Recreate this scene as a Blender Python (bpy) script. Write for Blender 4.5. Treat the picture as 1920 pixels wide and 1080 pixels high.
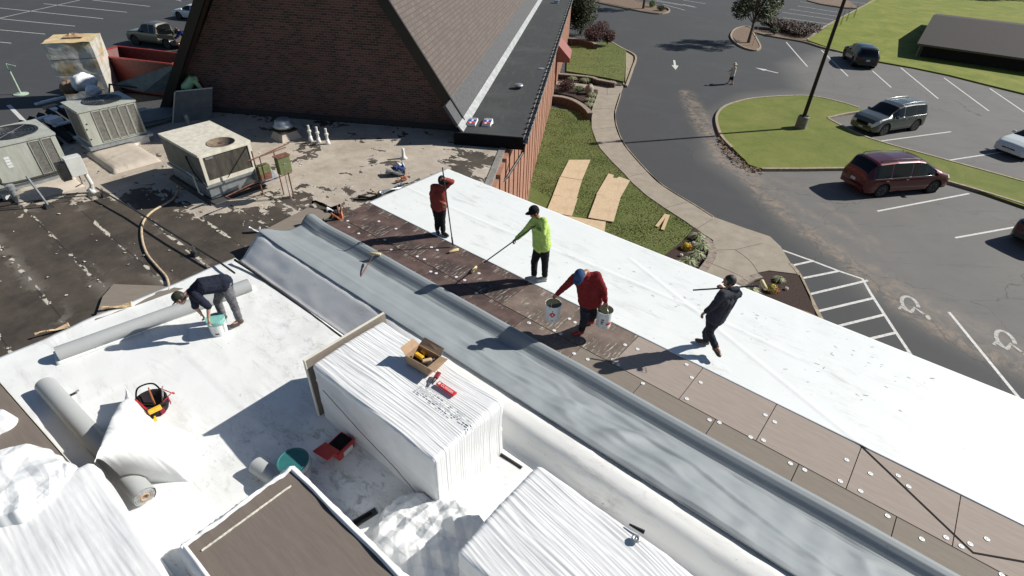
import bpy, bmesh, math, random
import numpy as np
from mathutils import Vector, Matrix, noise
random.seed(7)
R = math.radians
sc = bpy.context.scene
for o in list(bpy.data.objects): bpy.data.objects.remove(o)

# ---------------------------------------------------------------- camera, world, sun, exposure
F, PITCH, ROLL, CZ = 1021.77, R(36.246), R(1.975), 12.0
_cp, _sp, _cr, _sr = math.cos(PITCH), math.sin(PITCH), math.cos(ROLL), math.sin(ROLL)
cam = bpy.data.objects.new('camera', bpy.data.cameras.new('camera'))
sc.collection.objects.link(cam); sc.camera = cam
cam.data.sensor_width = 36; cam.data.lens = 36*F/1920; cam.data.clip_end = 3000; cam.data.clip_start = .1
right = Vector((_cr, _sr*_sp, _sr*_cp)); up = Vector((-_sr, _cr*_sp, _cr*_cp)); fwd = Vector((0, _cp, -_sp))
m = Matrix.Identity(4)
for i in range(3): m[i][0], m[i][1], m[i][2] = right[i], up[i], -fwd[i]
cam.matrix_world = Matrix.Translation((0, 0, CZ)) @ m

SUN_AZ, SUN_EL = R(16.0), R(35.5)          # direction towards the sun, from +x to +y
sd = Vector((math.cos(SUN_AZ)*math.cos(SUN_EL), math.sin(SUN_AZ)*math.cos(SUN_EL), math.sin(SUN_EL)))
sun = bpy.data.objects.new('sun', bpy.data.lights.new('sun', 'SUN'))
sc.collection.objects.link(sun)
sun.data.energy = 4.8; sun.data.angle = R(.53); sun.data.color = (1, .955, .88)
sun.rotation_euler = sd.to_track_quat('Z', 'Y').to_euler()
world = bpy.data.worlds.new("World"); sc.world = world; world.use_nodes = True
wn = world.node_tree
sky = wn.nodes.new('ShaderNodeTexSky'); sky.sky_type = 'NISHITA'; sky.sun_disc = False
sky.ozone_density = 3.0; sky.dust_density = .4; sky.sun_elevation = SUN_EL; sky.sun_rotation = math.pi/2 - SUN_AZ
wn.links.new(sky.outputs[0], wn.nodes['Background'].inputs[0])
wn.nodes['Background'].inputs[1].default_value = .05
sc.view_settings.view_transform = 'Standard'; sc.view_settings.look = 'None'
sc.view_settings.exposure = .46; sc.view_settings.gamma = 1

# ---------------------------------------------------------------- frames and photo measuring
RZ = 5.1                                   # roof level above the ground
def ray(x, y):
    u = (x-960)/F; v = -(y-540)/F
    return right*u + up*v + fwd
def P(x, y, z=0.0):                        # the real point at height z seen at photo pixel x, y
    d = ray(x, y); t = (z-CZ)/d.z
    return Vector((d.x*t, d.y*t, z))
AC = R(141.6); CV = Vector((math.cos(AC), math.sin(AC), 0)); DV = Vector((math.sin(AC), -math.cos(AC), 0))
RFR = AC - math.pi                         # roof frame: x' = -c, y' = d
AB_ = R(83.1); BV = Vector((math.cos(AB_), math.sin(AB_), 0)); AV = Vector((BV.y, -BV.x, 0))
CFR = AB_ - math.pi/2                      # church frame: x' = a, y' = b
def CD(c, d, z=0.0): return CV*c + DV*d + Vector((0, 0, z))
def AB(a, b, z=0.0): return AV*a + BV*b + Vector((0, 0, z))
def cd(p): return p.dot(CV), p.dot(DV)

# ---------------------------------------------------------------- mesh helpers
ROOTM = {}
col = sc.collection
def tag(o, label=None, cat=None, group=None, kind=None):
    if label: o['label'] = label
    if cat: o['category'] = cat
    if group: o['group'] = group
    if kind: o['kind'] = kind
    return o
def thing(name, label, cat, loc=(0, 0, 0), rz=0, group=None):
    o = bpy.data.objects.new(name, None); col.objects.link(o); o.empty_display_size = .2
    o.location = loc; o.rotation_euler = (0, 0, rz)
    ROOTM[o.name] = Matrix.Translation(Vector(loc)) @ Matrix.Rotation(rz, 4, 'Z')
    return tag(o, label, cat, group)
class MB:
    def __init__(s): s.v = []; s.f = []; s.m = []; s.X = Matrix.Identity(4)
    def add(s, vs, fs, mi=0):
        n = len(s.v); s.v += [s.X @ Vector(v) for v in vs]
        s.f += [tuple(i+n for i in f) for f in fs]; s.m += [mi]*len(fs)
        return s
    def box(s, x0, x1, y0, y1, z0, z1, mi=0, t=0):
        return s.add([(x0, y0, z0), (x1, y0, z0), (x1, y1, z0), (x0, y1, z0), (x0+t, y0+t, z1), (x1-t, y0+t, z1), (x1-t, y1-t, z1), (x0+t, y1-t, z1)],
                     [(3, 2, 1, 0), (4, 5, 6, 7), (0, 1, 5, 4), (1, 2, 6, 5), (2, 3, 7, 6), (3, 0, 4, 7)], mi)
    def tube(s, pts, r, n=8, mi=0, cap=True):
        pts = [Vector(p) for p in pts]; rs = r if isinstance(r, (list, tuple)) else [r]*len(pts)
        vs = []; a = None
        for i, p in enumerate(pts):
            t = (pts[min(i+1, len(pts)-1)] - pts[max(i-1, 0)])
            t = t.normalized() if t.length > 1e-9 else Vector((0, 0, 1))
            if a is None: a = t.orthogonal().normalized()
            else: a = (a - t*a.dot(t)).normalized()
            b = t.cross(a)
            vs += [p + (a*math.cos(2*math.pi*k/n) + b*math.sin(2*math.pi*k/n))*rs[i] for k in range(n)]
        fs = [(i*n+k, i*n+(k+1) % n, (i+1)*n+(k+1) % n, (i+1)*n+k) for i in range(len(pts)-1) for k in range(n)]
        if cap: fs += [tuple(range(n-1, -1, -1)), tuple((len(pts)-1)*n+k for k in range(n))]
        return s.add(vs, fs, mi)
    def lathe(s, prof, c=(0, 0, 0), n=20, mi=0, axis='z'):
        vs = []
        for r, z in prof:
            for k in range(n):
                a = 2*math.pi*k/n; q = (r*math.cos(a), r*math.sin(a), z)
                if axis == 'y': q = (q[0], q[2], q[1])
                if axis == 'x': q = (q[2], q[0], q[1])
                vs.append(Vector(q)+Vector(c))
        fs = [(i*n+k, i*n+(k+1) % n, (i+1)*n+(k+1) % n, (i+1)*n+k) for i in range(len(prof)-1) for k in range(n)]
        if prof[0][0] > 1e-6: fs.append(tuple(range(n-1, -1, -1)))
        if prof[-1][0] > 1e-6: fs.append(tuple((len(prof)-1)*n+k for k in range(n)))
        return s.add(vs, fs, mi)
    def grid(s, fn, nu, nv, mi=0):
        vs = [fn(i/nu, j/nv) for j in range(nv+1) for i in range(nu+1)]
        return s.add(vs, [(j*(nu+1)+i, j*(nu+1)+i+1, (j+1)*(nu+1)+i+1, (j+1)*(nu+1)+i) for j in range(nv) for i in range(nu)], mi)
    def poly(s, pts, z0, z1, mi=0):        # prism from a 2D outline
        pts = [(p[0], p[1]) for p in pts]
        A = sum(pts[i][0]*pts[(i+1) % len(pts)][1]-pts[(i+1) % len(pts)][0]*pts[i][1] for i in range(len(pts)))
        if A < 0: pts = pts[::-1]
        n = len(pts)
        vs = [(x, y, z0) for x, y in pts]+[(x, y, z1) for x, y in pts]
        fs = [tuple(range(n-1, -1, -1)), tuple(range(n, 2*n))]+[(i, (i+1) % n, n+(i+1) % n, n+i) for i in range(n)]
        return s.add(vs, fs, mi)
    def sheet(s, pts, z, mi=0):
        pts = [(p[0], p[1]) for p in pts]
        A = sum(pts[i][0]*pts[(i+1) % len(pts)][1]-pts[(i+1) % len(pts)][0]*pts[i][1] for i in range(len(pts)))
        if A < 0: pts = pts[::-1]
        return s.add([(x, y, z) for x, y in pts], [tuple(range(len(pts)))], mi)
    def strip(s, line, w, z, mi=0):        # flat painted line of width w along a world polyline
        line = [Vector((p[0], p[1], 0)) for p in line]; L = []; Q = []
        for i, p in enumerate(line):
            t = (line[min(i+1, len(line)-1)]-line[max(i-1, 0)]).normalized(); nn = Vector((-t.y, t.x, 0))
            L.append(p+nn*w/2); Q.append(p-nn*w/2)
        n = len(line); vs = [(p.x, p.y, z) for p in Q+L]
        return s.add(vs, [(i, i+1, n+i+1, n+i) for i in range(n-1)], mi)
    def build(s, name, mats, parent=None, smooth=False, world=False, bevel=0, **kw):
        vs = s.v
        if world and parent is not None:
            inv = ROOTM[parent.name].inverted(); vs = [inv @ Vector(v) for v in vs]
        me = bpy.data.meshes.new(name); me.from_pydata([tuple(v) for v in vs], [], s.f)
        for q in (mats if isinstance(mats, (list, tuple)) else [mats]): me.materials.append(q)
        me.polygons.foreach_set('material_index', s.m)
        if smooth: me.polygons.foreach_set('use_smooth', [True]*len(s.f))
        me.update()
        o = bpy.data.objects.new(name, me); col.objects.link(o)
        if parent is not None:
            o.parent = parent
            ROOTM[o.name] = ROOTM.get(parent.name, Matrix.Identity(4)).copy()
        if bevel:
            b = o.modifiers.new('bevel', 'BEVEL'); b.width = bevel; b.segments = 2; b.limit_method = 'ANGLE'
        if kw: tag(o, kw.get('label'), kw.get('cat'), kw.get('group'), kw.get('kind'))
        return o
def place(o, loc, rz=0):                   # put a one-mesh thing built in local coordinates
    o.location = loc; o.rotation_euler = (0, 0, rz)
    ROOTM[o.name] = Matrix.Translation(Vector(loc)) @ Matrix.Rotation(rz, 4, 'Z'); return o
def recenter(o):                           # move a world-built thing's origin to the middle of its base
    n = len(o.data.vertices); a = np.empty(n*3); o.data.vertices.foreach_get('co', a); a = a.reshape(-1, 3)
    c = np.array([a[:, 0].mean(), a[:, 1].mean(), a[:, 2].min()]); a -= c
    o.data.vertices.foreach_set('co', a.ravel()); o.location = c; o.data.update(); return o
def copy_tree(o, parent=None):
    c = o.copy(); col.objects.link(c)
    if parent is not None: c.parent = parent
    for ch in [x for x in bpy.data.objects if x.parent == o]: copy_tree(ch, c)
    return c
def smoothpath(pts, n=8):
    out = []; pts = [Vector(p) for p in pts]
    for i in range(len(pts)-1):
        a, b, c, d = pts[max(i-1, 0)], pts[i], pts[i+1], pts[min(i+2, len(pts)-1)]
        for k in range(n):
            t = k/n; out.append(.5*((2*b)+(c-a)*t+(2*a-5*b+4*c-d)*t*t+(-a+3*b-3*c+d)*t**3))
    return out+[pts[-1]]
def nz(x, y, z=0., s=1.): return noise.noise(Vector((x*s, y*s, z*s)))
def ridge(x, y, z=0.): return 1-abs(noise.noise(Vector((x, y, z))))*2

# ---------------------------------------------------------------- materials
class NT:
    def __init__(s, name, rough=.6, metal=0., spec=.5):
        s.m = bpy.data.materials.new(name); s.m.use_nodes = True; s.t = s.m.node_tree
        s.b = s.t.nodes['Principled BSDF']; s.b.inputs['Roughness'].default_value = rough
        s.b.inputs['Metallic'].default_value = metal; s.b.inputs['Specular IOR Level'].default_value = spec
        s.co = s.n('TexCoord').outputs['Object']
    def n(s, t, **kw):
        q = s.t.nodes.new('ShaderNode'+t)
        for k, v in kw.items():
            if k.startswith('i_'):
                key = k[2:]; q.inputs[int(key) if key.isdigit() else key.replace('_', ' ')].default_value = v
            else: setattr(q, k, v)
        return q
    def l(s, a, b): s.t.links.new(a, b); return b
    def noise(s, scale, detail=4, rough=.6, vec=None, stretch=None, w=None, dist=0):
        q = s.n('TexNoise', i_Scale=scale, i_Detail=detail, i_Roughness=rough, i_Distortion=dist)
        v = vec or s.co
        if stretch:
            mp = s.n('Mapping'); mp.inputs['Scale'].default_value = stretch
            if w: mp.inputs['Location'].default_value = w
            s.l(v, mp.inputs['Vector']); v = mp.outputs[0]
        s.l(v, q.inputs['Vector']); return q.outputs['Fac']
    def ramp(s, fac, stops, mode='LINEAR'):
        q = s.n('ValToRGB'); e = q.color_ramp.elements; q.color_ramp.interpolation = mode
        while len(e) > 1: e.remove(e[-1])
        for i, (p, c) in enumerate(stops):
            c = (c, c, c) if isinstance(c, (int, float)) else c
            x = e[0] if i == 0 else e.new(p)
            x.position = p; x.color = (*c[:3], 1)
        s.l(fac, q.inputs[0]); return q.outputs[0]
    def mix(s, f, a, b, mode='MIX'):
        q = s.n('Mix', data_type='RGBA', blend_type=mode)
        for v, i in ((f, 0), (a, 6), (b, 7)):
            if isinstance(v, (int, float)): q.inputs[i].default_value = v if i == 0 else (v, v, v, 1)
            elif isinstance(v, tuple): q.inputs[i].default_value = (*v[:3], 1)
            else: s.l(v, q.inputs[i])
        return q.outputs[2]
    def math(s, op, a, b=0., clamp=False):
        q = s.n('Math', operation=op, use_clamp=clamp)
        for v, i in ((a, 0), (b, 1)):
            if isinstance(v, (int, float)): q.inputs[i].default_value = v
            else: s.l(v, q.inputs[i])
        return q.outputs[0]
    def attr(s, name): return s.n('Attribute', attribute_name=name).outputs['Fac']
    def bump(s, h, strength=.3, dist=.01):
        q = s.n('Bump'); q.inputs['Strength'].default_value = strength; q.inputs['Distance'].default_value = dist
        s.l(h, q.inputs['Height']); s.l(q.outputs[0], s.b.inputs['Normal'])
    def col(s, c):
        if isinstance(c, tuple): s.b.inputs['Base Color'].default_value = (*c[:3], 1)
        else: s.l(c, s.b.inputs['Base Color'])
        return s
def plain(name, c, rough=.5, metal=0., var=.25, scale=6., bump=0., spec=.5, stretch=None):
    n = NT(name, rough, metal, spec)
    f = n.noise(scale, 5, .65, stretch=stretch)
    lo = tuple(x*(1-var) for x in c[:3]); hi = tuple(min(1, x*(1+var)) for x in c[:3])
    n.col(n.ramp(f, [(.3, lo), (.7, hi)]))
    if bump: n.bump(f, bump, .02)
    return n.m
def hexc(r, g, b):
    f = lambda v: ((v/255+.055)/1.055)**2.4 if v > 10 else v/255/12.92
    return (f(r), f(g), f(b))

M = {}
M['white_metal'] = plain('white_metal', (.55, .56, .53), .4, 0, .08)
M['beige_metal'] = plain('beige_metal', (.36, .37, .325), .5, 0, .2, 4, stretch=(1.5, 1.5, .35))
M['cream_metal'] = plain('cream_metal', (.58, .55, .46), .5, 0, .2, 4, stretch=(1.5, 1.5, .4))
M['coil'] = plain('coil', (.16, .155, .14), .6, .2, .35, 18, .2)
M['dirty_coil'] = plain('dirty_coil', (.05, .045, .035), .8, 0, .6, 9, .3, stretch=(1, 1, .25))
M['black'] = plain('black', (.006, .006, .007), .8, 0, .3, spec=.15)
M['rubber'] = plain('rubber', (.02, .02, .02), .75, 0, .3, 12)
M['dark_metal'] = plain('dark_metal', (.05, .05, .05), .45, .6, .3)
M['steel'] = plain('steel', (.42, .43, .43), .35, .8, .2)
M['galv'] = plain('galvanized', (.33, .36, .38), .4, .6, .25, 8)
M['bronze'] = plain('dark_bronze', (.012, .009, .008), .45, .3, .2)
M['olive'] = plain('olive_paint', (.13, .15, .06), .6, 0, .3, 9, .2)
M['rust'] = plain('rust', (.16, .07, .045), .8, 0, .5, 14, .3)
M['pvc'] = plain('white_pvc', (.6, .6, .57), .45, 0, .1)
M['tan_hose'] = plain('tan_hose', (.42, .33, .22), .6, 0, .3, 10)
M['red_paint'] = plain('red_paint', (.1, .013, .011), .6, 0, .4, 5, .1)
M['red_plastic'] = plain('red_plastic', (.42, .02, .02), .35, 0, .2, 8)
M['teal'] = plain('teal_plastic', (.03, .14, .14), .45, 0, .15, 8)
M['white_plastic'] = plain('white_plastic', (.66, .68, .68), .4, 0, .08, 8)
M['cardboard'] = plain('cardboard', (.36, .24, .15), .85, 0, .15, 10)
M['wood'] = plain('wood', (.5, .37, .22), .8, 0, .25, 12, .1, stretch=(1, 8, 8))
M['yellow'] = plain('yellow_plastic', (.7, .4, .03), .4, 0, .2, 8)
M['orange'] = plain('orange_plastic', (.38, .13, .05), .5, 0, .2, 8)
M['blue'] = plain('blue_plastic', (.03, .07, .28), .5, 0, .3, 8)
M['rollcover'] = plain('roller_nap', (.6, .5, .26), .9, 0, .3, 30, .3)
M['concrete'] = plain('concrete', (.28, .245, .195), .85, 0, .15, 2, .15)
M['kerb'] = plain('kerb_concrete', (.3, .25, .18), .9, 0, .35, 5, .2)
M['pale_film'] = plain('film', (.74, .75, .75), .35, 0, .05, 3)
M['skin'] = plain('skin', (.30, .155, .10), .55, 0, .12, 20)
M['skin_light'] = plain('skin_light', (.42, .24, .17), .55, 0, .1, 20)
M['hair'] = plain('hair', (.012, .009, .008), .6, 0, .4, 60)
M['mulch'] = plain('mulch', (.035, .018, .013), .95, 0, .7, 14, .8)
M['bark_mulch'] = plain('bark_mulch', (.16, .11, .075), .95, 0, .6, 12, .8)
M['bark'] = plain('bark', (.09, .065, .045), .9, 0, .4, 14, .5, stretch=(1, 1, .2))
M['stone'] = plain('stone', (.24, .2, .165), .9, 0, .3, 6, .3)
M['dark_stone'] = plain('dark_stone', (.085, .06, .045), .9, 0, .4, 6, .3)
M['line'] = (lambda n: (n.col(n.mix(n.ramp(n.noise(9, 6, .75), [(.42, 0.), (.6, 1.)]), (.62, .62, .6), (.42, .42, .4))), n.m)[1])(NT('road_paint', .7))
M['faded_line'] = (lambda n: (n.col(n.mix(n.ramp(n.noise(7, 6, .75), [(.42, 0.), (.62, 1.)]), (.5, .49, .46), (.2, .2, .19))), n.m)[1])(NT('faded_road_paint', .8))
def glassy(name, c, rough=.08):
    n = NT(name, rough, 0, .8); n.col(c); return n.m
M['glass'] = glassy('car_glass', (.004, .005, .006), .12); M['glass'].node_tree.nodes['Principled BSDF'].inputs['Specular IOR Level'].default_value = .3
M['chrome'] = (lambda n: (n.col((.6, .6, .6)), n.m)[1])(NT('chrome', .15, 1))
M['lamp_lens'] = (lambda n: (n.col((.6, .62, .62)), n.m)[1])(NT('lamp_lens', .15, 0))
M['tail'] = (lambda n: (n.col((.12, .008, .008)), n.m)[1])(NT('tail_lens', .2, 0))
def paint(name, c, metal=.45):
    n = NT(name, .28, metal); n.col(c); n.b.inputs['Coat Weight'].default_value = .7; n.b.inputs['Coat Roughness'].default_value = .06
    return n.m
def cloth(name, c, var=.3):
    n = NT(name, .9, 0, .2); f = n.noise(7, 5, .6); g = n.noise(60, 2, .5)
    n.col(n.ramp(f, [(.3, tuple(x*(1-var) for x in c)), (.7, tuple(x*(1+var) for x in c))])); n.bump(g, .2, .004)
    return n.m

# white single-ply membrane, scuffed
def membrane(name, base, dirt, amt=.5, foot=False, rough=.42):
    n = NT(name, rough)
    big = n.noise(.7, 5, .6); streak = n.noise(3.2, 8, .75, stretch=(.35, 1.6, 1), dist=.6)
    fine = n.noise(16, 6, .7, w=(3, 5, 0), stretch=(.6, 1, 1))
    k = n.ramp(n.math('MULTIPLY', n.ramp(streak, [(.5, 0.), (.66, 1.)]), n.ramp(big, [(.42, 0.), (.68, 1.)])), [(0, 0.), (1, 1.)])
    k2 = n.math('MULTIPLY', n.ramp(fine, [(.62, 0.), (.68, 1.)]), n.ramp(n.noise(1.3, 3, .5, stretch=(1, 1, 1), w=(9, 2, 0)), [(.5, 0.), (.62, 1.)]))
    c = n.mix(n.math('MULTIPLY', k, amt), base, dirt)
    c = n.mix(n.math('MULTIPLY', k2, amt), c, tuple(x*.35 for x in dirt))
    c = n.mix(n.ramp(n.noise(2.2, 3, .5), [(.35, 0.), (.7, .25)]), c, tuple(x*.88 for x in base))
    if foot:
        at = n.attr('dirty'); g1 = n.math('MULTIPLY', n.ramp(n.noise(5.5, 9, .8, stretch=(.7, 1.3, 1), dist=.8), [(.52, 0.), (.64, 1.)]), at)
        c = n.mix(n.math('MULTIPLY', g1, .75), c, (.2, .19, .17)); c = n.mix(n.math('MULTIPLY', n.ramp(n.noise(1.7, 6, .7), [(.4, 0.), (.7, .5)]), at), c, (.4, .39, .36))
    n.col(c); n.bump(n.noise(1.5, 4, .5), .25, .03); return n.m
M['membrane'] = membrane('white_membrane', (.73, .745, .735), (.36, .345, .31), .75, foot=True)
M['membrane_clean'] = membrane('clean_white_membrane', (.73, .76, .75), (.40, .40, .38), .7)
M['membrane_dirty'] = membrane('dirty_white_membrane', (.72, .72, .70), (.3, .275, .24), .75, rough=.6)
M['grey_mem'] = membrane('grey_membrane', (.222, .248, .262), (.17, .185, .195), .4, rough=.62)

# wrapped bundle film with printed text bands
n = NT('wrap_film', .33); n.col(n.ramp(n.noise(3, 5, .6), [(.3, (.62, .63, .63)), (.7, (.72, .73, .73))])); n.bump(n.noise(14, 5, .6, stretch=(.15, 1, .3)), .3, .01); M['wrap'] = n.m
# insulation facer: tan, dark used, glue streaks
def facer(name, c, glue=0., dark=(.05, .035, .03), dk=0.):
    n = NT(name, .85)
    f = n.noise(22, 6, .7, stretch=(.12, 1, 1)); b = n.noise(1.6, 5, .65)
    q = n.ramp(f, [(.3, tuple(x*.88 for x in c)), (.7, tuple(x*1.1 for x in c))])
    if dk: q = n.mix(n.math('MULTIPLY', n.ramp(b, [(.36, 0.), (.62, 1.)]), dk), q, dark)
    if glue:
        g = n.math('MULTIPLY', n.ramp(n.noise(16, 8, .8, stretch=(1.2, .16, 1), dist=.4), [(.54, 0.), (.6, 1.)]), n.ramp(n.noise(2.2, 3, .5, stretch=(1, 1, 1), w=(4, 1, 0)), [(.47, 0.), (.56, 1.)]))
        q = n.mix(n.math('MULTIPLY', g, glue), q, (.5, .48, .4))
    n.col(q); n.bump(f, .15, .01); return n.m
M['facer'] = facer('tan_facer', (.30, .25, .215))
M['facer_dark'] = facer('brown_facer', (.2, .17, .14))
M['facer_top'] = facer('stack_facer', (.155, .128, .108))
M['facer_wet'] = facer('stained_facer', (.12, .075, .065), .75, (.035, .022, .02), .9)
M['facer_glue'] = facer('glued_facer', (.2, .15, .125), .9, (.07, .055, .045), .7)
M['board_edge'] = plain('board_edge', (.6, .58, .5), .8, 0, .1)
M['panel_grey'] = plain('grey_panel', (.12, .13, .135), .7, 0, .2, 4)

# bricks
def bricks(name, axes, c1, c2, mortar, sx=1.):
    n = NT(name, .85)
    sp = n.n('SeparateXYZ'); n.l(n.co, sp.inputs[0]); cb = n.n('CombineXYZ')
    n.l(sp.outputs['XYZ'.index(axes[0])], cb.inputs[0]); n.l(sp.outputs['XYZ'.index(axes[1])], cb.inputs[1])
    b = n.n('TexBrick', i_Scale=1.0, i_Mortar_Size=.007, i_Mortar_Smooth=.3, i_Bias=-.1, i_Brick_Width=.215, i_Row_Height=.075)
    b.inputs['Color1'].default_value = (*c1, 1); b.inputs['Color2'].default_value = (*c2, 1); b.inputs['Mortar'].default_value = (*mortar, 1)
    n.l(cb.outputs[0], b.inputs['Vector'])
    c = n.mix(n.ramp(n.noise(.5, 4, .6), [(.3, 0.), (.7, .35)]), b.outputs['Color'], tuple(x*.5 for x in c2))
    n.col(c); n.bump(b.outputs['Fac'], -.5, .01); return n.m
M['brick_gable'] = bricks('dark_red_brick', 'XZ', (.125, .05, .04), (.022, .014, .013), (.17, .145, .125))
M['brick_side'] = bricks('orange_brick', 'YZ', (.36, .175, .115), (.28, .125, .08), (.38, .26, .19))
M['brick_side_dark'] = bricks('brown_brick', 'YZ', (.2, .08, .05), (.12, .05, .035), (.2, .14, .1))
# shingles: rows run along local Y of the roof object, courses along X
n = NT('brown_shingle', .9); sp = n.n('SeparateXYZ'); n.l(n.co, sp.inputs[0]); cb = n.n('CombineXYZ')
n.l(sp.outputs[1], cb.inputs[0]); n.l(sp.outputs[2], cb.inputs[1])
b = n.n('TexBrick', i_Scale=1.0, i_Mortar_Size=.014, i_Mortar_Smooth=.4, i_Bias=0., i_Brick_Width=.33, i_Row_Height=.125); b.offset = .37; b.offset_frequency = 2
b.inputs['Color1'].default_value = (.125, .1, .088, 1); b.inputs['Color2'].default_value = (.085, .069, .062, 1); b.inputs['Mortar'].default_value = (.042, .034, .031, 1)
n.l(cb.outputs[0], b.inputs['Vector'])
n.col(n.mix(.35, b.outputs['Color'], n.ramp(n.noise(30, 4, .7), [(.3, (.05, .041, .037)), (.7, (.16, .13, .113))]))); n.bump(b.outputs['Fac'], -.4, .02); M['shingle'] = n.m
n = NT('shed_shingle', .9); n.col(n.ramp(n.noise(9, 6, .75), [(.35, (.012, .009, .009)), (.68, (.03, .023, .021))])); M['shed_shingle'] = n.m
# black granulated cap sheet
n = NT('black_cap_sheet', .85); f = n.noise(.6, 6, .65); g = n.noise(2.4, 6, .7, stretch=(3, .5, 1))
c = n.ramp(n.noise(30, 3, .7), [(.3, (.024, .026, .027)), (.7, (.044, .047, .048))]); c = n.mix(n.ramp(g, [(.55, 0.), (.75, .3)]), c, (.13, .13, .125)); c = n.mix(n.ramp(f, [(.5, 0.), (.75, .35)]), c, (.1, .1, .095)); n.col(c); M['cap_sheet'] = n.m
n = NT('silver_flashing', .5, .1); n.col(n.mix(n.ramp(n.noise(5, 6, .7), [(.35, 0.), (.7, 1.)]), (.42, .43, .43), (.2, .21, .21))); M['flash'] = n.m
n = NT('worn_gutter', .5, .3); n.col(n.ramp(n.noise(6, 5, .8, stretch=(1, 1.2, 1)), [(.44, (.03, .03, .03)), (.52, (.38, .38, .37))])); M['gutter'] = n.m
# asphalt: grey fields plus dust attribute
n = NT('asphalt', .82, 0, .35)
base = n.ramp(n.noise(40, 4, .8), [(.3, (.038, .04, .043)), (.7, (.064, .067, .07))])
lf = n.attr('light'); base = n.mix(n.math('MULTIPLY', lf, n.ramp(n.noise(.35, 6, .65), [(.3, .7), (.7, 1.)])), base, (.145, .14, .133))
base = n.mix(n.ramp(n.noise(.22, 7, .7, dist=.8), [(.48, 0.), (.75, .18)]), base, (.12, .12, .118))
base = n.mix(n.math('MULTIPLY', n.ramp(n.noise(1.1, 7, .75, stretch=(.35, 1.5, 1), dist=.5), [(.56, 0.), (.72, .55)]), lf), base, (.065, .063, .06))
du = n.math('MULTIPLY', n.attr('dust'), n.ramp(n.noise(1.6, 8, .8, dist=.9), [(.42, .0), (.62, 1.)]), True)
base = n.mix(n.math('MULTIPLY', du, .75), base, (.3, .235, .175))
cr = n.n('TexVoronoi', feature='DISTANCE_TO_EDGE', i_Scale=.16); wv = n.n('Mix', data_type='VECTOR'); 
nn_ = n.n('TexNoise', i_Scale=.9, i_Detail=6); n.l(n.co, nn_.inputs['Vector']); va = n.n('VectorMath', operation='MULTIPLY_ADD'); va.inputs[1].default_value = (1.6, 1.6, 0); n.l(nn_.outputs['Color'], va.inputs[0]); n.l(n.co, va.inputs[2]); n.l(va.outputs[0], cr.inputs['Vector'])
base = n.mix(n.math('MULTIPLY', n.ramp(cr.outputs['Distance'], [(0., 1.), (.0035, 0.)]), .55), base, (.03, .03, .03))
vs_ = n.n('TexVoronoi', i_Scale=.55); n.l(n.co, vs_.inputs['Vector'])
base = n.mix(n.math('MULTIPLY', n.ramp(vs_.outputs['Distance'], [(.0, 1.), (.11, 0.)]), n.ramp(n.noise(14, 3, .7), [(.5, 0.), (.6, .6)])), base, (.04, .038, .035))
n.col(base); n.bump(n.noise(60, 3, .7), .3, .01); M['asphalt'] = n.m
# grass
def grassmat(name, dark, mid, dry, dryamt):
    n = NT(name, .9, 0, .2)
    f = n.noise(13, 9, .9); g = n.noise(.45, 6, .7, dist=.5)
    c = n.ramp(f, [(.36, dark), (.64, mid)])
    c = n.mix(n.math('MULTIPLY', n.ramp(g, [(.38, 0.), (.68, 1.)]), dryamt), c, dry)
    c = n.mix(n.ramp(n.noise(2.5, 5, .7), [(.55, 0.), (.75, .4)]), c, dark)
    n.col(c); n.bump(f, .5, .03); return n.m
M['grass'] = grassmat('lawn', (.08, .108, .02), (.15, .18, .038), (.24, .23, .07), .5)
M['grass2'] = grassmat('far_lawn', (.095, .13, .018), (.16, .2, .03), (.27, .26, .06), .7)
M['grass3'] = grassmat('near_lawn', (.06, .085, .022), (.135, .165, .045), (.2, .19, .08), .4)
M['dirt'] = plain('dirt', (.24, .16, .105), .95, 0, .3, 3, .4)
M['osb'] = (lambda n: (n.col(n.mix(n.ramp(n.noise(1.4, 4, .6), [(.5, 0.), (.72, .4)]), n.ramp(n.noise(17, 6, .8, stretch=(1, 1.7, 1)), [(.34, (.36, .26, .155)), (.5, (.52, .4, .26)), (.68, (.62, .5, .35))]), (.3, .2, .12))), n.m)[1])(NT('osb', .8))
def leafy(name, a, b):
    n = NT(name, .65, 0, .3); oi = n.n('NewGeometry'); n.col(n.ramp(oi.outputs['Random Per Island'], [(0, a), (1, b)])); return n.m
M['leaf'] = leafy('tree_leaf', (.03, .05, .02), (.085, .11, .045))
M['leaf_dark'] = leafy('evergreen_leaf', (.012, .02, .008), (.05, .065, .015))
M['leaf_purple'] = leafy('barberry_leaf', (.03, .012, .012), (.09, .03, .025))
M['leaf_var'] = leafy('variegated_leaf', (.16, .2, .09), (.5, .52, .33))
M['leaf_green'] = leafy('shrub_leaf', (.06, .1, .03), (.14, .2, .07))
M['leaf_brown'] = leafy('juniper_leaf', (.035, .022, .016), (.1, .06, .04))
M['petal_y'] = leafy('yellow_petal', (.6, .38, .01), (.85, .68, .06))
M['petal_r'] = leafy('red_petal', (.4, .05, .02), (.6, .15, .02))

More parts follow.
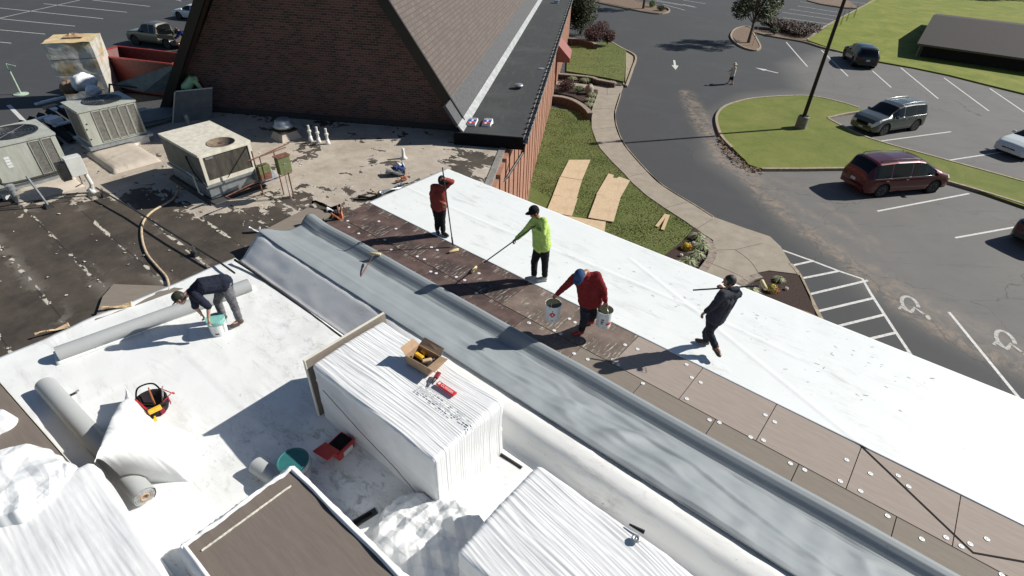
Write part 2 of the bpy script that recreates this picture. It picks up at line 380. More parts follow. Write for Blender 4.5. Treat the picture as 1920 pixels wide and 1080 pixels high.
# old roof: peeling white coating over dark felt
n = NT('peeling_roof', .85)
co_ = n.attr('coat')
v1 = n.noise(.75, 9, .62, dist=.7); v2 = n.noise(2.6, 8, .66, w=(7, 3, 1), stretch=(.8, 1.1, 1), dist=.6); v3 = n.noise(9., 6, .7)
sm = n.math('ADD', n.math('ADD', n.math('MULTIPLY', v1, .8), n.math('MULTIPLY', v2, .65)), co_)
cov = n.ramp(sm, [(.708, 0.), (.714, 1.)])
cream = n.mix(n.ramp(n.noise(1.3, 7, .7, dist=.4), [(.3, 0.), (.7, 1.)]), (.46, .405, .34), (.29, .245, .195))
cream = n.mix(n.ramp(n.noise(6, 6, .7), [(.55, 0.), (.75, .5)]), cream, (.2, .165, .13))
cream = n.mix(n.ramp(sm, [(.712, .9), (.73, 0.)]), cream, (.62, .58, .5))
felt = n.mix(n.ramp(n.noise(.9, 7, .7), [(.35, 0.), (.7, 1.)]), (.032, .025, .019), (.085, .068, .052))
felt = n.mix(n.ramp(n.noise(3, 7, .75, stretch=(1, .6, 1), dist=.8), [(.58, 0.), (.7, .5)]), felt, (.12, .11, .095))
sp = n.n('SeparateXYZ'); n.l(n.co, sp.inputs[0])
fr = n.math('FRACT', n.math('DIVIDE', n.math('ADD', n.math('ADD', sp.outputs[1], 2.47), n.math('MULTIPLY', n.noise(1.2, 4, .6), .06)), .9))
dsm = n.math('ABSOLUTE', n.math('SUBTRACT', fr, .5))
seam = n.ramp(dsm, [(.0, 1.), (.022, 0.)]); seamw = n.ramp(dsm, [(.0, 1.), (.03, .9), (.06, 0.)])
felt = n.mix(n.math('MULTIPLY', seam, .8), felt, (.012, .01, .009))
crumb = n.math('MULTIPLY', seamw, n.ramp(n.noise(7, 5, .6, stretch=(.45, 1, 1)), [(.55, 0.), (.57, 1.)]))
patch = n.math('MULTIPLY', n.ramp(dsm, [(.0, 1.), (.3, 0.)]), n.ramp(n.noise(1.1, 5, .6, w=(1, 8, 0), stretch=(1, 1, 1)), [(.56, 0.), (.6, 1.)]))
felt = n.mix(n.math('MULTIPLY', patch, .5), felt, (.2, .18, .155))
felt = n.mix(crumb, felt, (.5, .47, .4))
n.col(n.mix(cov, felt, cream)); n.bump(sm, .3, .05); M['old_roof'] = n.m

# ================================================================ THE SETTING
def W(pts, z=0.0): return [P(x, y, z) for x, y in pts]
def np_polydist(X, Y, line):               # distance of grid points to a polyline
    D = np.full(X.shape, 1e9)
    for (ax, ay), (bx, by) in zip(line[:-1], line[1:]):
        dx, dy = bx-ax, by-ay; t = np.clip(((X-ax)*dx+(Y-ay)*dy)/(dx*dx+dy*dy+1e-9), 0, 1)
        D = np.minimum(D, np.hypot(X-ax-t*dx, Y-ay-t*dy))
    return D
def np_inside(X, Y, poly):
    ins = np.zeros(X.shape, bool); n = len(poly)
    for i in range(n):
        (x1, y1), (x2, y2) = poly[i], poly[(i+1) % n]
        c = ((y1 > Y) != (y2 > Y)) & (X < (x2-x1)*(Y-y1)/((y2-y1) if y2 != y1 else 1e-9)+x1)
        ins ^= c
    return ins
def sdist(X, Y, poly):                     # >0 inside
    d = np_polydist(X, Y, list(poly)+[poly[0]]); return np.where(np_inside(X, Y, poly), d, -d)
def attr_grid(name, xs, ys, z, attrs, mat, **kw):
    X, Y = np.meshgrid(xs, ys); nx, ny = len(xs), len(ys)
    me = bpy.data.meshes.new(name)
    co = np.stack([X, Y, np.full(X.shape, z)], -1).reshape(-1, 3)
    idx = np.arange(nx*ny).reshape(ny, nx)
    fs = np.stack([idx[:-1, :-1], idx[:-1, 1:], idx[1:, 1:], idx[1:, :-1]], -1).reshape(-1, 4)
    keep = kw.pop('keep', None)
    if keep is not None:
        k = keep(X, Y); kk = k[:-1, :-1] & k[1:, 1:] & k[:-1, 1:] & k[1:, :-1]; fs = fs[kk.ravel()]
        used = np.unique(fs); mp = np.zeros(nx*ny, int); mp[used] = np.arange(len(used)); fs = mp[fs]; co = co[used]
    else: used = np.arange(nx*ny)
    me.from_pydata(co.tolist(), [], fs.tolist())
    for an, fn in attrs.items():
        a = me.attributes.new(an, 'FLOAT', 'POINT'); a.data.foreach_set('value', fn(X, Y).ravel()[used].astype(np.float32))
    me.materials.append(mat); o = bpy.data.objects.new(name, me); col.objects.link(o)
    return tag(o, **kw) if kw else o
xy = lambda pts: [(p.x, p.y) for p in pts]

MB().box(-1500, 1500, -1500, 1500, -.6, -.3).build('ground', M['grass2'], kind='structure')
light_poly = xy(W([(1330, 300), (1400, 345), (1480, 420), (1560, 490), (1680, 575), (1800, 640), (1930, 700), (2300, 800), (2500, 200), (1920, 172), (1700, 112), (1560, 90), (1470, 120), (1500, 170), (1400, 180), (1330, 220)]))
dusts = [(xy(W([(1287, 172), (1297, 205), (1312, 235), (1335, 262), (1352, 300), (1400, 330), (1440, 375), (1500, 425), (1560, 465), (1640, 530), (1720, 590), (1800, 640), (1920, 690), (2100, 780)])), .55, 1.),
         (xy(W([(1400, 322), (1440, 350), (1540, 415), (1640, 470)])), .25, .75), (xy(W([(1300, 190), (1330, 240), (1350, 268), (1385, 312), (1420, 326)])), .5, 1.),
         (xy(W([(1640, 500), (1700, 545), (1800, 610), (1930, 665)])), .35, .7), (xy(W([(1540, 380), (1600, 420), (1640, 455)])), .2, .6),
         (xy(W([(1420, 330), (1500, 350), (1560, 355)])), .35, .45), (xy(W([(1690, 570), (1740, 585), (1790, 590), (1850, 620)])), .5, .6)]
def dustfn(X, Y):
    v = np.zeros(X.shape)
    for l, w, a in dusts: v = np.maximum(v, a*np.clip(1.2-np_polydist(X, Y, l)/(w*1.1), 0, 1))
    return v
xs = np.unique(np.concatenate([np.arange(-120, 2, 3.), np.arange(2, 46, .3), np.arange(46, 170, 3.)]))
ys = np.unique(np.concatenate([np.arange(-25, 8, 3.), np.arange(8, 60, .3), np.arange(60, 240, 4.)]))
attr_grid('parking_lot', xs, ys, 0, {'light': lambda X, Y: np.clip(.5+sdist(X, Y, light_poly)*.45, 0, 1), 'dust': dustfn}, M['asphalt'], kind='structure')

# --- painted lines
ln = MB()
def pline(a, b, w=.11, mi=0): ln.strip([P(*a), P(*b)], w, .004, mi)
for a, b in [((1474, 79), (1514, 125)), ((1540, 94), (1590, 143)), ((1636, 133), (1671, 164)), ((1689, 127), (1759, 185)), ((1770, 146), (1854, 208)), ((1856, 166), (1935, 220)),
             ((1648, 265), (1783, 247)), ((1776, 301), (1900, 282)), ((1645, 396), (1817, 363)), ((1791, 446), (1930, 421)), ((1779, 585), (1925, 764)),
             ((0, 34), (150, 0)), ((0, 15), (193, 35)), ((0, 35), (141, 49)), ((0, 56), (85, 64)), ((0, 79), (21, 81)), ((82, 7), (238, 23)), ((173, 0), (281, 12)), ((300, -8), (340, 2)),
             ((1280, 0), (1323, 7)), ((1280, 8), (1303, 13)), ((1218, 0), (1280, 10)), ((1243, 8), (1284, 19)), ((1230, 0), (1306, 14)), ((1495, 11), (1570, 23)), ((1480, 17), (1573, 31)), ((1467, 23), (1563, 37)),
             ((1468, 33), (1553, 45)), ((1515, 48), (1540, 53)), ((1567, 0), (1627, 7)), ((1500, 3), (1600, 17))]: pline(a, b)
ln.build('parking_lines', M['line'], kind='structure')
ln = MB()
hz = [(1461, 467), (1520, 488), (1575, 509), (1617, 523), (1633, 551), (1679, 622), (1714, 674), (1740, 716)]
ln.strip(W(hz), .11, .004)
for a, b in [((1481, 499), (1526, 489)), ((1504, 522), (1575, 508)), ((1518, 552), (1627, 526)), ((1533, 584), (1638, 559)), ((1562, 614), (1659, 590)), ((1600, 643), (1679, 624)), ((1640, 675), (1706, 661))]: ln.strip(W([a, b]), .11, .008)
ln.build('hatched_walkway_lines', M['line'], kind='structure')
def arrow(tail, tip, lab):
    a, b = P(*tail), P(*tip); t = (b-a); L = t.length; t.normalize(); nn = Vector((-t.y, t.x, 0))
    pts = [(0, .09), (.55*L, .09), (.55*L, .3), (L, 0), (.55*L, -.3), (.55*L, -.09), (0, -.09)]
    o = MB().sheet([a+t*x+nn*y for x, y in pts], .005).build('road_arrow', M['line']); tag(recenter(o), lab, 'road marking', 'painted arrows on the asphalt')
arrow((1264, 113), (1267, 131), 'painted white arrow on the dark driveway pointing towards the roof')
arrow((1459, 137), (1416, 127), 'painted white arrow on the asphalt pointing left towards the small tree')
def wheelchair(c, ux, uy, lab):            # access symbol from its strokes
    o_ = P(*c); X = (P(*ux)-o_); Y = (P(*uy)-o_); mb = MB()
    q = lambda x, y: o_+X*x+Y*y
    wdt = .13
    mb.strip([q(.62*math.cos(t)-.05, .62*math.sin(t)-.3) for t in np.linspace(R(115), R(395), 16)], wdt, .005)
    mb.strip([q(-.1, .75), q(-.05, .05), q(.5, .0)], wdt, .009); mb.strip([q(.5, .05), q(.72, -.75), q(.98, -.72)], wdt, .007)
    mb.sheet([q(-.1+.19*math.cos(t), 1.05+.19*math.sin(t)) for t in np.linspace(0, 6.0, 12)], .006)
    tag(recenter(mb.build('accessible_symbol', M['faded_line'])), lab, 'road marking', 'wheelchair symbols in the accessible bays')
wheelchair((1713, 577), (1704, 594), (1738, 596), 'worn white wheelchair symbol beside the hatched walkway')
wheelchair((1893, 645), (1884, 664), (1922, 668), 'worn white wheelchair symbol at the right edge, beyond the single bay line')

# --- kerbs, lawns, pavement
kerbs = MB(); 
def kerb(pts, w=.16, h=.15, mi=0):
    line = [Vector((p.x, p.y, 0)) for p in W(pts)]; L = []; Q = []
    line = smoothpath(line, 4); line = [Vector((p.x, p.y, 0)) for p in line]
    for i, p in enumerate(line):
        t = (line[min(i+1, len(line)-1)]-line[max(i-1, 0)]).normalized(); nn = Vector((-t.y, t.x, 0)); L.append(p+nn*w/2); Q.append(p-nn*w/2)
    n = len(line); vs = [(p.x, p.y, -.02) for p in Q]+[(p.x, p.y, h) for p in Q]+[(p.x, p.y, h) for p in L]+[(p.x, p.y, -.02) for p in L]
    fs = [(k*n+i, k*n+i+1, (k+1)*n+i+1, (k+1)*n+i) for k in range(3) for i in range(n-1)]
    fs = [f[::-1] for f in fs]; fs = [f[::-1] for f in fs]
    fs += [(0, n, 2*n, 3*n), (n-1, 4*n-1, 3*n-1, 2*n-1)]
    kerbs.add(vs, fs, mi)
isl = [(1372, 280), (1352, 258), (1343, 232), (1345, 216), (1357, 203), (1380, 194), (1413, 187), (1467, 183), (1520, 183), (1570, 193), (1610, 205)]
kerb(isl); kerb([(1611, 212), (1580, 217), (1551, 224)]); kerb([(1551, 225), (1585, 243), (1620, 259), (1673, 276), (1728, 291), (1832, 320), (1925, 346)])
kerb([(1427, 320), (1500, 320), (1580, 319)]); kerb([(1580, 319), (1700, 322), (1766, 341), (1832, 360), (1925, 389)])
kerb([(1370, 68), (1374, 60), (1383, 54), (1400, 51), (1412, 57)]); kerb([(1412, 64), (1420, 78), (1425, 91), (1413, 96), (1390, 89), (1374, 77), (1370, 68)])
kerb([(1413, 62), (1450, 70), (1507, 80), (1540, 90), (1570, 97)]); kerb([(1513, 76), (1540, 55), (1580, 33), (1620, 12), (1643, 0)]); kerb([(1415, 52), (1460, 57), (1515, 68)])
kerb([(1105, 2), (1150, 12), (1200, 22), (1235, 27), (1254, 23), (1250, 16), (1225, 10), (1190, 2)])
kerb([(1513, 2), (1540, 9), (1585, 16), (1608, 17)])
kerb([(1143, 79), (1165, 92), (1191, 107), (1186, 130), (1174, 164)]); kerb([(1163, 178), (1153, 211), (1154, 236), (1163, 262), (1176, 283), (1210, 322), (1242, 352), (1305, 391), (1336, 411)], .12, .13)
kerb([(1480, 499), (1497, 520), (1516, 560), (1536, 600), (1560, 640)], .14, .14)
kerbs.build('kerbs', M['kerb'], kind='structure')
def smoothpoly(pts, k=3, z=0.): return smoothpath(W(pts, z)+[P(*pts[0], z)], k)[:-1]
def land(name, pts, z0, z1, mat, smooth=3, **kw):
    q = smoothpoly(pts, smooth) if smooth else W(pts); return MB().poly(q, z0, z1).build(name, mat, kind='structure', **kw)
lawn_isl = isl+[(1611, 212), (1551, 224), (1585, 242), (1620, 258), (1673, 275), (1728, 290), (1832, 319), (2020, 370), (2020, 420), (1832, 361), (1766, 342), (1700, 323), (1580, 320), (1427, 320), (1396, 303), (1384, 292)]
MB().poly(smoothpoly(lawn_isl, 2), -.02, .12).build('island_lawn', M['grass'], kind='structure')
MB().poly(W([(1570, 97), (1650, 118), (1713, 129), (1780, 143), (1847, 160), (1920, 178), (2600, 320), (2900, -40), (1850, -130), (1643, -10), (1620, 12), (1580, 33), (1513, 77)]), -.02, .11).build('big_lawn', M['grass2'], kind='structure')
land('tree_island_bed', [(1371, 68), (1375, 60), (1384, 55), (1400, 52), (1412, 60), (1420, 78), (1424, 91), (1413, 95), (1390, 88)], -.02, .11, M['bark_mulch'])
land('shrub_island_bed', [(1412, 58), (1450, 58), (1515, 69), (1512, 78), (1450, 69), (1414, 63)], -.02, .10, M['bark_mulch'], 1)
land('planter_island_bed', [(1105, 1), (1150, 10), (1200, 21), (1235, 26), (1252, 22), (1225, 10), (1180, -2)], -.02, .11, M['bark_mulch'], 1)
land('far_island_bed', [(1513, 1), (1540, 8), (1585, 15), (1608, 16), (1590, 2), (1550, -6)], -.02, .11, M['bark_mulch'], 1)
land('upper_lawn', [(1062, 136), (1064, 89), (1090, 86), (1120, 82), (1146, 82), (1174, 97), (1170, 156), (1145, 150), (1113, 144)], -.02, .12, M['grass3'], 0)
land('kerb_gutter_strip', [(1146, 81), (1188, 107), (1184, 130), (1172, 162), (1168, 158), (1174, 97)], -.01, .05, M['kerb'], 0)
walk = [(1029, 154), (1062, 157), (1110, 163), (1168, 165), (1163, 178), (1153, 211), (1154, 236), (1163, 262), (1176, 283), (1210, 322), (1242, 352), (1305, 391), (1336, 411), (1400, 434), (1442, 448), (1462, 467), (1481, 499), (1497, 519),
        (1440, 512), (1420, 516), (1400, 526), (1375, 540), (1340, 552), (1290, 535), (1310, 515), (1334, 485), (1336, 455), (1322, 446), (1301, 432), (1285, 420), (1242, 392), (1212, 371), (1185, 347), (1170, 330), (1147, 307), (1125, 282), (1118, 269), (1109, 244), (1109, 211), (1121, 176), (1062, 166), (1029, 162)]
MB().poly(W(walk), -.01, .13).build('pavement', M['concrete'], kind='structure')
jt = MB()
for a, b in [((1109, 203), (1155, 204)), ((1109, 243), (1154, 238)), ((1121, 176), (1164, 177)), ((1138, 165), (1139, 178)), ((1181, 331), (1212, 323)), ((1243, 391), (1287, 379)), ((1303, 431), (1336, 411)),
             ((1338, 469), (1380, 468)), ((1380, 468), (1430, 456)), ((1336, 495), (1365, 507)), ((1365, 507), (1394, 520))]: jt.strip([P(*a, .13), P(*b, .13)], .022, .134)
jt.strip(smoothpath([P(*q, .13) for q in [(1378, 468), (1398, 482), (1412, 496), (1422, 512)]], 4), .022, .134)
jt.build('pavement_joints', plain('joint', (.09, .075, .06), .9), kind='structure')
land('main_lawn', [(975, 380), (1000, 290), (1022, 203), (1075, 210), (1104, 217), (1109, 244), (1118, 269), (1125, 282), (1147, 307), (1170, 330), (1185, 347), (1212, 371), (1242, 392), (1285, 420), (1301, 432), (1262, 470), (1230, 500), (1200, 560), (1000, 560), (930, 480)], -.02, .10, M['grass3'], 0)
land('dirt_strip', [(960, 400), (986, 300), (1003, 220), (1014, 180), (1024, 200), (1014, 250), (1005, 290), (990, 380), (985, 440)], -.02, .115, M['dirt'], 0)
land('planting_bed', [(1301, 431), (1322, 447), (1331, 462), (1330, 485), (1306, 516), (1280, 560), (1200, 560), (1240, 488), (1262, 470), (1285, 452)], -.02, .14, M['mulch'], 0)
land('corner_planting_bed', [(1497, 521), (1440, 514), (1420, 518), (1400, 528), (1375, 542), (1360, 600), (1480, 640), (1527, 598), (1516, 560)], -.02, .14, M['mulch'], 0)
land('corner_grass_patch', [(1440, 585), (1480, 580), (1515, 592), (1535, 602), (1560, 640), (1440, 640)], -.02, .15, M['dirt'], 0)
land('upper_planting_bed', [(1038, 141), (1075, 144), (1113, 150), (1163, 160), (1163, 164), (1110, 162), (1036, 154)], -.02, .14, M['mulch'], 0)
land('lower_planting_bed', [(1030, 164), (1120, 176), (1108, 200), (1107, 214), (1095, 200), (1071, 188), (1027, 178)], -.02, .3, M['mulch'], 0)
# wilted dirt and leaf litter along the broken kerb
litter = MB()
for i in range(260):
    t = random.random(); q = [(1350, 262), (1362, 285), (1380, 303), (1402, 318), (1430, 322)]
    k = min(3, int(t*4)); f = t*4-k; px = q[k][0]*(1-f)+q[k+1][0]*f+random.gauss(0, 4); py = q[k][1]*(1-f)+q[k+1][1]*f+random.gauss(0, 3)
    p = P(px, py); s = random.uniform(.03, .12); a = random.random()*6
    litter.add([p+Vector((math.cos(a+j*2.1)*s, math.sin(a+j*2.1)*s, .01+.12*random.random())) for j in range(3)], [(0, 1, 2)])
litter.build('kerb_litter', M['bark_mulch'], kind='stuff')

# ================================================================ THE CHURCH
def Pb(x, y, b):                           # real point on the vertical plane b = const of the church frame
    d = ray(x, y); t = b/d.dot(BV); return Vector((0, 0, CZ))+d*t
def ab(p): return p.dot(AV), p.dot(BV), p.z
C0 = AB(-9.2, 18.2, 0)
church = thing('church_building', 'red brick church with a steep brown shingled gable roof and a flat black side roof', 'church', C0, CFR)
WZ = 5.52                                  # flat wing roof level
B0, BF, B1 = 18.2, 17.1, 62.0
right_foot, left_foot, apex = (-4.0, 5.3), (-14.9, 5.2), (-9.2, 12.95)
gw = MB()
def ABp(a, b, z): return AB(a, b, z)
gp = [(-14.9, 0), (-3.6, 0), (-3.6, 5.1), (-4.2, 5.15), (-9.2, 12.9), (-14.9, 5.3)]
n_ = len(gp); gw.add([AB(a, B0, z) for a, z in gp]+[AB(a, B0+.35, z) for a, z in gp], [tuple(range(n_)), tuple(range(2*n_-1, n_-1, -1))]+[(i, n_+i, n_+(i+1) % n_, (i+1) % n_) for i in range(n_)])
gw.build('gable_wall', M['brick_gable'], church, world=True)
MB().add([AB(a, b, z) for a, b, z in [(-14.4, B0-.03, RZ), (-2.7, B0-.03, RZ), (-2.7, B0-.03, RZ+.22), (-14.4, B0-.03, RZ+.22)]], [(0, 1, 2, 3)]).build('base_flashing', M['rubber'], church, world=True)
# slopes
def slope(f, name, mat, a0, z0, a1, z1, b0, b1, th=.12):
    n = Vector((-(z1-z0), 0, (a1-a0))); n.normalize()
    if n.z < 0: n = -n
    o0, o1 = (a0-n.x*th, z0-n.z*th), (a1-n.x*th, z1-n.z*th)
    q = [(a0, z0), (a1, z1), o1, o0]
    return f.add([AB(a, b0, z) for a, z in q]+[AB(a, b1, z) for a, z in q], [(0, 1, 2, 3), (7, 6, 5, 4), (0, 4, 5, 1), (1, 5, 6, 2), (2, 6, 7, 3), (3, 7, 4, 0)])
rs = 1.56                                  # right slope steepness
ga, gz = -4.0, WZ+.14
BR = 17.85                                 # rake plane
LO, LT = ab(Pb(320, 145, BR)), ab(Pb(374, 0, BR))
slope(s_ := MB(), '', None, ga-.42, gz+.42*rs, apex[0], gz+(ga-apex[0])*rs, BR+.03, B1)
s_.build('roof', M['shingle'], church, world=True)
zr = gz+(ga-apex[0])*rs
lk = (zr-LO[2])/(apex[0]-LO[0]); LF = (LO[0]-(LO[2]-4.7)/lk, 4.7)
slope(s_ := MB(), '', None, LF[0], LF[1], apex[0], zr, BR+.03, B1); s_.build('roof', M['shingle'], church, world=True)
slope(s_ := MB(), '', None, ga, gz, ga-.42, gz+.42*rs, BF+.02, B1, .10); s_.build('valley_strip', plain('roll_roofing', (.07, .073, .075), .85, 0, .25, 8), church, world=True)
slope(s_ := MB(), '', None, ga+.16, WZ+.012, ga-.02, gz+.03*rs+.02, BF-.05, B1, .05); s_.build('flashing', M['flash'], church, world=True)
# rake boards, dark bronze
for side in (0, 1):
    r_ = MB()
    if side == 0: q = [(ga+.12, gz-.12), (apex[0], zr+.03), (apex[0], zr-.5), (ga-.2, gz-.3)]
    else: q = [LF, (apex[0], zr+.03), (apex[0], zr-.5), (LF[0]+.38, LF[1])]
    r_.add([AB(a, BR, z) for a, z in q]+[AB(a, BR-.09, z) for a, z in q], [(0, 1, 2, 3), (7, 6, 5, 4), (0, 4, 5, 1), (1, 5, 6, 2), (2, 6, 7, 3), (3, 7, 4, 0)])
    r_.build('rake_board', M['bronze'], church, world=True)
    s_ = MB(); qq = [q[2], q[3]]           # soffit back to the wall
    s_.add([AB(qq[0][0], BR, qq[0][1]+.05), AB(qq[1][0], BR, qq[1][1]+.05), AB(qq[1][0], B0-.02, qq[1][1]+.05), AB(qq[0][0], B0-.02, qq[0][1]+.05)], [(0, 1, 2, 3)])
    s_.build('soffit', plain('brown_soffit', (.06, .04, .033)), church, world=True)
# flat wing roof
EA = -1.86
MB().add([AB(a, b, z) for z in (WZ-.1, WZ) for a, b in [(-4.2, BF-.1), (EA, BF-.1), (EA, B1), (-4.2, B1)]], [(3, 2, 1, 0), (4, 5, 6, 7), (0, 1, 5, 4), (1, 2, 6, 5), (2, 3, 7, 6), (3, 0, 4, 7)]).build('flat_roof', M['cap_sheet'], church, world=True)
MB().add([AB(a, b, z) for z in (WZ-.42, WZ-.01) for a, b in [(-4.15, BF-.14), (EA+.02, BF-.14), (EA+.02, BF-.1), (-4.15, BF-.1)]], [(3, 2, 1, 0), (4, 5, 6, 7), (0, 1, 5, 4), (1, 2, 6, 5), (2, 3, 7, 6), (3, 0, 4, 7)]).build('fascia', M['black'], church, world=True)
MB().add([AB(a, b, z) for z in (WZ-.42, WZ-.11) for a, b in [(-4.15, BF-.09), (EA+.0, BF-.09), (EA+.0, B1), (-4.15, B1)]], [(3, 2, 1, 0), (4, 5, 6, 7), (0, 1, 5, 4), (1, 2, 6, 5), (2, 3, 7, 6), (3, 0, 4, 7)]).build('soffit', M['bronze'], church, world=True)
gt = MB()
gt.add([AB(a, b, z) for b in (BF-.16, B1) for a, z in [(EA+.005, WZ+.015), (EA+.012, WZ-.2), (EA+.15, WZ-.2), (EA+.18, WZ+.02), (EA+.165, WZ+.02), (EA+.13, WZ-.17), (EA+.03, WZ-.17), (EA+.02, WZ+.015)]],
       [(i, (i+1) % 8, 8+(i+1) % 8, 8+i) for i in range(8)]+[(7, 6, 5, 4, 3, 2, 1, 0)])
gut = gt.build('gutter', M['gutter'], church, world=True)
for k in range(46):
    b = BF+.1+k*.5*(1+k*.012)
    MB().add([AB(EA-.03+dx, b+dy, WZ+.024+dz) for dz in (0, .016) for dx, dy in [(0, 0), (.21, 0), (.21, .1), (0, .1)]], [(3, 2, 1, 0), (4, 5, 6, 7), (0, 1, 5, 4), (1, 2, 6, 5), (2, 3, 7, 6), (3, 0, 4, 7)]).build('bracket', M['black'], gut, world=True)
MB().tube([AB(EA+.05, BF-.02, WZ-.2), AB(EA+.0, BF-.04, WZ-.55), AB(-2.2, 15.9, 4.6), AB(-2.42, 15.4, 4.45), AB(-2.5, 15.35, 2.)], .045, 8).build('downspout', M['bronze'], church, world=True)
# east wall with pilasters
side = MB()
for b0, b1 in [(13.7, B1)]:
    side.add([AB(a, b, z) for z in (0, 5.08) for a, b in [(-2.9, b0), (-2.62, b0), (-2.62, b1), (-2.9, b1)]], [(3, 2, 1, 0), (4, 5, 6, 7), (0, 1, 5, 4), (1, 2, 6, 5), (2, 3, 7, 6), (3, 0, 4, 7)])
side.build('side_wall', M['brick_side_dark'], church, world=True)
b = 13.75; k = 0
while b < 58:
    if not (38.8 < b < 41.4):
        w_ = .95 if k % 3 != 2 else .55
        MB().add([AB(a, bb, z) for z in (0, 5.06) for a, bb in [(-2.62, b), (-2.28, b), (-2.28, b+w_), (-2.62, b+w_)]], [(3, 2, 1, 0), (4, 5, 6, 7), (0, 1, 5, 4), (1, 2, 6, 5), (2, 3, 7, 6), (3, 0, 4, 7)]).build('pilaster', M['brick_side'], church, world=True)
        MB().add([AB(a, bb, z) for z in (.25, 4.7) for a, bb in [(-2.61, b+w_+.06), (-2.54, b+w_+.06), (-2.54, b+w_+.24), (-2.61, b+w_+.24)]], [(3, 2, 1, 0), (4, 5, 6, 7), (0, 1, 5, 4), (1, 2, 6, 5), (2, 3, 7, 6), (3, 0, 4, 7)]).build('window', M['glass'], church, world=True)
    b += (.95 if k % 3 != 2 else .55)+.3; k += 1
aw = MB(); awm = plain('awning_red', (.24, .085, .07), .6, 0, .15)
ac_, bc_ = -2.28, 40.6
aw.add([AB(ac_, bc_-1.3, 3.0), AB(ac_, bc_+1.3, 3.0), AB(ac_, bc_+1.3, 3.7), AB(ac_, bc_-1.3, 3.7), AB(ac_+.95, bc_-1.3, 2.75), AB(ac_+.95, bc_+1.3, 2.75), AB(ac_+.95, bc_-1.3, 2.5), AB(ac_+.95, bc_+1.3, 2.5), AB(ac_, bc_-1.3, 2.5), AB(ac_, bc_+1.3, 2.5)],
       [(3, 2, 5, 4), (4, 5, 7, 6), (8, 3, 4, 6), (2, 9, 7, 5), (9, 8, 6, 7)])
aw.build('awning', awm, church, world=True)
MB().add([AB(a, b, z) for z in (.1, 3.2) for a, b in [(-2.6, bc_-.6), (-2.5, bc_-.6), (-2.5, bc_+.6), (-2.6, bc_+.6)]], [(3, 2, 1, 0), (4, 5, 6, 7), (0, 1, 5, 4), (1, 2, 6, 5), (2, 3, 7, 6), (3, 0, 4, 7)]).build('door', plain('door_white', (.5, .47, .42), .5), church, world=True)
for (px, py, rr, lab) in [(972, 166, .2, 'round flat metal roof vent cap near the middle of the black side roof'), (1043, 6, .2, 'square metal vent box far along the black side roof')]:
    p = P(px, py, WZ); v = thing('roof_vent', lab, 'roof vent', p, CFR)
    if rr and 'round' in lab:
        MB().lathe([(.11, 0), (.11, .1)], n=16).build('collar', M['dark_metal'], v); MB().lathe([(.19, .1), (.2, .13), (.17, .17), (0, .19)], n=18).build('cap', M['galv'], v, smooth=True)
    else: MB().box(-.16, .16, -.16, .16, 0, .14, t=.02).build('base', M['galv'], v); MB().box(-.2, .2, -.2, .2, .142, .2, t=.02).build('cap', M['galv'], v)
hatch = MB().lathe([(.14, 0), (.15, .02), (0, .03)], n=14).build('pipe_flashing', M['galv']); place(hatch, P(1015, 129, WZ)); tag(hatch, 'flat grey pipe flashing by the gutter of the black side roof', 'flashing')

# ================================================================ THE LOW BUILDING AND ITS OLD ROOF
corner = CD(9.5, 10.6); corner2 = AB(-2.6, 14.0)
pl = [CD(-9, 10.6), CD(9.55, 10.6), AB(-2.6, 18.17), AB(-14.9, 18.17), CD(23.2, 6.9), CD(23.2, -7), CD(-9, -7)]
low = thing('flat_roofed_building', 'low building with a large flat roof that is being re-covered, joined to the church', 'building', CD(5, 2, 0), RFR)
MB().poly(pl, 0, RZ-.05).build('wall', M['brick_side_dark'], low, world=True)
inv = ROOTM[low.name].inverted(); plL = [tuple((inv @ Vector((p.x, p.y, 0)))[:2]) for p in pl]
W2L = lambda pts: [tuple((inv @ p)[:2]) for p in pts]
bare = W2L(W([(-200, 345), (0, 350), (60, 372), (150, 366), (200, 352), (260, 330), (330, 372), (380, 400), (450, 392), (520, 372), (570, 372), (585, 395), (640, 382), (700, 380), (760, 420), (600, 520), (300, 700), (-300, 900)], RZ))
holes = [W2L(W(q, RZ)) for q in ([(560, 345), (600, 360), (690, 352), (700, 372), (640, 400), (560, 380)], [(835, 300), (870, 275), (925, 285), (918, 330), (900, 345), (850, 315)], [(645, 302), (690, 292), (725, 285), (700, 300), (665, 312)], [(385, 395), (440, 388), (470, 410), (440, 450), (400, 440)])]
whites = [W2L(W(q, RZ)) for q in ([(0, 330), (150, 320), (240, 310), (330, 300), (340, 330), (230, 352), (180, 366), (100, 372), (0, 350)],)]
def coatfn(X, Y):
    s = -sdist(X, Y, bare); v = np.clip(s*.35, -.24, .085)
    for h in holes: v = np.where(np_inside(X, Y, h) | (sdist(X, Y, h) > -.25), np.minimum(v, .035-.12*np.clip(sdist(X, Y, h)+.2, 0, .6)), v)
    for h in whites: v = np.maximum(v, np.clip(.03+sdist(X, Y, h)*.2, -.3, .1))
    return v
xs = np.arange(min(p[0] for p in plL), max(p[0] for p in plL)+.13, .13); ys = np.arange(min(p[1] for p in plL), max(p[1] for p in plL)+.13, .13)
ro = attr_grid('roof', xs, ys, RZ, {'coat': coatfn}, M['old_roof'], keep=lambda X, Y: sdist(X, Y, plL) > -.12); ro.parent = low
MB().add([AB(a, b, z) for z in (RZ-.3, RZ+.03) for a, b in [(-2.62, 14.0), (-2.42, 14.0), (-2.42, 17.2), (-2.62, 17.2)]], [(3, 2, 1, 0), (4, 5, 6, 7), (0, 1, 5, 4), (1, 2, 6, 5), (2, 3, 7, 6), (3, 0, 4, 7)]).build('roof_edge', plain('edge_metal', (.22, .21, .19), .6), low, world=True)

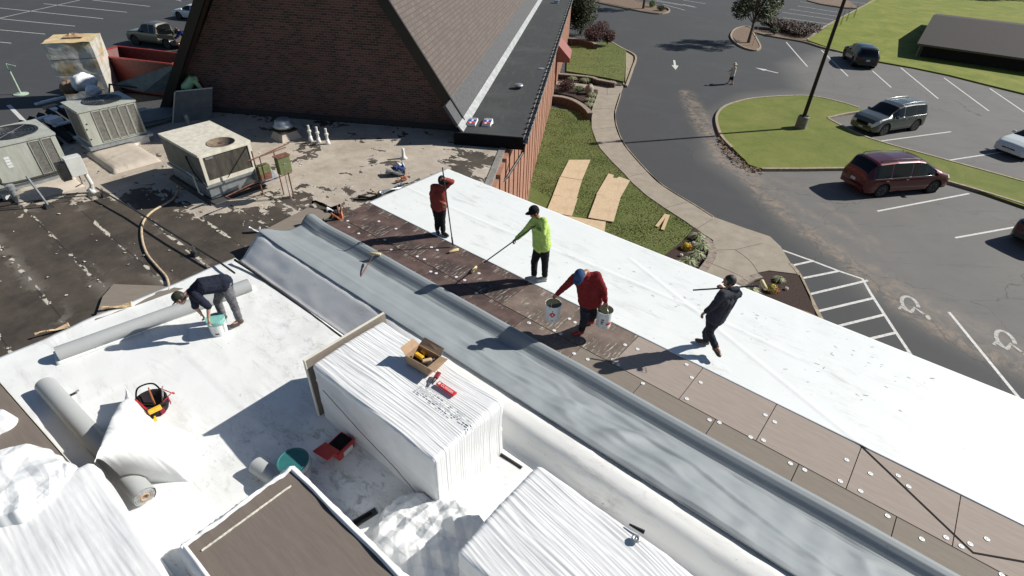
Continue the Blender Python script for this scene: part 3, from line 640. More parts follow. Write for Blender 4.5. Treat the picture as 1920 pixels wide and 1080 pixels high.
def creases(X, Y, seed, f0=1.):
    rr = random.Random(int(seed*10)); h = 0.
    X, Y = X+.08*nz(X*1.7, Y*1.7, seed), Y+.08*nz(X*1.7, Y*1.7, seed+3)
    for i in range(9):
        a = rr.random()*math.pi; f = f0*(.9+.45*i); ph = rr.random()*7; x = (X*math.cos(a)+Y*math.sin(a))*f+ph+.5*nz(X*.9, Y*.9, seed+i*2.3); t = abs((x % 1)-.5)*2; h += t*(1/(1+.55*i))*max(0, .35+1.3*nz(X*.8+i*5, Y*.8, seed))
    return h
# ---- new roofing, all in the roof frame. x' = -c, y' = d
def rroot(name, lab, cat, c, d, z=RZ, rz=0, group=None): return thing(name, lab, cat, CD(c, d, z), RFR+rz, group)
def roofsheet(name, lab, cat, fn, nu, nv, mat, group=None, th=0):   # fn(u,v) -> (c,d,z above roof)
    mb = MB().grid(lambda u, v: (lambda q: (-q[0], q[1], q[2]))(fn(u, v)), nu, nv)
    if fn is not None:
        o = mb.build(name, mat, smooth=True)
    o.location = (0, 0, RZ); o.rotation_euler = (0, 0, RFR); ROOTM[o.name] = Matrix.Translation((0, 0, RZ)) @ Matrix.Rotation(RFR, 4, 'Z')
    if th:
        s = o.modifiers.new('thick', 'SOLIDIFY'); s.thickness = th; s.offset = -1
    return tag(o, lab, cat, group)
# flat white field, near side, with lap seams
def f_white(u, v):
    c = -7+18.15*u; d = -6.8+10.85*v
    e = .08*(1-min(1, abs(11.15-c)/.25)) if c > 10.9 else 0
    wv = .012*nz(c, d, 0, .9)+.006*nz(c, d, 5, 3)
    sg = lambda t: .0045*(1+math.tanh(t/.02)); wv += sg(d-1.9)+sg(d+.6)+(sg(c-8.9) if -.6 < d < 1.9 else 0)
    wv += .012*max(0, ridge(c*.55+d*.3, d*.6, 4)-.75)*2
    return (c+(.05*nz(d, 0, 3, 1.3) if u > .98 else 0), d, .03+wv+e*.2)
roofsheet('membrane_sheet', 'wide white roofing membrane, scuffed, under the wrapped bundles and the bending man', 'roofing sheet', f_white, 300, 230, M['membrane'], th=.01)
_w = [o for o in bpy.data.objects if o.name.startswith('membrane_sheet')][-1]; _n = len(_w.data.vertices); _co = np.empty(_n*3); _w.data.vertices.foreach_get('co', _co); _co = _co.reshape(-1, 3)
_c, _d = -_co[:, 0], _co[:, 1]; _g = lambda c0, d0, sc_, sd_: np.exp(-((_c-c0)/sc_)**2-((_d-d0)/sd_)**2)
_w.data.attributes.new('dirty', 'FLOAT', 'POINT').data.foreach_set('value', np.clip(1.0*_g(4.3, 2.2, 1.3, .8)+.9*_g(5.8, 1.8, .9, .8)+.9*_g(3.2, 1.9, .8, .8)+.55*np.exp(-((_d-3.75)/.25)**2)+.5*_g(7.5, 3.2, 1.5, .6)+.03, 0, 1).astype(np.float32))
# raised kerb covered in white membrane, then the grey folded sheet
def berm_prof(d):                          # height over the roof
    pts = [(4.08, .03), (4.2, .04), (4.26, .14), (4.36, .29), (4.44, .36), (4.6, .385), (4.8, .37), (5.1, .27), (5.5, .13), (5.75, .08)]
    for (a, za), (b_, zb) in zip(pts[:-1], pts[1:]):
        if d <= b_:
            t = max(0, (d-a)/(b_-a)); t = t*t*(3-2*t); return za+(zb-za)*t
    return .07
def lift(c): return max(0, (c-10.5)/.65) if c > 10.5 else 0
def f_berm(u, v):
    c = -7+18.05*u; d = 4.06+.8*v
    z = berm_prof(d)
    if c > 5: lin = .03+.36*max(0, (d-4.1)/.56); k_ = min(1, (c-5)/2.); z = z*(1-k_)+min(lin, .395)*k_
    z += .008*nz(c, d*3, 0, 2.)+.02*max(0, ridge(c*1.3+d*2, d*.8, 2)-.7)
    far = max(0, min(1, (c-9.9)/1.1)); z = z*(1+.04*far)+.05*far*far*v*(1-v)*2+.035*far*math.sin(c*6)*v
    z += .03*max(0, nz(c*.8, d, 3, 1.4))*v*(1-v)*2
    if v > .8: z -= .03*(v-.8)/.2
    if u > .9985: z = .02
    return (c+far*far*(.18*v-.02), d, z)
roofsheet('membrane_kerb', 'raised white membrane kerb with dirty shaded side running beside the grey sheet', 'roof kerb', f_berm, 220, 16, M['membrane_dirty'], th=.01)
def f_grey(u, v):
    c = -7+18.15*u; k = v
    prof = [(4.70, None), (4.95, None), (5.2, None), (5.45, None), (5.68, None), (5.8, .09), (5.88, .12), (5.94, .155), (6.0, .2), (6.06, .232), (6.13, .24), (6.19, .215), (6.22, .15), (6.21, .09)]
    x = k*(len(prof)-1); i = min(len(prof)-2, int(x)); f = x-i
    d = prof[i][0]*(1-f)+prof[i+1][0]*f
    zi = lambda j: prof[j][1] if prof[j][1] is not None else berm_prof(prof[j][0])+.05
    z = zi(i)*(1-f)+zi(i+1)*f
    flat = max(0, 1-max(0, (k-.38)/.1)) if k > .38 else 1
    far = max(0, min(1, (c-9.6)/1.5)); z = z*(1-.3*far*flat*max(0, min(1, (d-4.9)/.5)))+.07*far*far*max(0, min(1, (5.2-d)/.4))
    # long soft buckles, stronger near the camera
    near = max(0, min(1, (6.2-c)/3.))
    wr = .03*near*max(0, 1-abs((d-5.25)-.2*math.sin(c*1.1)-.08)/.05)+.025*near*max(0, nz(c*.9+3, d*3.2, 1, 1.))+.03*near*max(0, ridge(c*.8+d*1.6, d*2.4-c*.3, 2)-.55)*1.6
    wr += .006*max(0, ridge(c*.35, d*3.+.4*math.sin(c*.7), 6)-.5)+.05*(creases(c*.55, d*.75, 5., 1.)-.3)*(.25+.75*near)
    wr += .02*math.exp(-((d-5.02-.05*nz(c, 0, 0, .8))/.03)**2)*.6
    wr += .085*math.exp(-((c-2.0+(d-5.2)*.8)/.16)**2)*math.exp(-((d-5.25)/.28)**2)+.05*math.exp(-((c-2.9+(d-5.3)*1.4)/.12)**2)*math.exp(-((d-5.35)/.22)**2)
    z += wr*flat*(1 if k > .02 else 0)+.012*nz(c, d, 8, 3.)*flat
    if k > .45: z *= 1+.1*nz(c, 0, 4, .6); d += .03*nz(c, 2, 2, .5)
    if c > 10.6: z += (c-10.6)*.22*math.exp(-((d-6.0)/.25)**2)
    return (c+far*(.1*math.sin(3.1*k)), d, z)
roofsheet('membrane_sheet', 'long grey roofing membrane folded back with a rounded roll along its far edge', 'roofing sheet', f_grey, 420, 90, M['grey_mem'], th=.008)
# far white sheet on insulation
def f_far(u, v):
    c = -7+18.1*u; d = 7.72+3.0*v
    z = .068+.004*nz(c, d, 0, .8)
    ws = math.exp(-((d-(9.1+.12*math.sin(c*.5)))/.04)**2)*.007 if c > .5 else 0
    ws += math.exp(-((d-(7.72+(c+.95)*.42+.0))/.035)**2)*.009 if -1 < c < 4.5 else 0
    if v > .985: z -= .05
    return (c, d, z+ws)
roofsheet('membrane_sheet', 'clean white roofing membrane along the far roof edge where the crew stands', 'roofing sheet', f_far, 260, 90, M['membrane_clean'], th=.006)
MB().add([(-11.1, 10.7, .03), (7, 10.7, .03), (7, 10.73, .03), (-11.1, 10.73, .03), (-11.1, 10.7, -.25), (7, 10.7, -.25), (7, 10.73, -.25), (-11.1, 10.73, -.25)],
         [(0, 1, 2, 3), (4, 7, 6, 5), (0, 4, 5, 1), (1, 5, 6, 2), (2, 6, 7, 3), (3, 7, 4, 0)]).build('roof_edge', M['white_metal'], low)
_e = bpy.data.objects[-1] if False else [o for o in bpy.data.objects if o.name.startswith('roof_edge')][-1]
_e.matrix_local = ROOTM[low.name].inverted() @ (Matrix.Translation((0, 0, RZ)) @ Matrix.Rotation(RFR, 4, 'Z'))
random.seed(21); fm = MB()
for i in range(75):
    c_, d_ = random.choice([(3.2, 9.3), (2.6, 9.7), (1.6, 9.6), (5.2, 8.4), (-.5, 9.9), (0, 8.9)]); c_ += random.gauss(0, .55); d_ += random.gauss(0, .3)
    if not 7.9 < d_ < 10.5: continue
    a = random.gauss(.3, .5); L_, w_ = random.uniform(.01, .05), random.uniform(.003, .010); u_ = Vector((math.cos(a), math.sin(a), 0)); v_ = Vector((-math.sin(a), math.cos(a), 0)); p_ = Vector((-c_, d_, .079))
    fm.add([p_-u_*L_-v_*w_, p_+u_*L_-v_*w_*.3, p_+u_*L_*.8+v_*w_, p_-u_*L_*.6+v_*w_*1.4], [(0, 1, 2, 3)])
place(fm.build('scuff_marks', plain('scuff', (.46, .455, .43), .8, 0, .3), kind='stuff'), (0, 0, RZ), RFR)
# insulation boards, two rows
BL = 1.302
def board(c0, c1, d0, d1, mat, lab, z0=.012, z1=.068, nm='insulation_board', grp='insulation boards along the strip'):
    g = .006
    mb = MB().poly([(-c0-g, d0+g), (-c1+g, d0+g), (-c1+g, d1-g), (-c0-g, d1-g)], 0, z1-z0)
    cx, cy = -(c0+c1)/2, (d0+d1)/2; mb.v = [v-Vector((cx, cy, 0)) for v in mb.v]
    o = mb.build(nm, [mat], cat='insulation board', group=grp, label=lab)
    return place(o, CD((c0+c1)/2, (d0+d1)/2, RZ+z0), RFR)
ordn = ['first', 'second', 'third', 'fourth', 'fifth', 'sixth', 'seventh', 'eighth', 'ninth', 'tenth', 'eleventh', 'twelfth', 'thirteenth', 'fourteenth']
for row in (0, 1):
    for k in range(14):
        c1 = 11.05-k*BL if row == 0 else 11.05-.0*BL-k*BL
        off = .35 if row == 0 else 1.0
        c_hi = min(11.05, 1.69+BL*8-k*BL) if row == 0 else min(11.0, 1.04+BL*8-k*BL)
        c_lo = (1.69+BL*7-k*BL) if row == 0 else (1.04+BL*7-k*BL)
        if c_lo > 10.95 or c_hi < -6.5: continue
        mid_c = (c_hi+c_lo)/2
        mt = M['facer_wet'] if mid_c > 5.2 else (M['facer_glue'] if mid_c > 3.6 else (M['facer'] if row == 0 else M['facer_dark']))
        look = 'brown adhesive-stained' if mid_c > 5.2 else ('glue-streaked tan' if mid_c > 3.6 else ('clean pinkish tan' if row == 0 else 'clean brown'))
        board(c_lo, c_hi, 6.735 if row == 0 else 6.0, 7.745 if row == 0 else 6.73, mt, look+' board, '+ordn[k]+' from far end of the row beside the '+('white sheet' if row == 0 else 'grey roll'), grp='insulation boards beside the white sheet' if row == 0 else 'insulation boards beside the grey roll')
ck = MB().strip([Vector((-(-.9), 7.72, 0)), Vector((2.44, 6.81, 0)), Vector((3.6, 7.45, 0))], .034, .0715); o = ck.build('board_gap', M['black'], kind='structure'); place(o, (0, 0, RZ), RFR)
# fastening plates
pl_px = [(c[0]/2.7+1280, c[1]/2.7+680) for c in [(45, 75), (90, 100), (20, 183), (135, 290), (185, 303), (418, 265), (465, 300), (343, 377), (408, 393), (545, 510), (617, 543), (830, 492), (950, 562), (797, 600), (900, 650), (1090, 572), (1143, 627), (1037, 776), (1210, 893), (1333, 885), (1410, 930), (1455, 918), (1540, 893), (1615, 1075)]]
pl_px += [(c[0]/3.375+600, c[1]/3.375+300) for c in [(175, 385), (183, 425), (245, 465), (372, 388), (410, 505), (480, 435), (450, 568), (705, 552), (742, 570), (615, 610), (660, 628), (700, 706), (735, 717), (862, 740), (915, 760), (1005, 717), (990, 842), (1320, 1030)]]
pl_px += [(c[0]/4.154+980, c[1]/4.154+460) for c in [(363, 572), (407, 600), (50, 605), (295, 690), (245, 663), (400, 843), (505, 888), (700, 892), (745, 930), (797, 775), (893, 808), (935, 1075), (1275, 928)]]
p0 = None
for px, py in pl_px:
    if p0 is None:
        p0 = MB().lathe([(.036, 0), (.036, .003), (.027, .005), (.023, .002), (.011, .002), (.008, .006), (0, .006)], n=12, mi=0).build('fastening_plate', M['white_plastic'], smooth=True)
        o = p0; tag(o, 'small round white fastening plate screwed down on the insulation boards', 'plate', 'fastening plates on the insulation boards')
    else: o = p0.copy(); col.objects.link(o)
    o.location = P(px, py, RZ+.07)

# ================================================================ THINGS ON THE ROOF
def at_roof(name, lab, cat, px, py, z=0., rz=0., group=None):
    p = P(px, py, RZ+z); return thing(name, lab, cat, p, RFR+rz, group)
def bar(mb, a, b, w, h, mi=0):             # rectangular bar between two points
    a, b = Vector(a), Vector(b); t = (b-a).normalized(); s = t.cross(Vector((0, 0, 1)))
    s = s.normalized() if s.length > 1e-4 else Vector((1, 0, 0)); u = s.cross(t)
    vs = [p+s*x+u*y for p in (a, b) for x, y in ((-w/2, -h/2), (w/2, -h/2), (w/2, h/2), (-w/2, h/2))]
    return mb.add(vs, [(3, 2, 1, 0), (4, 5, 6, 7), (0, 1, 5, 4), (1, 2, 6, 5), (2, 3, 7, 6), (3, 0, 4, 7)], mi)
def top_with_hole(mb, x0, x1, y0, y1, z, cx, cy, r, n=32):
    vs = []; 
    for k in range(n):
        a = 2*math.pi*k/n; vs.append((cx+r*math.cos(a), cy+r*math.sin(a), z))
    for k in range(n):
        a = 2*math.pi*k/n; dx, dy = math.cos(a), math.sin(a)
        t = min([((x1-cx) if dx > 0 else (x0-cx))/dx if abs(dx) > 1e-6 else 1e9, ((y1-cy) if dy > 0 else (y0-cy))/dy if abs(dy) > 1e-6 else 1e9])
        vs.append((cx+dx*t, cy+dy*t, z))
    fs = [(k, (k+1) % n, n+(k+1) % n, n+k) for k in range(n)]; fs = [f[::-1] for f in fs]
    cs = [(x0, y0, z), (x1, y0, z), (x1, y1, z), (x0, y1, z)]
    b = len(vs); vs += cs
    for ci, (x, y, _) in enumerate(cs):    # corner triangles
        best = [k for k in range(n)]; ang = math.atan2(y-cy, x-cx) % (2*math.pi); k = int(ang/(2*math.pi)*n) % n
        fs.append((n+k, b+ci, n+(k+1) % n))
    return mb.add(vs, fs)
def hvac(lab, c0, c1, d0, d1, z0, z1, mat, fan, kind):
    cc, dc = (c0+c1)/2, (d0+d1)/2; L, Wd = (c1-c0), (d1-d0)
    t = thing('air_conditioner', lab, 'rooftop air conditioner', CD(cc, dc, RZ), RFR, 'rooftop air conditioners')
    x0, x1, y0, y1 = -L/2, L/2, -Wd/2, Wd/2
    b = MB(); b.box(x0, x1, y0, y1, z0, z1-.04)
    b.build('body', mat, t, bevel=.012)
    fx, fy, fr = fan
    tp = MB(); top_with_hole(tp, x0-.02, x1+.02, y0-.02, y1+.02, z1, fx, fy, fr)
    tp.box(x0-.02, x1+.02, y0-.022, y0-.02, z1-.05, z1); tp.box(x0-.02, x1+.02, y1+.02, y1+.022, z1-.05, z1)
    tp.box(x1+.02, x1+.022, y0-.02, y1+.02, z1-.05, z1); tp.box(x0-.022, x0-.02, y0-.02, y1+.02, z1-.05, z1)
    tp.build('top_panel', mat, t)
    MB().lathe([(fr, z1-.03), (fr*.98, z1), (fr*1.05, z1+.015), (fr*1.06, z1-.01)], (fx, fy, 0), 32).build('fan_ring', M['dark_metal'] if kind != 'pack' else plain('stained_ring', (.16, .12, .08), .8, 0, .5, 12), t, smooth=True)
    MB().lathe([(0, z1-.035), (fr, z1-.035)], (fx, fy, 0), 32).build('fan_well', M['black'] if kind != 'pack' else M['dirty_coil'], t)
    fb = MB()
    for k in range(4):
        a = k*math.pi/2+.4
        vs = [(fx+r_*math.cos(a+w), fy+r_*math.sin(a+w), z1-.03+h) for r_, w, h in ((.05, -.3, .0), (fr*.85, -.42, .0), (fr*.92, .25, .02), (.07, .6, .022))]
        fb.add(vs, [(0, 1, 2, 3)])
    fb.lathe([(.07, z1-.03), (.07, z1+.0), (0, z1+.004)], (fx, fy, 0), 12)
    fb.build('fan', M['galv'] if kind != 'pack' else plain('rusty_fan', (.09, .06, .045), .8, 0, .6, 12), t)
    if kind != 'pack':
        gr = MB()
        for k in range(1, 8): 
            rr = fr*k/7.2; gr.tube([(fx+rr*math.cos(q), fy+rr*math.sin(q), z1+.006) for q in np.linspace(0, 2*math.pi, 26)], .003, 3, cap=False)
        for k in range(4):
            q = k*math.pi/4; gr.tube([(fx-fr*math.cos(q), fy-fr*math.sin(q), z1+.009), (fx+fr*math.cos(q), fy+fr*math.sin(q), z1+.009)], .004, 3)
        gr.build('fan_guard', M['steel'], t)
    return t, x0, x1, y0, y1
# rear left unit with five louvre panels
t, x0, x1, y0, y1 = hvac('beige rooftop air conditioner with five louvre panels, farthest from the camera of the three', 19.6, 20.85, 4.2, 5.75, .28, 1.34, M['beige_metal'], (-.03, .1, .5), 'split')
for k in range(5):
    a = y0+.32+k*(y1-y0-.36)/5
    MB().box(x1+.001, x1+.006, a+.015, a+.215, .36, 1.24).build('louvre_panel', M['coil'], t)
    fr_ = MB()
    for q in ((a, a+.015), (a+.215, a+.23)): fr_.box(x1, x1+.02, q[0], q[1], .34, 1.26)
    fr_.box(x1, x1+.02, a, a+.23, .34, .36); fr_.box(x1, x1+.02, a, a+.23, 1.24, 1.26); fr_.build('panel_frame', M['beige_metal'], t)
MB().box(x0-.1, x1+.1, y0-.1, y1+.12, .2, .275).build('base_rail', M['galv'], t); MB().box(x0, x1, y0, y1, 0, .195).build('curb', M['membrane_dirty'], t)
for q in ((.05, .5), (.1, .95), (.05, .8)): MB().lathe([(.02, 0), (.02, .012)], n=10, axis='x', c=(x1, y0+q[0], q[1])).build('knob', M['black'], t)
MB().box(x0+.2, x1-.2, y0-.012, y0-.002, .4, 1.2).build('side_louvre', M['coil'], t)
# left unit
t, x0, x1, y0, y1 = hvac('beige rooftop air conditioner at the left edge with two louvre panels and pale stickers', 18.15, 19.65, 1.55, 3.2, .3, 1.36, M['beige_metal'], (-.05, .1, .56), 'split')
for k in range(2):
    a = y1-.62+k*.27
    MB().box(x1+.001, x1+.006, a+.015, a+.23, .4, 1.26).build('louvre_panel', M['coil'], t)
    fr_ = MB()
    for q in ((a, a+.015), (a+.23, a+.245)): fr_.box(x1, x1+.02, q[0], q[1], .38, 1.28)
    fr_.box(x1, x1+.02, a, a+.245, .38, .4); fr_.box(x1, x1+.02, a, a+.245, 1.26, 1.28); fr_.build('panel_frame', M['beige_metal'], t)
for q in range(4): MB().box(x1+.001, x1+.004, y0+.42+(q % 2)*.004, y0+.53, .98-q*.075, 1.04-q*.075).build('sticker', M['white_plastic'], t)
for q in range(3): MB().box(x1+.001, x1+.004, y0+.06, y0+.15, .92-q*.09, .985-q*.09).build('sticker', M['steel'], t)
MB().box(x0-.05, x1+.08, y0-.1, y1+.1, .2, .295).build('base_rail', M['galv'], t); MB().box(x0, x1, y0, y1, 0, .195).build('curb', M['membrane_dirty'], t)
MB().tube(smoothpath([(x1+.03, y0+.1, .85), (x1+.12, y0+.12, .6), (x1+.14, y0+.25, .42), (x1+.12, y1-.1, .4), (x1+.12, y1+.25, .46)], 6), .035, 8).build('black_pipe', M['rubber'], t, smooth=True)
bx = at_roof('air_duct', 'pale green angled metal duct at the left edge below the air conditioner', 'duct', 5, 372)
MB().add([(-.5, -1.3, .05), (.12, -1.3, .05), (.12, .12, .05), (-.5, .12, .05), (-.5, -1.3, .75), (-.35, -1.3, .75), (-.3, -.1, .7), (-.5, 0, .75)], [(3, 2, 1, 0), (4, 5, 6, 7), (0, 1, 5, 4), (1, 2, 6, 5), (2, 3, 7, 6), (3, 0, 4, 7)]).build('metal_skin', M['beige_metal'], bx, bevel=.01)
# package unit
t, x0, x1, y0, y1 = hvac('cream air conditioner with a dirty coil face and rusty open fan, right of the others', 14.15, 16.3, 5.05, 6.42, .5, 1.32, M['cream_metal'], (.68, .12, .33), 'pack')
MB().box(x1+.001, x1+.006, y0+.09, y1-.1, .6, 1.23).build('coil_face', M['dirty_coil'], t)
fr_ = MB(); [fr_.box(x1, x1+.03, *q) for q in ((y0, y0+.08, .5, 1.27), (y1-.09, y1, .5, 1.27), (y0+.08, y1-.09, 1.22, 1.27), (y0+.08, y1-.09, .5, .6))]; fr_.build('frame', M['cream_metal'], t)
MB().box(x0, x1, y0-.006, y0-.001, .54, 1.22).build('side_panel', plain('side_grey', (.12, .12, .1), .6, 0, .3, 3), t)
MB().box(x0-.04, x1+.05, y0-.05, y1+.05, .43, .495).build('base_rail', M['galv'], t); MB().box(x0+.02, x1-.02, y0+.02, y1-.02, 0, .425).build('curb', M['galv'], t); MB().box(x0-.12, x1+.14, y0-.12, y1+.12, 0, .1, t=.06).build('curb_skirt', M['rubber'], t)
bar(lg := MB(), (x1+.04, y1-.12, 1.2), (x1+.04, y0+.55, .55), .012, .012); lg.build('diagonal_brace', M['black'], t)
MB().tube(smoothpath([(.35, y0-.03, 1.1), (.6, y0-.06, .8), (.95, y0-.08, .62), (x1+.1, y0-.04, .5)], 5), .02, 8).build('black_cable', M['rubber'], t, smooth=True)
MB().tube([(.3, y0-.09, .65), (.62, y0-.1, .65), (.66, y0-.1, .2), (.85, y0-.1, .2)], .022, 8).build('drain_pipe', M['pvc'], t)
MB().box(x1+.01, x1+.02, y0+.14, y0+.34, 1.14, 1.2).build('badge', M['steel'], t)
# pipe rack and olive boxes beside it
t = at_roof('disconnect_box', 'upper olive green rusted electrical box on the pipe rack beside the cream unit', 'electrical box', 546, 372, 0)
MB().box(-.09, .09, -.17, .17, .75, 1.2).build('body', M['olive'], t, bevel=.01); MB().box(-.11, .11, -.19, .19, 1.2, 1.225).build('rain_hood', M['rust'], t)
MB().tube([(0, .08, 0), (0, .08, .75)], .018, 8).build('conduit', M['rust'], t); MB().tube([(0, -.02, 0), (0, -.02, .75)], .012, 8).build('conduit', M['steel'], t); MB().box(.091, .1, -.04, .06, 1.0, 1.03).build('latch', M['steel'], t)
t = at_roof('disconnect_box', 'lower olive green box with heavy rust, hanging left of the upper one', 'electrical box', 505, 362, 0)
MB().box(-.09, .09, -.16, .16, .42, .82).build('body', M['olive'], t, bevel=.01); MB().box(.091, .095, -.15, .15, .43, .62).build('rust_stain', M['rust'], t)
MB().tube([(0, -.18, 0), (0, -.18, 1.25)], .02, 8).build('post', M['rust'], t)
t = at_roof('pipe_rack', 'rusty thin pipe rack standing beside the cream air conditioner', 'pipe rack', 520, 370, 0)
for a, b_ in [((0, -.5, 1.2), (0, .55, 1.25)), ((-.07, -.5, 1.15), (-.07, .7, 1.3)), ((0, -1.3, .5), (0, -.35, .62)), ((0, -.2, .6), (0, -.2, 1.22)), ((0, .2, 0), (0, .2, 1.25)), ((-.08, -1.2, .46), (-.08, .6, .5))]: MB().tube([a, b_], .016, 8).build('pipe', M['rust'], t)
t = at_roof('metal_sheet', 'light blue grey metal panel lying between the cream unit and the olive boxes', 'metal panel', 492, 335, .25)
MB().box(-.3, .35, -.2, .3, 0, .3, t=.1).build('panel', M['galv'], t)
# white disconnect at left unit
t = at_roof('disconnect_box', 'white electrical box on a metal stand beside the left beige air conditioner', 'electrical box', 168, 362, 0)
MB().box(-.12, .12, -.22, .15, .55, 1.05).build('body', M['white_metal'], t, bevel=.012); MB().box(-.125, .1, -.42, -.225, .5, .95).build('dark_side_box', M['dark_metal'], t)
MB().tube([(0, .1, .55), (.05, .12, .25), (.02, .06, 0)], .05, 10).build('wrapped_pipe', M['pvc'], t); MB().tube([(0, -.05, .55), (0, -.05, .3), (-.15, -.2, .2)], .015, 8).build('conduit', M['steel'], t)
MB().lathe([(.1, 0), (.06, .1), (.05, .14)], (.02, .06, 0), 12).build('pipe_boot', M['membrane_dirty'], t, smooth=True)
t = at_roof('strut_support', 'slotted steel strut standing on a black foot in front of the left unit', 'pipe support', 92, 388, 0)
bar(s_ := MB(), (0, 0, .05), (-.12, -.1, .85), .045, .03); s_.build('strut', M['galv'], t); MB().box(-.14, .14, -.09, .09, 0, .07, t=.02).build('foot', M['rubber'], t)
t = at_roof('exhaust_pipe', 'short grey capped pipe under the left air conditioner edge', 'pipe', 32, 375, 0)
MB().lathe([(.07, 0), (.07, .3), (.1, .3), (.1, .42), (0, .45)], n=14).build('pipe', M['galv'], t, smooth=False)
# curbs: raised membrane mounds left by removed units
def mound(px, py, L, Wd, H, rz, lab):
    def fn(u, v):
        x, y = (u-.5)*2, (v-.5)*2; q = max(abs(x)**6, abs(y)**6); h = H*(1-min(1, q))**.5 if q < 1 else 0
        return (x*L/2, y*Wd/2, h+.015*nz(x*L, y*Wd, 0, 3)*(h > 0))
    o = MB().grid(fn, 30, 24).build('roof_curb', M['membrane_cream'], smooth=True); place(o, P(px, py, RZ+.004), RFR+rz); tag(o, lab, 'roof curb', 'cream coated roof curbs')
M['membrane_cream'] = membrane('cream_coating', (.44, .385, .32), (.16, .13, .1), .8, rough=.8)
mound(232, 296, 2.1, 1.3, .15, 0, 'low cream coated roof curb between the left and the cream air conditioners')
mound(80, 350, 1.6, 1.5, .2, 0, 'low cream coated roof curb under the left air conditioner')
# long gas pipe with blocks
pp = [P(180, 352, RZ+.22), P(250, 392, RZ+.2), P(330, 442, RZ+.2), P(412, 492, RZ+.18), P(440, 512, RZ+.18)]
o = MB().tube(pp, .022, 8).build('gas_pipe', M['dark_metal']); tag(recenter(o), 'long thin black pipe crossing the dark roof from the left unit to the white sheet', 'pipe')
for px, py, lab in [(197, 368, 'small black pipe block under the long pipe, nearest the left unit'), (368, 478, 'small black pipe block under the long pipe, beside the pale patch')]:
    t = at_roof('pipe_block', lab, 'pipe support', px, py); MB().box(-.1, .1, -.07, .07, 0, .09, t=.015).build('block', M['rubber'], t); MB().tube([(-.05, 0, .09), (-.05, 0, .22), (.05, 0, .22), (.05, 0, .09)], .01, 6).build('clip', M['steel'], t)
pp = smoothpath([P(332, 348, RZ+.3), P(334, 358, RZ+.06), P(322, 375, RZ+.03), P(285, 397, RZ+.03), P(268, 418, RZ+.03), P(266, 445, RZ+.03), P(275, 475, RZ+.03), P(295, 500, RZ+.03), P(312, 520, RZ+.03), P(318, 545, RZ+.05)], 6)
o = MB().tube(pp, .028, 8).build('hose', M['tan_hose'], smooth=True); tag(recenter(o), 'tan hose curving across the dark bare roof to the white sheet edge', 'hose')
o = MB().tube(smoothpath([P(0, 388, RZ+.05), P(60, 376, RZ+.15), P(110, 372, RZ+.12), P(170, 366, RZ+.1)], 4), .014, 6).build('cable', M['rubber'], smooth=True); tag(recenter(o), 'thin black cable running along the left air conditioner on the dark roof', 'cable')
# exhaust fan, vent pipes
t = at_roof('exhaust_fan', 'round grey mushroom exhaust fan on a square curb beside the brick gable wall', 'exhaust fan', 537, 258)
MB().box(-.36, .36, -.36, .36, 0, .25, t=.1).build('curb', M['membrane_cream'], t); MB().box(-.3, .3, -.3, .3, .252, .3).build('base_plate', M['dark_metal'], t)
MB().lathe([(.2, .3), (.2, .36), (.33, .38), (.34, .45), (.27, .5), (.27, .58), (.2, .64), (0, .66)], n=28).build('hood', M['galv'], t, smooth=True)
for i, (px, py) in enumerate([(583, 264), (598, 267), (615, 270)]):
    t = at_roof('vent_pipe', ['left', 'middle', 'right'][i]+' one of three white vent pipes beside the round exhaust fan', 'vent pipe', px, py, group='three white vent pipes')
    MB().lathe([(.09, 0), (.06, .08), (.055, .16)], n=12).build('boot', M['membrane_dirty'], t, smooth=True); MB().lathe([(.042, .1), (.042, .3), (.065, .3), (.065, .36), (.035, .37), (.035, .52), (0, .521)], n=12).build('pipe', M['pvc'], t)
t = at_roof('vent_pipe', 'single short white vent pipe standing alone in the coated roof beyond the rags', 'vent pipe', 757, 297)
MB().lathe([(.13, 0), (.06, .06), (.045, .22), (.04, .34), (.03, .34), (.03, .2)], n=14).build('pipe', M['pvc'], t, smooth=True)
t = at_roof('vent_pipe', 'short thick grey vent pipe behind the cream air conditioner', 'vent pipe', 355, 236); MB().lathe([(.08, 0), (.08, .4), (0, .4)], n=14).build('pipe', M['galv'], t)
# grey panels at the gable foot, leaning board
t = at_roof('panel_stack', 'stack of flat grey panels lying left of the leaning board', 'panel stack', 262, 232)
for i, (dx, dy, a) in enumerate([(0, 0, .0), (.1, .12, .12), (-.05, .25, -.06)]):
    c_, s_2 = math.cos(a), math.sin(a); q = [(-.6, -1.1), (.6, -1.1), (.6, 1.1), (-.6, 1.1)]
    MB().poly([(dx+x*c_-y*s_2, dy+x*s_2+y*c_) for x, y in q], .03+i*.06, .075+i*.06).build('panel', M['panel_grey'], t)
t = thing('sloped_panel', 'big blue grey metal sheet propped on a frame against the red skip', 'metal panel', P(275, 172, RZ), 0)
qs = [P(212, 158, RZ+.9), P(268, 170, RZ+.75), P(322, 172, RZ+.7), P(334, 118, RZ+1.75)]
MB().add(qs+[q-Vector((0, 0, .05)) for q in qs], [(0, 1, 2, 3), (7, 6, 5, 4), (0, 4, 5, 1), (1, 5, 6, 2), (2, 6, 7, 3), (3, 7, 4, 0)]).build('sheet', plain('blue_grey_sheet', (.13, .16, .17), .45, .2, .25, 5), t, world=True)
fr_ = MB(); fr_.tube([P(205, 176, RZ+.1), P(205, 158, RZ+1.)], .03, 6); fr_.tube([P(322, 190, RZ), P(322, 172, RZ+.7)], .03, 6); fr_.tube([P(205, 158, RZ+.97), P(322, 172, RZ+.66)], .03, 6); fr_.build('frame', M['dark_metal'], t, world=True)
pa, pb = P(325, 231, RZ), P(397, 222, RZ)
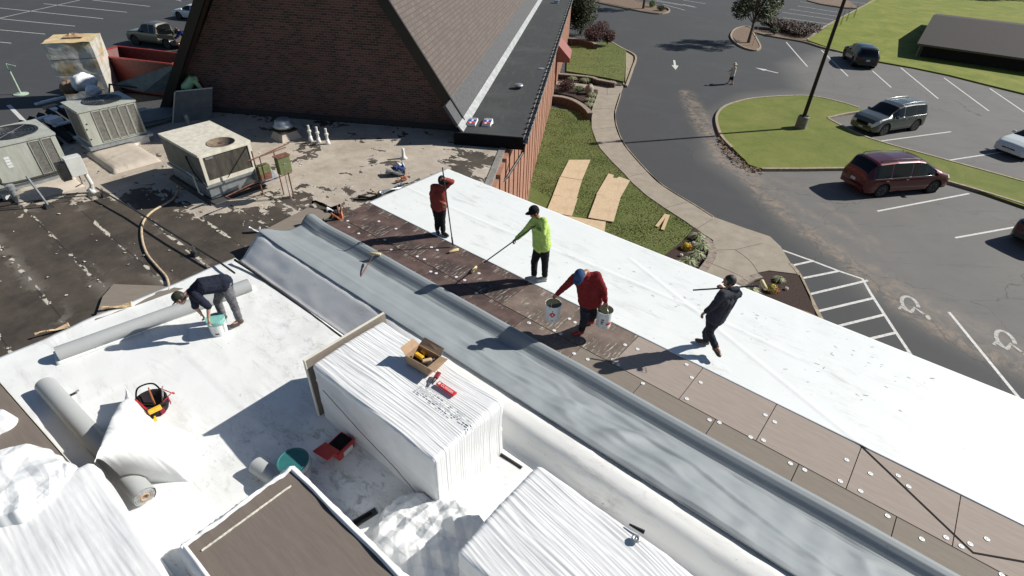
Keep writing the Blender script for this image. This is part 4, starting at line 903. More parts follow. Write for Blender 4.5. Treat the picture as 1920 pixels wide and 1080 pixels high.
t = thing('leaning_board', 'tall grey insulation board stood on edge in front of the bending green worker', 'insulation board', (pa+pb)/2, math.atan2((pb-pa).y, (pb-pa).x))
ta, tb_ = P(329, 173, RZ+1.0), P(398, 166, RZ+1.0); th_ = Vector((0, .05, 0))
MB().add([pa, pb, tb_, ta, pa+th_, pb+th_, tb_+th_, ta+th_], [(0, 1, 2, 3), (7, 6, 5, 4), (0, 4, 5, 1), (1, 5, 6, 2), (2, 6, 7, 3), (3, 7, 4, 0)]).build('board', M['panel_grey'], t, world=True)
e_ = MB(); bar(e_, ta+th_/2+Vector((0, 0, .02)), tb_+th_/2+Vector((0, 0, .02)), .06, .025); bar(e_, pa-Vector((.02, 0, 0))+th_/2, ta-Vector((.02, 0, 0))+th_/2, .025, .06); e_.build('pale_edge', M['board_edge'], t, world=True)
# black metal sheets and packets behind the left units
t = at_roof('metal_sheet_pile', 'pile of black ribbed metal sheets behind the left air conditioners', 'metal sheets', 95, 262)
for i in range(7):
    MB().add([Vector((-1.9-.1*i, -.9+i*.3, .02+.03*i)), Vector((.9, -1.2+i*.36, .05)), Vector((.9, -.95+i*.36, .08)), Vector((-1.9-.1*i, -.65+i*.3, .05+.03*i)), Vector((.9, -1.08+i*.36, .16)), Vector((-1.9-.1*i, -.78+i*.3, .13+.03*i))], [(0, 1, 4, 5), (5, 4, 2, 3), (0, 5, 3), (1, 2, 4)]).build('rib_sheet', M['black'], t)
for px, py, s_3, mt, lab in [(96, 203, (.12, .22, .1), 'cardboard', 'torn carton with white and tan paper on the black metal sheets'), (113, 204, (.13, .3, .07), 'white_plastic', 'white flat packet on the black metal sheets beside the torn carton'), (103, 229, (.2, .2, .16), 'white_plastic', 'small white box between the two beige air conditioners'), (122, 232, (.1, .35, .05), 'galv', 'thin pale tray between the two beige air conditioners'), (85, 226, (.12, .3, .12), 'galv', 'pale grey metal offcut just behind the left air conditioner'), (95, 190, (.1, .5, .06), 'galv', 'folded grey blue metal flashing behind the black sheets')]:
    t = thing('packet', lab, 'packet', P(px, py, RZ+.2), RFR+.2); MB().box(-s_3[0], s_3[0], -s_3[1], s_3[1], 0, s_3[2], t=.015).build('box', M[mt], t, bevel=.008); MB().box(-s_3[0]*.8, s_3[0]*.2, -s_3[1]*.6, s_3[1]*.5, s_3[2]+.001, s_3[2]+.004).build('flap', M['cardboard' if mt == 'cardboard' else 'white_plastic'], t)

# shingle packs with printed wrapper
def text_mesh(txt, size, mat, parent, loc, rot=(0, 0, 0), name='lettering', ext=.0015):
    cu = bpy.data.curves.new('txt', 'FONT'); cu.body = txt; cu.size = size; cu.extrude = ext; cu.align_x = 'CENTER'; cu.align_y = 'CENTER'
    to = bpy.data.objects.new('txt', cu); col.objects.link(to); dg = bpy.context.evaluated_depsgraph_get()
    me = bpy.data.meshes.new_from_object(to.evaluated_get(dg)); me.name = name; bpy.data.objects.remove(to)
    me.materials.clear(); me.materials.append(mat); o = bpy.data.objects.new(name, me); col.objects.link(o); o.parent = parent; o.location = loc; o.rotation_euler = rot
    return o
for (px, py), lab in zip([(886, 231), (914, 232)], ['left one of two red white and blue shingle packs at the black roof corner', 'right one of two shingle packs, with a torn white end']):
    t = thing('shingle_pack', lab, 'shingle pack', P(px, py, WZ), CFR+.02, 'shingle packs on the black roof')
    MB().box(-.15, .15, -.3, .3, 0, .09, t=.01).build('pack', M['white_plastic'], t, bevel=.01)
    MB().box(-.138, .138, -.288, -.12, .0905, .093).build('red_band', M['red_plastic'], t); MB().box(-.138, .138, -.1, .13, .0905, .093).build('blue_band', M['blue'], t)
    MB().box(-.06, .0, -.27, -.14, .0932, .095).build('pale_mark', M['white_plastic'], t); [MB().box(-.12+.05*k, -.085+.05*k, .17, .25, .0905, .093).build('dark_print', M['dark_metal'], t) for k in range(5)]; MB().box(-.03, .03, -.06, .1, .0932, .095).build('figure_band', M['white_plastic'], t)
    if 'torn' in lab: MB().add([(.15, -.25, .05), (.2, .0, .03), (.15, .25, .07), (.14, .2, .092), (.14, -.2, .092)], [(0, 1, 2, 3, 4)]).build('torn_flap', M['white_plastic'], t)

# membrane rolls
M['roll_mem'] = membrane('roll_membrane', (.36, .375, .375), (.28, .28, .28), .3)
rollend = plain('roll_end', (.4, .4, .4), .6, 0, .3, 30)
def roll(lab, a, b_, r, core=True, grp='grey membrane rolls', mat='roll_mem'):
    a, b_ = Vector(a), Vector(b_); t_ = (b_-a).normalized(); L = (b_-a).length
    t = thing('membrane_roll', lab, 'membrane roll', ((a+b_)/2)-Vector((0, 0, r)), math.atan2(t_.y, t_.x), grp)
    mb = MB(); n = 40; vs = []; N = 24
    for j in range(N+1):
        for k in range(n):
            q = 2*math.pi*k/n; rr = r*(1+.004*math.sin(q*3+j*.3))+(.006 if 0 < k < 3 else 0)
            vs.append((-L/2+L*j/N, rr*math.cos(q), r+rr*math.sin(q)))
    mb.add(vs, [(j*n+k, (j+1)*n+k, (j+1)*n+(k+1) % n, j*n+(k+1) % n) for j in range(N) for k in range(n)])
    mb.build('roll', M[mat], t, smooth=True)
    for e in (-1, 1):
        sp_ = MB(); pts = []
        for k in range(110):
            q = k*.22; rr = r*.45+(r*.55-.004)*k/110; pts.append((e*(L/2-.001+.004*(k % 7 == 0)), rr*math.cos(q), r+rr*math.sin(q)))
        sp_.tube(pts, .0045, 4)
        sp_.lathe([(r*.42, e*(L/2-.02)), (r*.99, e*(L/2-.02))], (0, 0, r), 30, axis='x')
        sp_.build('wound_end', rollend, t)
    if core:
        MB().lathe([(r*.42, -L/2-.01), (r*.42, L/2+.01), (r*.3, L/2+.01), (r*.3, L/2-.15)], (0, 0, r), 20, axis='x').build('core', M['cardboard'], t, smooth=True)
        MB().lathe([(r*.3, -L/2-.01), (r*.42, -L/2-.01)], (0, 0, r), 20, axis='x').build('core_rim', M['cardboard'], t)
        MB().lathe([(0, L/2-.14), (r*.3, L/2-.14)], (0, 0, r), 20, axis='x').build('core_dark', M['black'], t)
    return t
roll('long grey membrane roll lying behind the bending man on the white sheet', P(108, 664, RZ+.17), P(468, 534, RZ+.17), .135)
roll('grey membrane roll with a brown core end, partly under film at the left', P(85, 722, RZ+.17), P(272, 932, RZ+.17), .14)
roll('short end of a grey roll poking out of the shade behind the brown topped stack', P(480, 872, RZ+.15), P(640, 985, RZ+.15), .12)
MB_t = roofsheet('membrane_offcut', 'narrow white membrane tail under the long grey roll', 'roofing sheet', lambda u, v: (lambda p: (p[0], p[1], .05+.05*math.exp(-((v-.85)/.12)**2)))(cd(P(110, 690, RZ)*(1-u)+P(482, 546, RZ)*u+(P(104, 668, RZ)-P(110, 690, RZ))*(1-v)*1.2)), 60, 8, M['membrane_clean'], th=.008)
o = MB().tube(smoothpath([P(440, 487, RZ+.16), P(475, 510, RZ+.1), P(520, 543, RZ+.06), P(575, 583, RZ+.05), P(640, 632, RZ+.05), P(700, 672, RZ+.05)], 5), .028, 6).build('rubber_strip', M['rubber'], smooth=True); tag(recenter(o), 'long thin black strip on the white sheet leading to the wrapped bundle', 'rubber strip')
o = MB().tube([P(938, 852, RZ+.06), P(978, 878, RZ+.06)], .03, 6).build('rubber_strip', M['rubber']); tag(recenter(o), 'short black strip between the two ribbed white bundles', 'rubber strip')
# extra roller lying on the grey sheet
def roller(lab, a, b_, head, mat='dark_metal', hl=.24, hr=.032):
    a, b_ = Vector(a), Vector(b_); h1 = Vector(head)
    t = thing('paint_roller', lab, 'paint roller', a, 0)
    MB().tube([a, a+(b_-a)*.97, b_], .014, 8).build('pole', M[mat], t, world=True)
    tdir = (b_-a).normalized(); s = tdir.cross(Vector((0, 0, 1))).normalized()
    MB().tube([b_, b_+tdir*.12, b_+tdir*.14+s*.14, b_+tdir*.24+s*.14, b_+tdir*.24], .005, 6).build('wire_frame', M['steel'], t, world=True)
    MB().tube([b_-tdir*.18, b_+tdir*.02], .02, 8).build('grip', M['wood' if 'lime' in lab else 'rubber'], t, world=True)
    q = h1 if head is not None else b_+tdir*.24
    mb = MB(); mb.tube([q-s*hl/2, q-s*hl/2*.96, q+s*hl/2*.96, q+s*hl/2], [hr*.8, hr, hr, hr*.8], 14); mb.build('roller_cover', M['rollcover'], t, world=True, smooth=True)
    return t
roller('spare long handled paint roller lying across the grey sheet', P(655, 556, RZ+.25), P(697, 483, RZ+.29), P(704, 476, RZ+.29), mat='rust')

# pleated shrink-wrapped bundles
def pleat(x, y):
    x += .05*nz(y*.9, x*1.5, 4); return (.45+1.1*nz(x*1.5, y*.5, 6))*abs(nz(x*13, y*.7, 1.7))+.7*abs(nz(x*31, y*.9, 9.1))
def bundle(name, lab, c0, c1, d0, d1, H, A=.008, puff=.03, sub=(150, 190, 40), mat='wrap', pl=True, skew=0.):
    L, Wd = c1-c0, d1-d0; hx, hy, hz = L/2, Wd/2, H/2; r = .07
    t = thing(name, lab, 'wrapped bundle', CD((c0+c1)/2, (d0+d1)/2, RZ+.04), RFR)
    mb = MB()
    def warp(q, n0):
        q = Vector(q); inner = Vector((max(-hx+r, min(hx-r, q.x)), max(-hy+r, min(hy-r, q.y)), min(hz-r, q.z)))
        dv = q-inner; n = dv.normalized() if dv.length > 1e-6 else Vector(n0); p = inner+n*r
        a = 0
        if pl:
            topw = max(0, n.z); endw = max(0, n.x); sidew = abs(n.y)
            a += (topw+endw*(.6+.8*(hz-q.z)/H)+.25*sidew)*A*2.2*pleat(q.y+skew*q.x, q.x)
            a += 1.6*sidew*A*(abs(nz(q.x*2+q.z*3, q.z*2.5, 4))+.6*abs(nz(q.x*5-q.z*4, q.z, 7)))+sidew*.06*max(0, 1-abs(q.z-(.1-.12*q.x))/.03)*.25
        a += puff*nz(q.x*1.3, q.y*1.3, q.z*1.6+hx)
        p = p+n*a; p.z += hz; 
        p.x += skew*0
        return p
    nx, ny, nz_ = sub
    mb.grid(lambda u, v: warp((-hx+L*u, -hy+Wd*v, hz), (0, 0, 1)), nx, ny)
    mb.grid(lambda u, v: warp((-hx+L*u, -hy, -hz+H*v), (0, -1, 0)), nx, nz_)
    mb.grid(lambda u, v: warp((hx-L*u, hy, -hz+H*v), (0, 1, 0)), nx, nz_)
    mb.grid(lambda u, v: warp((hx, -hy+Wd*u, -hz+H*v), (1, 0, 0)), ny, nz_)
    mb.grid(lambda u, v: warp((-hx, hy-Wd*u, -hz+H*v), (-1, 0, 0)), ny, nz_)
    o = mb.build('film', M[mat], t, smooth=True)
    bm = bmesh.new(); bm.from_mesh(o.data); bmesh.ops.remove_doubles(bm, verts=bm.verts, dist=.004); bm.to_mesh(o.data); bm.free()
    return t, hx, hy, H
BH = 1.15
t, hx, hy, H = bundle('wrapped_bundle', 'tall white shrink-wrapped bundle of boards carrying the open cardboard box', 3.25, 5.85, 2.68, 4.02, BH)
mainb = t
MB().box(-hx-.1, -hx-.04, -hy-.04, hy+.1, .02, BH+.05).build('end_board', M['facer_dark'], t); MB().box(-hx-.1, -hx-.04, -hy-.055, -hy-.041, .0, BH+.06).build('board_edge', M['board_edge'], t)
MB().box(-hx-.092, -hx-.052, -hy-.04, hy+.1, BH+.051, BH+.06).build('board_edge', M['board_edge'], t)
MB().tube([(-hx+.3, -hy-.055, .85), (-.2, -hy-.05, .55), (.5, -hy-.06, .4), (hx-.25, -hy-.05, .12)], .006, 5).build('film_seam', plain('grime', (.1, .1, .09)), t)
# printed label: red bar with pale lettering and grey print lines
lr = plain('label_red', (.55, .03, .03), .5, 0, .05)
pz = BH+.055
lx, ly = [(lambda q: q)(ROOTM[t.name].inverted() @ P(837, 729, RZ+.04+BH+.05))][0][:2]
MB().box(lx-.17, lx+.17, ly-.035, ly+.035, pz-.012, pz+.012).build('red_label', lr, t)
text_mesh('VERSICO', .058, M['white_plastic'], t, (lx+.02, ly, pz+.0125), (0, 0, math.pi)); MB().box(lx-.155, lx-.12, ly-.02, ly+.02, pz+.0122, pz+.014).build('label_emblem', M['white_plastic'], t)
pg = plain('grey_print', (.5, .51, .51), .6, 0, .3, 30)
gp_ = MB(); random.seed(3)
for row in range(6):
    x = lx-.32
    while x < lx+.75:
        w_ = random.uniform(.015, .06)
        if random.random() < .55: gp_.box(x, x+w_, ly-.13-row*.03, ly-.119-row*.03, pz-.019, pz-.016)
        x += w_+.02
gp_.build('grey_print', pg, t)
t, hx, hy, H = bundle('wrapped_bundle', 'ribbed white shrink-wrapped bundle in front at the bottom centre with a metal ring on it', -.9, 2.27, 2.05, 3.5, 1.15, A=.0075, skew=.12)
q = ROOTM[t.name].inverted() @ P(1191, 1014, RZ+1.2); MB().lathe([(.05, BH+.03), (.045, BH+.045), (.028, BH+.045), (.02, BH+.035), (0, BH+.05)], (q.x, q.y, .02), 16).build('metal_ring', M['steel'], t, smooth=True)
o = MB().tube([P(1180, 983, RZ+1.23), P(1208, 998, RZ+1.24)], [.012, .025], 6).build('caulk_nozzle', M['rubber']); tag(recenter(o), 'small black nozzle lying on the edge of the front ribbed bundle', 'nozzle')
# brown-topped stack with film rim
s1c0, s1c1, s1d0, s1d1, S1H = .2, 4.46, .2, 1.5, 1.2
t = thing('insulation_stack', 'brown topped insulation stack at the bottom with white film folded round its rim', 'insulation stack', CD((s1c0+s1c1)/2, (s1d0+s1d1)/2, RZ+.04), RFR)
hx, hy = (s1c1-s1c0)/2, (s1d1-s1d0)/2
MB().box(-hx, hx, -hy, hy, 0, S1H-.1).build('boards', M['facer_dark'], t); MB().box(-hx+.01, hx-.01, -hy+.01, hy-.01, S1H-.098, S1H).build('top_board', M['facer_top'], t, bevel=.004)
gb = MB()
for (xa, ya, xb, yb) in [(-hx+.2, -hy+.12, -hx+.22, hy-.15), (-hx+1.95, -.25, -hx+1.9, hy-.12)]:
    pts = []
    for k in range(40):
        f = k/39; pts.append((xa+(xb-xa)*f+.006*nz(f*20, xa), ya+(yb-ya)*f, S1H+.002))
    gb.tube(pts, [.012+.008*abs(nz(k*.5, 3.)) for k in range(40)], 6)
gb.build('glue_bead', plain('glue', (.55, .53, .45), .5, 0, .4, 20), t)
def f_rim(side_):
    def fn(u, v):
        per = [(-hx, hy), (-hx, -hy)] if side_ == 0 else ([(-hx, -hy), (hx, -hy)] if side_ == 1 else [(hx, hy), (-hx, hy)])
        x = per[0][0]+(per[1][0]-per[0][0])*u; y = per[0][1]+(per[1][1]-per[0][1])*u
        nrm = [(-1, 0), (0, -1), (0, 1)][side_]; w_ = .035+.02*nz(u*9, side_, 1.)
        inn = .05+.02*nz(u*5, side_*3)
        if v < .35: k = v/.35; off = -inn*(1-k); z = S1H+.012+.03*math.sin(k*3.14)+.02*nz(u*14, k, side_)
        else: k = (v-.35)/.65; off = .03+w_*math.sin(k*3)+.05*k*k+.03*abs(nz(u*22, k*2, side_)); z = S1H+.01-(S1H-.02)*k
        return (x+nrm[0]*off, y+nrm[1]*off, z)
    return fn
rm = MB(); [rm.grid(f_rim(s), 140, 22) for s in (0, 1, 2)]; rm.build('film_rim', M['wrap'], t, smooth=True)
# left film covered stack with an uncovered brown board
t, hx, hy, H = bundle('wrapped_bundle', 'wide white film covered stack filling the bottom left corner', .4, 6.38, -2.3, -.0, 1.17, A=.008, puff=.05, sub=(150, 150, 24))
t = thing('insulation_stack', 'brown insulation stack at the left edge, half hidden under crumpled white film', 'insulation stack', CD(7.62, -1.5, RZ+.04), RFR+.07)
MB().box(-1.35, 1.42, -1.2, 1.25, 0, 1.02).build('boards', M['facer_dark'], t); MB().box(-1.34, 1.41, -1.19, 1.24, 1.022, 1.12).build('top_board', M['facer_top'], t, bevel=.004); MB().box(-1.36, 1.43, 1.252, 1.262, .9, 1.125).build('pale_edge', M['board_edge'], t)
# crumpled film
def crumple(name, lab, c, d, z, L, Wd, H, seed, rz=0, n=110, base=0., mode='heap', grp='crumpled white film'):
    def fn(u, v):
        x, y = (u-.5)*2, (v-.5)*2; ang = math.atan2(y, x); rr = math.hypot(x, y)
        edge = .82+.16*nz(math.cos(ang)*1.5, math.sin(ang)*1.5, seed)+.05*nz(math.cos(ang)*5, math.sin(ang)*5, seed)
        k = min(1, rr/edge); f = max(0, 1-k*k)
        s = edge/max(rr, 1e-6) if rr > edge else 1
        x, y = x*s, y*s
        X, Y = x*L/2, y*Wd/2
        w1 = nz(X*1.1, Y*1.1, seed+5); X2 = X+.3*w1; Y2 = Y+.3*nz(X*1.1, Y*1.1, seed+9)
        h = H*(f**.8)*(.3+.5*abs(nz(X2*1.1, Y2*1.1, seed)))+min(1, f*4)*(.26*creases(X, Y, seed, 1.)+.05*creases(X, Y, seed+7, 2.2))*(.4+H)
        return (X, Y, base+max(.004, h))
    o = MB().grid(fn, n, n).build(name, M['crumple_film'], smooth=False); place(o, CD(c, d, RZ+z), RFR+rz); return tag(o, lab, 'plastic film', grp)
M['crumple_film'] = plain('loose_film', (.66, .675, .68), .3, 0, .05, 3)
c_, d_ = cd(P(800, 1010, RZ+.2)); crumple('film_heap', 'heap of crumpled white film on the roof between the brown stack and the ribbed bundle', c_-.1, d_+.05, .03, 2.4, 1.5, .42, 3.3, .1, 230)
c_, d_ = cd(P(45, 905, RZ+1.15)); crumple('film_sheet', 'crumpled white film bunched over the brown stack at the left edge', c_, d_-.1, 1.13, 1.75, 1.3, .2, 8.1, .5, 200)
c_, d_ = cd(P(0, 800, RZ+1.15)); crumple('film_sheet', 'folded white film corner at the very left, above the brown board', c_+.2, d_-.3, 1.13, 1.3, .8, .15, 2.4, .9, 120)
def f_cone(u, v):                          # film draped from the stack corner out over the roll
    a = P(178, 868, RZ+1.15); tip = P(243, 742, RZ+.15); e1 = P(300, 800, RZ+.06); e2 = P(358, 905, RZ+.04); low = P(238, 905, RZ+.05)
    left = [a, a*.5+tip*.5+Vector((0, 0, .12)), tip]; rgt = [low, e2*.55+low*.45, e2, e1*.5+e2*.5, e1, tip]
    def pick(L_, t_):
        x = t_*(len(L_)-1); i = min(len(L_)-2, int(x)); return L_[i].lerp(L_[i+1], x-i)
    p = pick(left, v).lerp(pick(rgt, v), u)
    p.z += .12*math.sin(math.pi*u)*(1-v*.5)+math.sin(math.pi*min(1, u*1.1))**.6*(.17*creases(v*1.3, u*.3, 3.)+.035*ridge(v*16, u*1.2, 5.))
    return p
o = MB().grid(f_cone, 60, 90).build('film_sheet', M['wrap'], smooth=True); tag(recenter(o), 'white film draped from the stack corner over the grey roll towards the tool bag', 'plastic film', 'crumpled white film')

# ---- small objects
def bucket(lab, loc, rz, r=.145, h=.36, lid=None, fill='black', band=None, tilt=(0, 0), name='bucket', bail=None):
    t = thing(name, lab, 'bucket', loc, rz, 'adhesive buckets'); t.rotation_euler = (tilt[0], tilt[1], rz)
    MB().lathe([(0, .004), (r*.88, 0), (r*.9, .02), (r*.98, h-.06), (r*1.03, h-.055), (r*1.03, h-.045), (r, h-.04), (r*1.02, h), (r*.97, h), (r*.95, h-.04)], n=28).build('shell', M['white_plastic'], t, smooth=False)
    MB().lathe([(r*.955, h-.005), (r*.9, h*.45), (0, h*.45)], n=28).build('contents', plain('adhesive_'+fill, {'black': (.035, .035, .015), 'teal': (.06, .3, .3)}[fill], .35), t)
    if lid: MB().lathe([(r*1.05, h-.03), (r*1.08, h-.0), (r*1.06, h+.012), (r*.98, h+.012), (r*.95, h+.003), (0, h+.003)], n=28).build('lid', M['teal'], t)
    bl = MB()
    if bail: bl.tube(smoothpath([(0, -r*1.03, h-.05), (0, -r*.8, h+bail*.6), (0, 0, h+bail), (0, r*.8, h+bail*.6), (0, r*1.03, h-.05)], 5), .004, 5)
    else: bl.tube(smoothpath([(0, -r*1.03, h-.05), (r*.9, -r*.7, h-.09), (r*1.12, 0, h-.11), (r*.9, r*.7, h-.09), (0, r*1.03, h-.05)], 5), .004, 5)
    bl.build('bail_handle', M['steel'], t)
    return t
def patch(t, a0, a1, z0, z1, r, mat, name='label_patch', n=8):
    rr = lambda z: r*(.9+.08*z/.3)+.003
    MB().grid(lambda u, v: (rr(z0+(z1-z0)*v)*math.cos(a0+(a1-a0)*u), rr(z0+(z1-z0)*v)*math.sin(a0+(a1-a0)*u), z0+(z1-z0)*v), n, 2).build(name, mat, t)
grime = plain('label_black', (.03, .03, .03)); 
t = bucket('closed white bucket with a teal lid standing in the bundle shade', P(559, 893, RZ+.04), 0, .2, .36, lid=True); patch(t, -1.2, -.5, .06, .2, .2, lr); patch(t, -1.8, -1.3, .06, .16, .2, grime)
t = thing('storage_tub', 'small dark red plastic tub with its lid flipped open beside the wrapped bundle', 'tub', P(641, 846, RZ+.04), RFR+.15)
w_ = MB(); w_.box(-.12, .12, -.15, .15, 0, .2, t=-.02); w_.build('tub', M['red_plastic'], t, bevel=.015); MB().box(-.115, .115, -.145, .145, .201, .206).build('dark_inside', M['black'], t)
l_ = MB(); l_.box(-.15, .15, -.36, -.12, 0, .02); o = l_.build('lid', M['red_plastic'], t, bevel=.01); o.location = (-.02, .0, .19); o.rotation_euler = (-.2, 0, 0)
MB().box(.141, .146, -.08, .1, .06, .15).build('label_patch', M['white_plastic'], t)
t = thing('bracket', 'dark olive metal bracket lying between the brown stack and the film heap', 'metal bracket', P(678, 977, RZ+.04), RFR+1.35)
MB().box(-.22, .22, -.05, .05, 0, .05).build('channel', M['dark_metal'], t, bevel=.005); MB().box(-.15, .15, -.02, .02, .051, .056).build('slot', M['black'], t)
# tool bag
t = thing('tool_bag', 'open round black and red tool bag full of tools on the white sheet', 'tool bag', P(290, 768, RZ+.04), .3)
bagm = cloth('bag_cloth', (.02, .015, .018)); MB().lathe([(.0, .0), (.2, .0), (.23, .08), (.24, .2), (.225, .24), (.2, .2), (.18, .1), (0, .08)], n=24).build('bag', bagm, t, smooth=True)
for k in range(7):
    a = k*.9; MB().grid(lambda u, v: ((.245)*math.cos(a+.28*u), (.245)*math.sin(a+.28*u), .04+.16*v), 4, 2).build('pocket', cloth('red_cloth%d' % k, (.16, .015, .03)), t)
MB().tube(smoothpath([(-.2, .05, .22), (-.12, .1, .42), (.1, .12, .44), (.2, .05, .22)], 6), .013, 8).build('strap', M['black'], t, smooth=True)
MB().tube(smoothpath([(.2, -.1, .22), (.34, .0, .3), (.3, .12, .16), (.12, .2, .25)], 6), .008, 6).build('strap', M['red_plastic'], t, smooth=True)
tb = thing('power_drill', 'yellow and black power drill sticking out of the tool bag', 'power drill', P(294, 772, RZ+.26), .8)
MB().box(-.1, .08, -.03, .03, .02, .09).build('body', M['yellow'], tb, bevel=.012); MB().tube([(.08, 0, .055), (.15, 0, .055)], .018, 10).build('chuck', M['black'], tb); MB().tube([(-.06, 0, .03), (-.09, 0, -.09)], .02, 8).build('handle', M['black'], tb); MB().box(-.14, -.04, -.035, .035, -.14, -.08).build('battery', M['yellow'], tb, bevel=.008)
for i, (dx, dy, c, L_, lb) in enumerate([(-.05, .1, 'orange', .3, 'orange handled tool standing in the tool bag'), (.08, .1, 'steel', .34, 'thin steel rod standing in the tool bag'), (-.1, -.02, 'red_plastic', .26, 'red handled tool standing in the tool bag'), (.02, -.12, 'orange', .2, 'short orange handled cutter at the front of the tool bag')]):
    p = P(290, 768, RZ+.14)+Vector((dx, dy, 0)); o = MB().tube([p, p+Vector((dx*.8, dy*.8, L_))], [.014, .01], 8).build('hand_tool', M[c]); tag(recenter(o), lb, 'hand tool')
o = thing('knife', 'small closed folding tool lying on the white sheet right of the roll', 'hand tool', P(134, 742, RZ+.05), .9); MB().box(-.08, .08, -.018, .018, 0, .03).build('handle', M['dark_metal'], o, bevel=.006); MB().tube([(.06, 0, .02), (.12, .02, .02)], .018, 8).build('bolster', M['steel'], o)
# open cardboard box with tools
p = ROOTM[mainb.name].inverted() @ P(795, 672, RZ+.04+BH+.05)
t = thing('cardboard_box', 'open cardboard box with flaps up on the wrapped bundle', 'cardboard box', P(795, 683, RZ+.04+BH+.03), RFR+.08)
bw, bd, bh = .215, .145, .17
w_ = MB(); w_.box(-bw, bw, -bd, -bd+.008, 0, bh); w_.box(-bw, bw, bd-.008, bd, 0, bh); w_.box(-bw, -bw+.008, -bd+.008, bd-.008, 0, bh); w_.box(bw-.008, bw, -bd+.008, bd-.008, 0, bh); w_.box(-bw, bw, -bd, bd, 0.001, .008); w_.build('walls', M['cardboard'], t)
for vs in [[(-bw, -bd, bh), (-bw, bd, bh), (-bw-.09, bd-.02, bh+.09), (-bw-.09, -bd+.0, bh+.1)], [(bw, -bd, bh), (bw, bd, bh), (bw+.13, bd, bh+.02), (bw+.13, -bd, bh-.01)], [(-bw, bd, bh), (bw, bd, bh), (bw-.02, bd+.1, bh+.07), (-bw+.03, bd+.1, bh+.09)]]:
    MB().add(vs+[Vector(v)-Vector((0, 0, .006)) for v in vs], [(0, 1, 2, 3), (7, 6, 5, 4), (0, 4, 5, 1), (1, 5, 6, 2), (2, 6, 7, 3), (3, 7, 4, 0)]).build('flap', M['cardboard'], t)
MB().box(-bw+.01, bw-.01, -bd+.01, bd-.01, .009, .03).build('dark_inside', M['black'], t)
BX = Matrix.Translation(t.location) @ Matrix.Rotation(RFR+.08, 4, 'Z')
tb = thing('power_drill', 'yellow power drill lying in the open cardboard box', 'power drill', BX @ Vector((-.07, .0, .05)), RFR)
MB().box(-.09, .07, -.03, .03, .04, .1).build('body', M['yellow'], tb, bevel=.012); MB().tube([(.07, 0, .07), (.13, 0, .07)], .018, 8).build('chuck', M['black'], tb); MB().tube([(-.05, 0, .05), (-.05, .1, .03)], .02, 8).build('handle', M['black'], tb); MB().box(-.09, 0, .09, .15, .0, .07).build('battery', M['yellow'], tb, bevel=.01)
tb = thing('power_drill', 'brown and yellow driver at the right side inside the cardboard box', 'power drill', BX @ Vector((.07, .0, .05)), RFR+1)
MB().box(-.07, .07, -.03, .03, .03, .09).build('body', M['wood'], tb, bevel=.012); MB().tube([(.07, 0, .06), (.12, 0, .06)], .016, 8).build('chuck', M['steel'], tb); MB().tube([(-.05, 0, .05), (-.05, -.1, .03)], .02, 8).build('handle', M['black'], tb)
for k in range(3):
    q = BX @ Vector((.10+k*.02, -.09, .05)); o = MB().tube([q, q+Vector((.09, .05, .1))], .006, 6).build('drill_bit', M['steel']); tag(recenter(o), 'slim steel drill bit in the cardboard box corner', 'drill bit', 'drill bits in the cardboard box')
t = thing('pliers', 'small red and black pliers lying on the wrapped bundle beside the label', 'pliers', P(819, 707, RZ+BH+.09), RFR-1.2)
MB().box(-.08, .04, -.035, .035, 0, .035).build('body', plain('dark_red', (.22, .02, .03)), t, bevel=.01); MB().tube([(.04, .02, .015), (.16, .0, .01)], .01, 6).build('jaw', M['dark_metal'], t); MB().tube([(.04, -.02, .015), (.14, -.01, .01)], .01, 6).build('jaw', M['dark_metal'], t)
# boards and scraps on the old roof
for pts, lab in [([(497, 435), (583, 390), (622, 405), (534, 452)], 'brown insulation board lying on the old roof at the end of the grey sheet'), ([(520, 462), (570, 432), (590, 428), (535, 475)], 'small brown board tucked under the end of the grey sheet'), ([(195, 560), (215, 537), (300, 540), (345, 545), (180, 605)], 'grey brown board at the white sheet edge left of the bending man')]:
    q = W(pts, RZ+.01); c_ = sum(q, Vector())/len(q); mb = MB().poly([x-c_ for x in q], 0, .06); o = mb.build('insulation_board', M['facer_dark']); o.location = (c_.x, c_.y, RZ+.01); tag(o, lab, 'insulation board')
def scrap(px, py, L, w_, ang, mat, lab, nm='scrap', h=.03, z=.01, bend=.03):
    q = P(px, py, RZ+z); o = MB().grid(lambda u, v: ((u-.5)*L, (v-.5)*w_, bend*math.sin(u*5+v*2)+.5*bend*nz(u*6, v*6, px)), 14, 5)
    o = o.build(nm, M[mat], smooth=False); s = o.modifiers.new('t', 'SOLIDIFY'); s.thickness = h; o.location = q+Vector((0, 0, bend+h)); o.rotation_euler = (0, 0, ang); tag(o, lab, 'debris')
scrap(742, 328, .55, .3, .2, 'panel_grey', 'dark grey torn plastic bag on the coated roof', 'plastic_scrap', .05, bend=.06)
scrap(750, 318, .3, .2, .6, 'blue', 'blue and grey wrapper on top of the torn bag', 'plastic_scrap', .03, .07, .05)
scrap(752, 312, .16, .3, .4, 'white_plastic', 'small white carton beside the torn bag', 'paper_scrap', .04, .05)
scrap(753, 340, .35, .1, .9, 'rust', 'reddish brown broken wood strip below the torn bag', 'wood_scrap', .03)
scrap(758, 333, .3, .07, 1.1, 'orange', 'orange strip of scrap beside the reddish wood strip', 'wood_scrap', .02, .05)
scrap(767, 345, .75, .06, .75, 'dark_metal', 'long thin dark metal strip leaning over the white sheet edge', 'metal_scrap', .02, .05)
scrap(735, 358, .85, .16, .95, 'galv', 'silver bent flashing piece along the white sheet edge', 'metal_scrap', .03, .02, .05)
scrap(690, 373, .5, .12, .1, 'black', 'black wedge of torn rubber near the white sheet corner', 'rubber_scrap', .04)
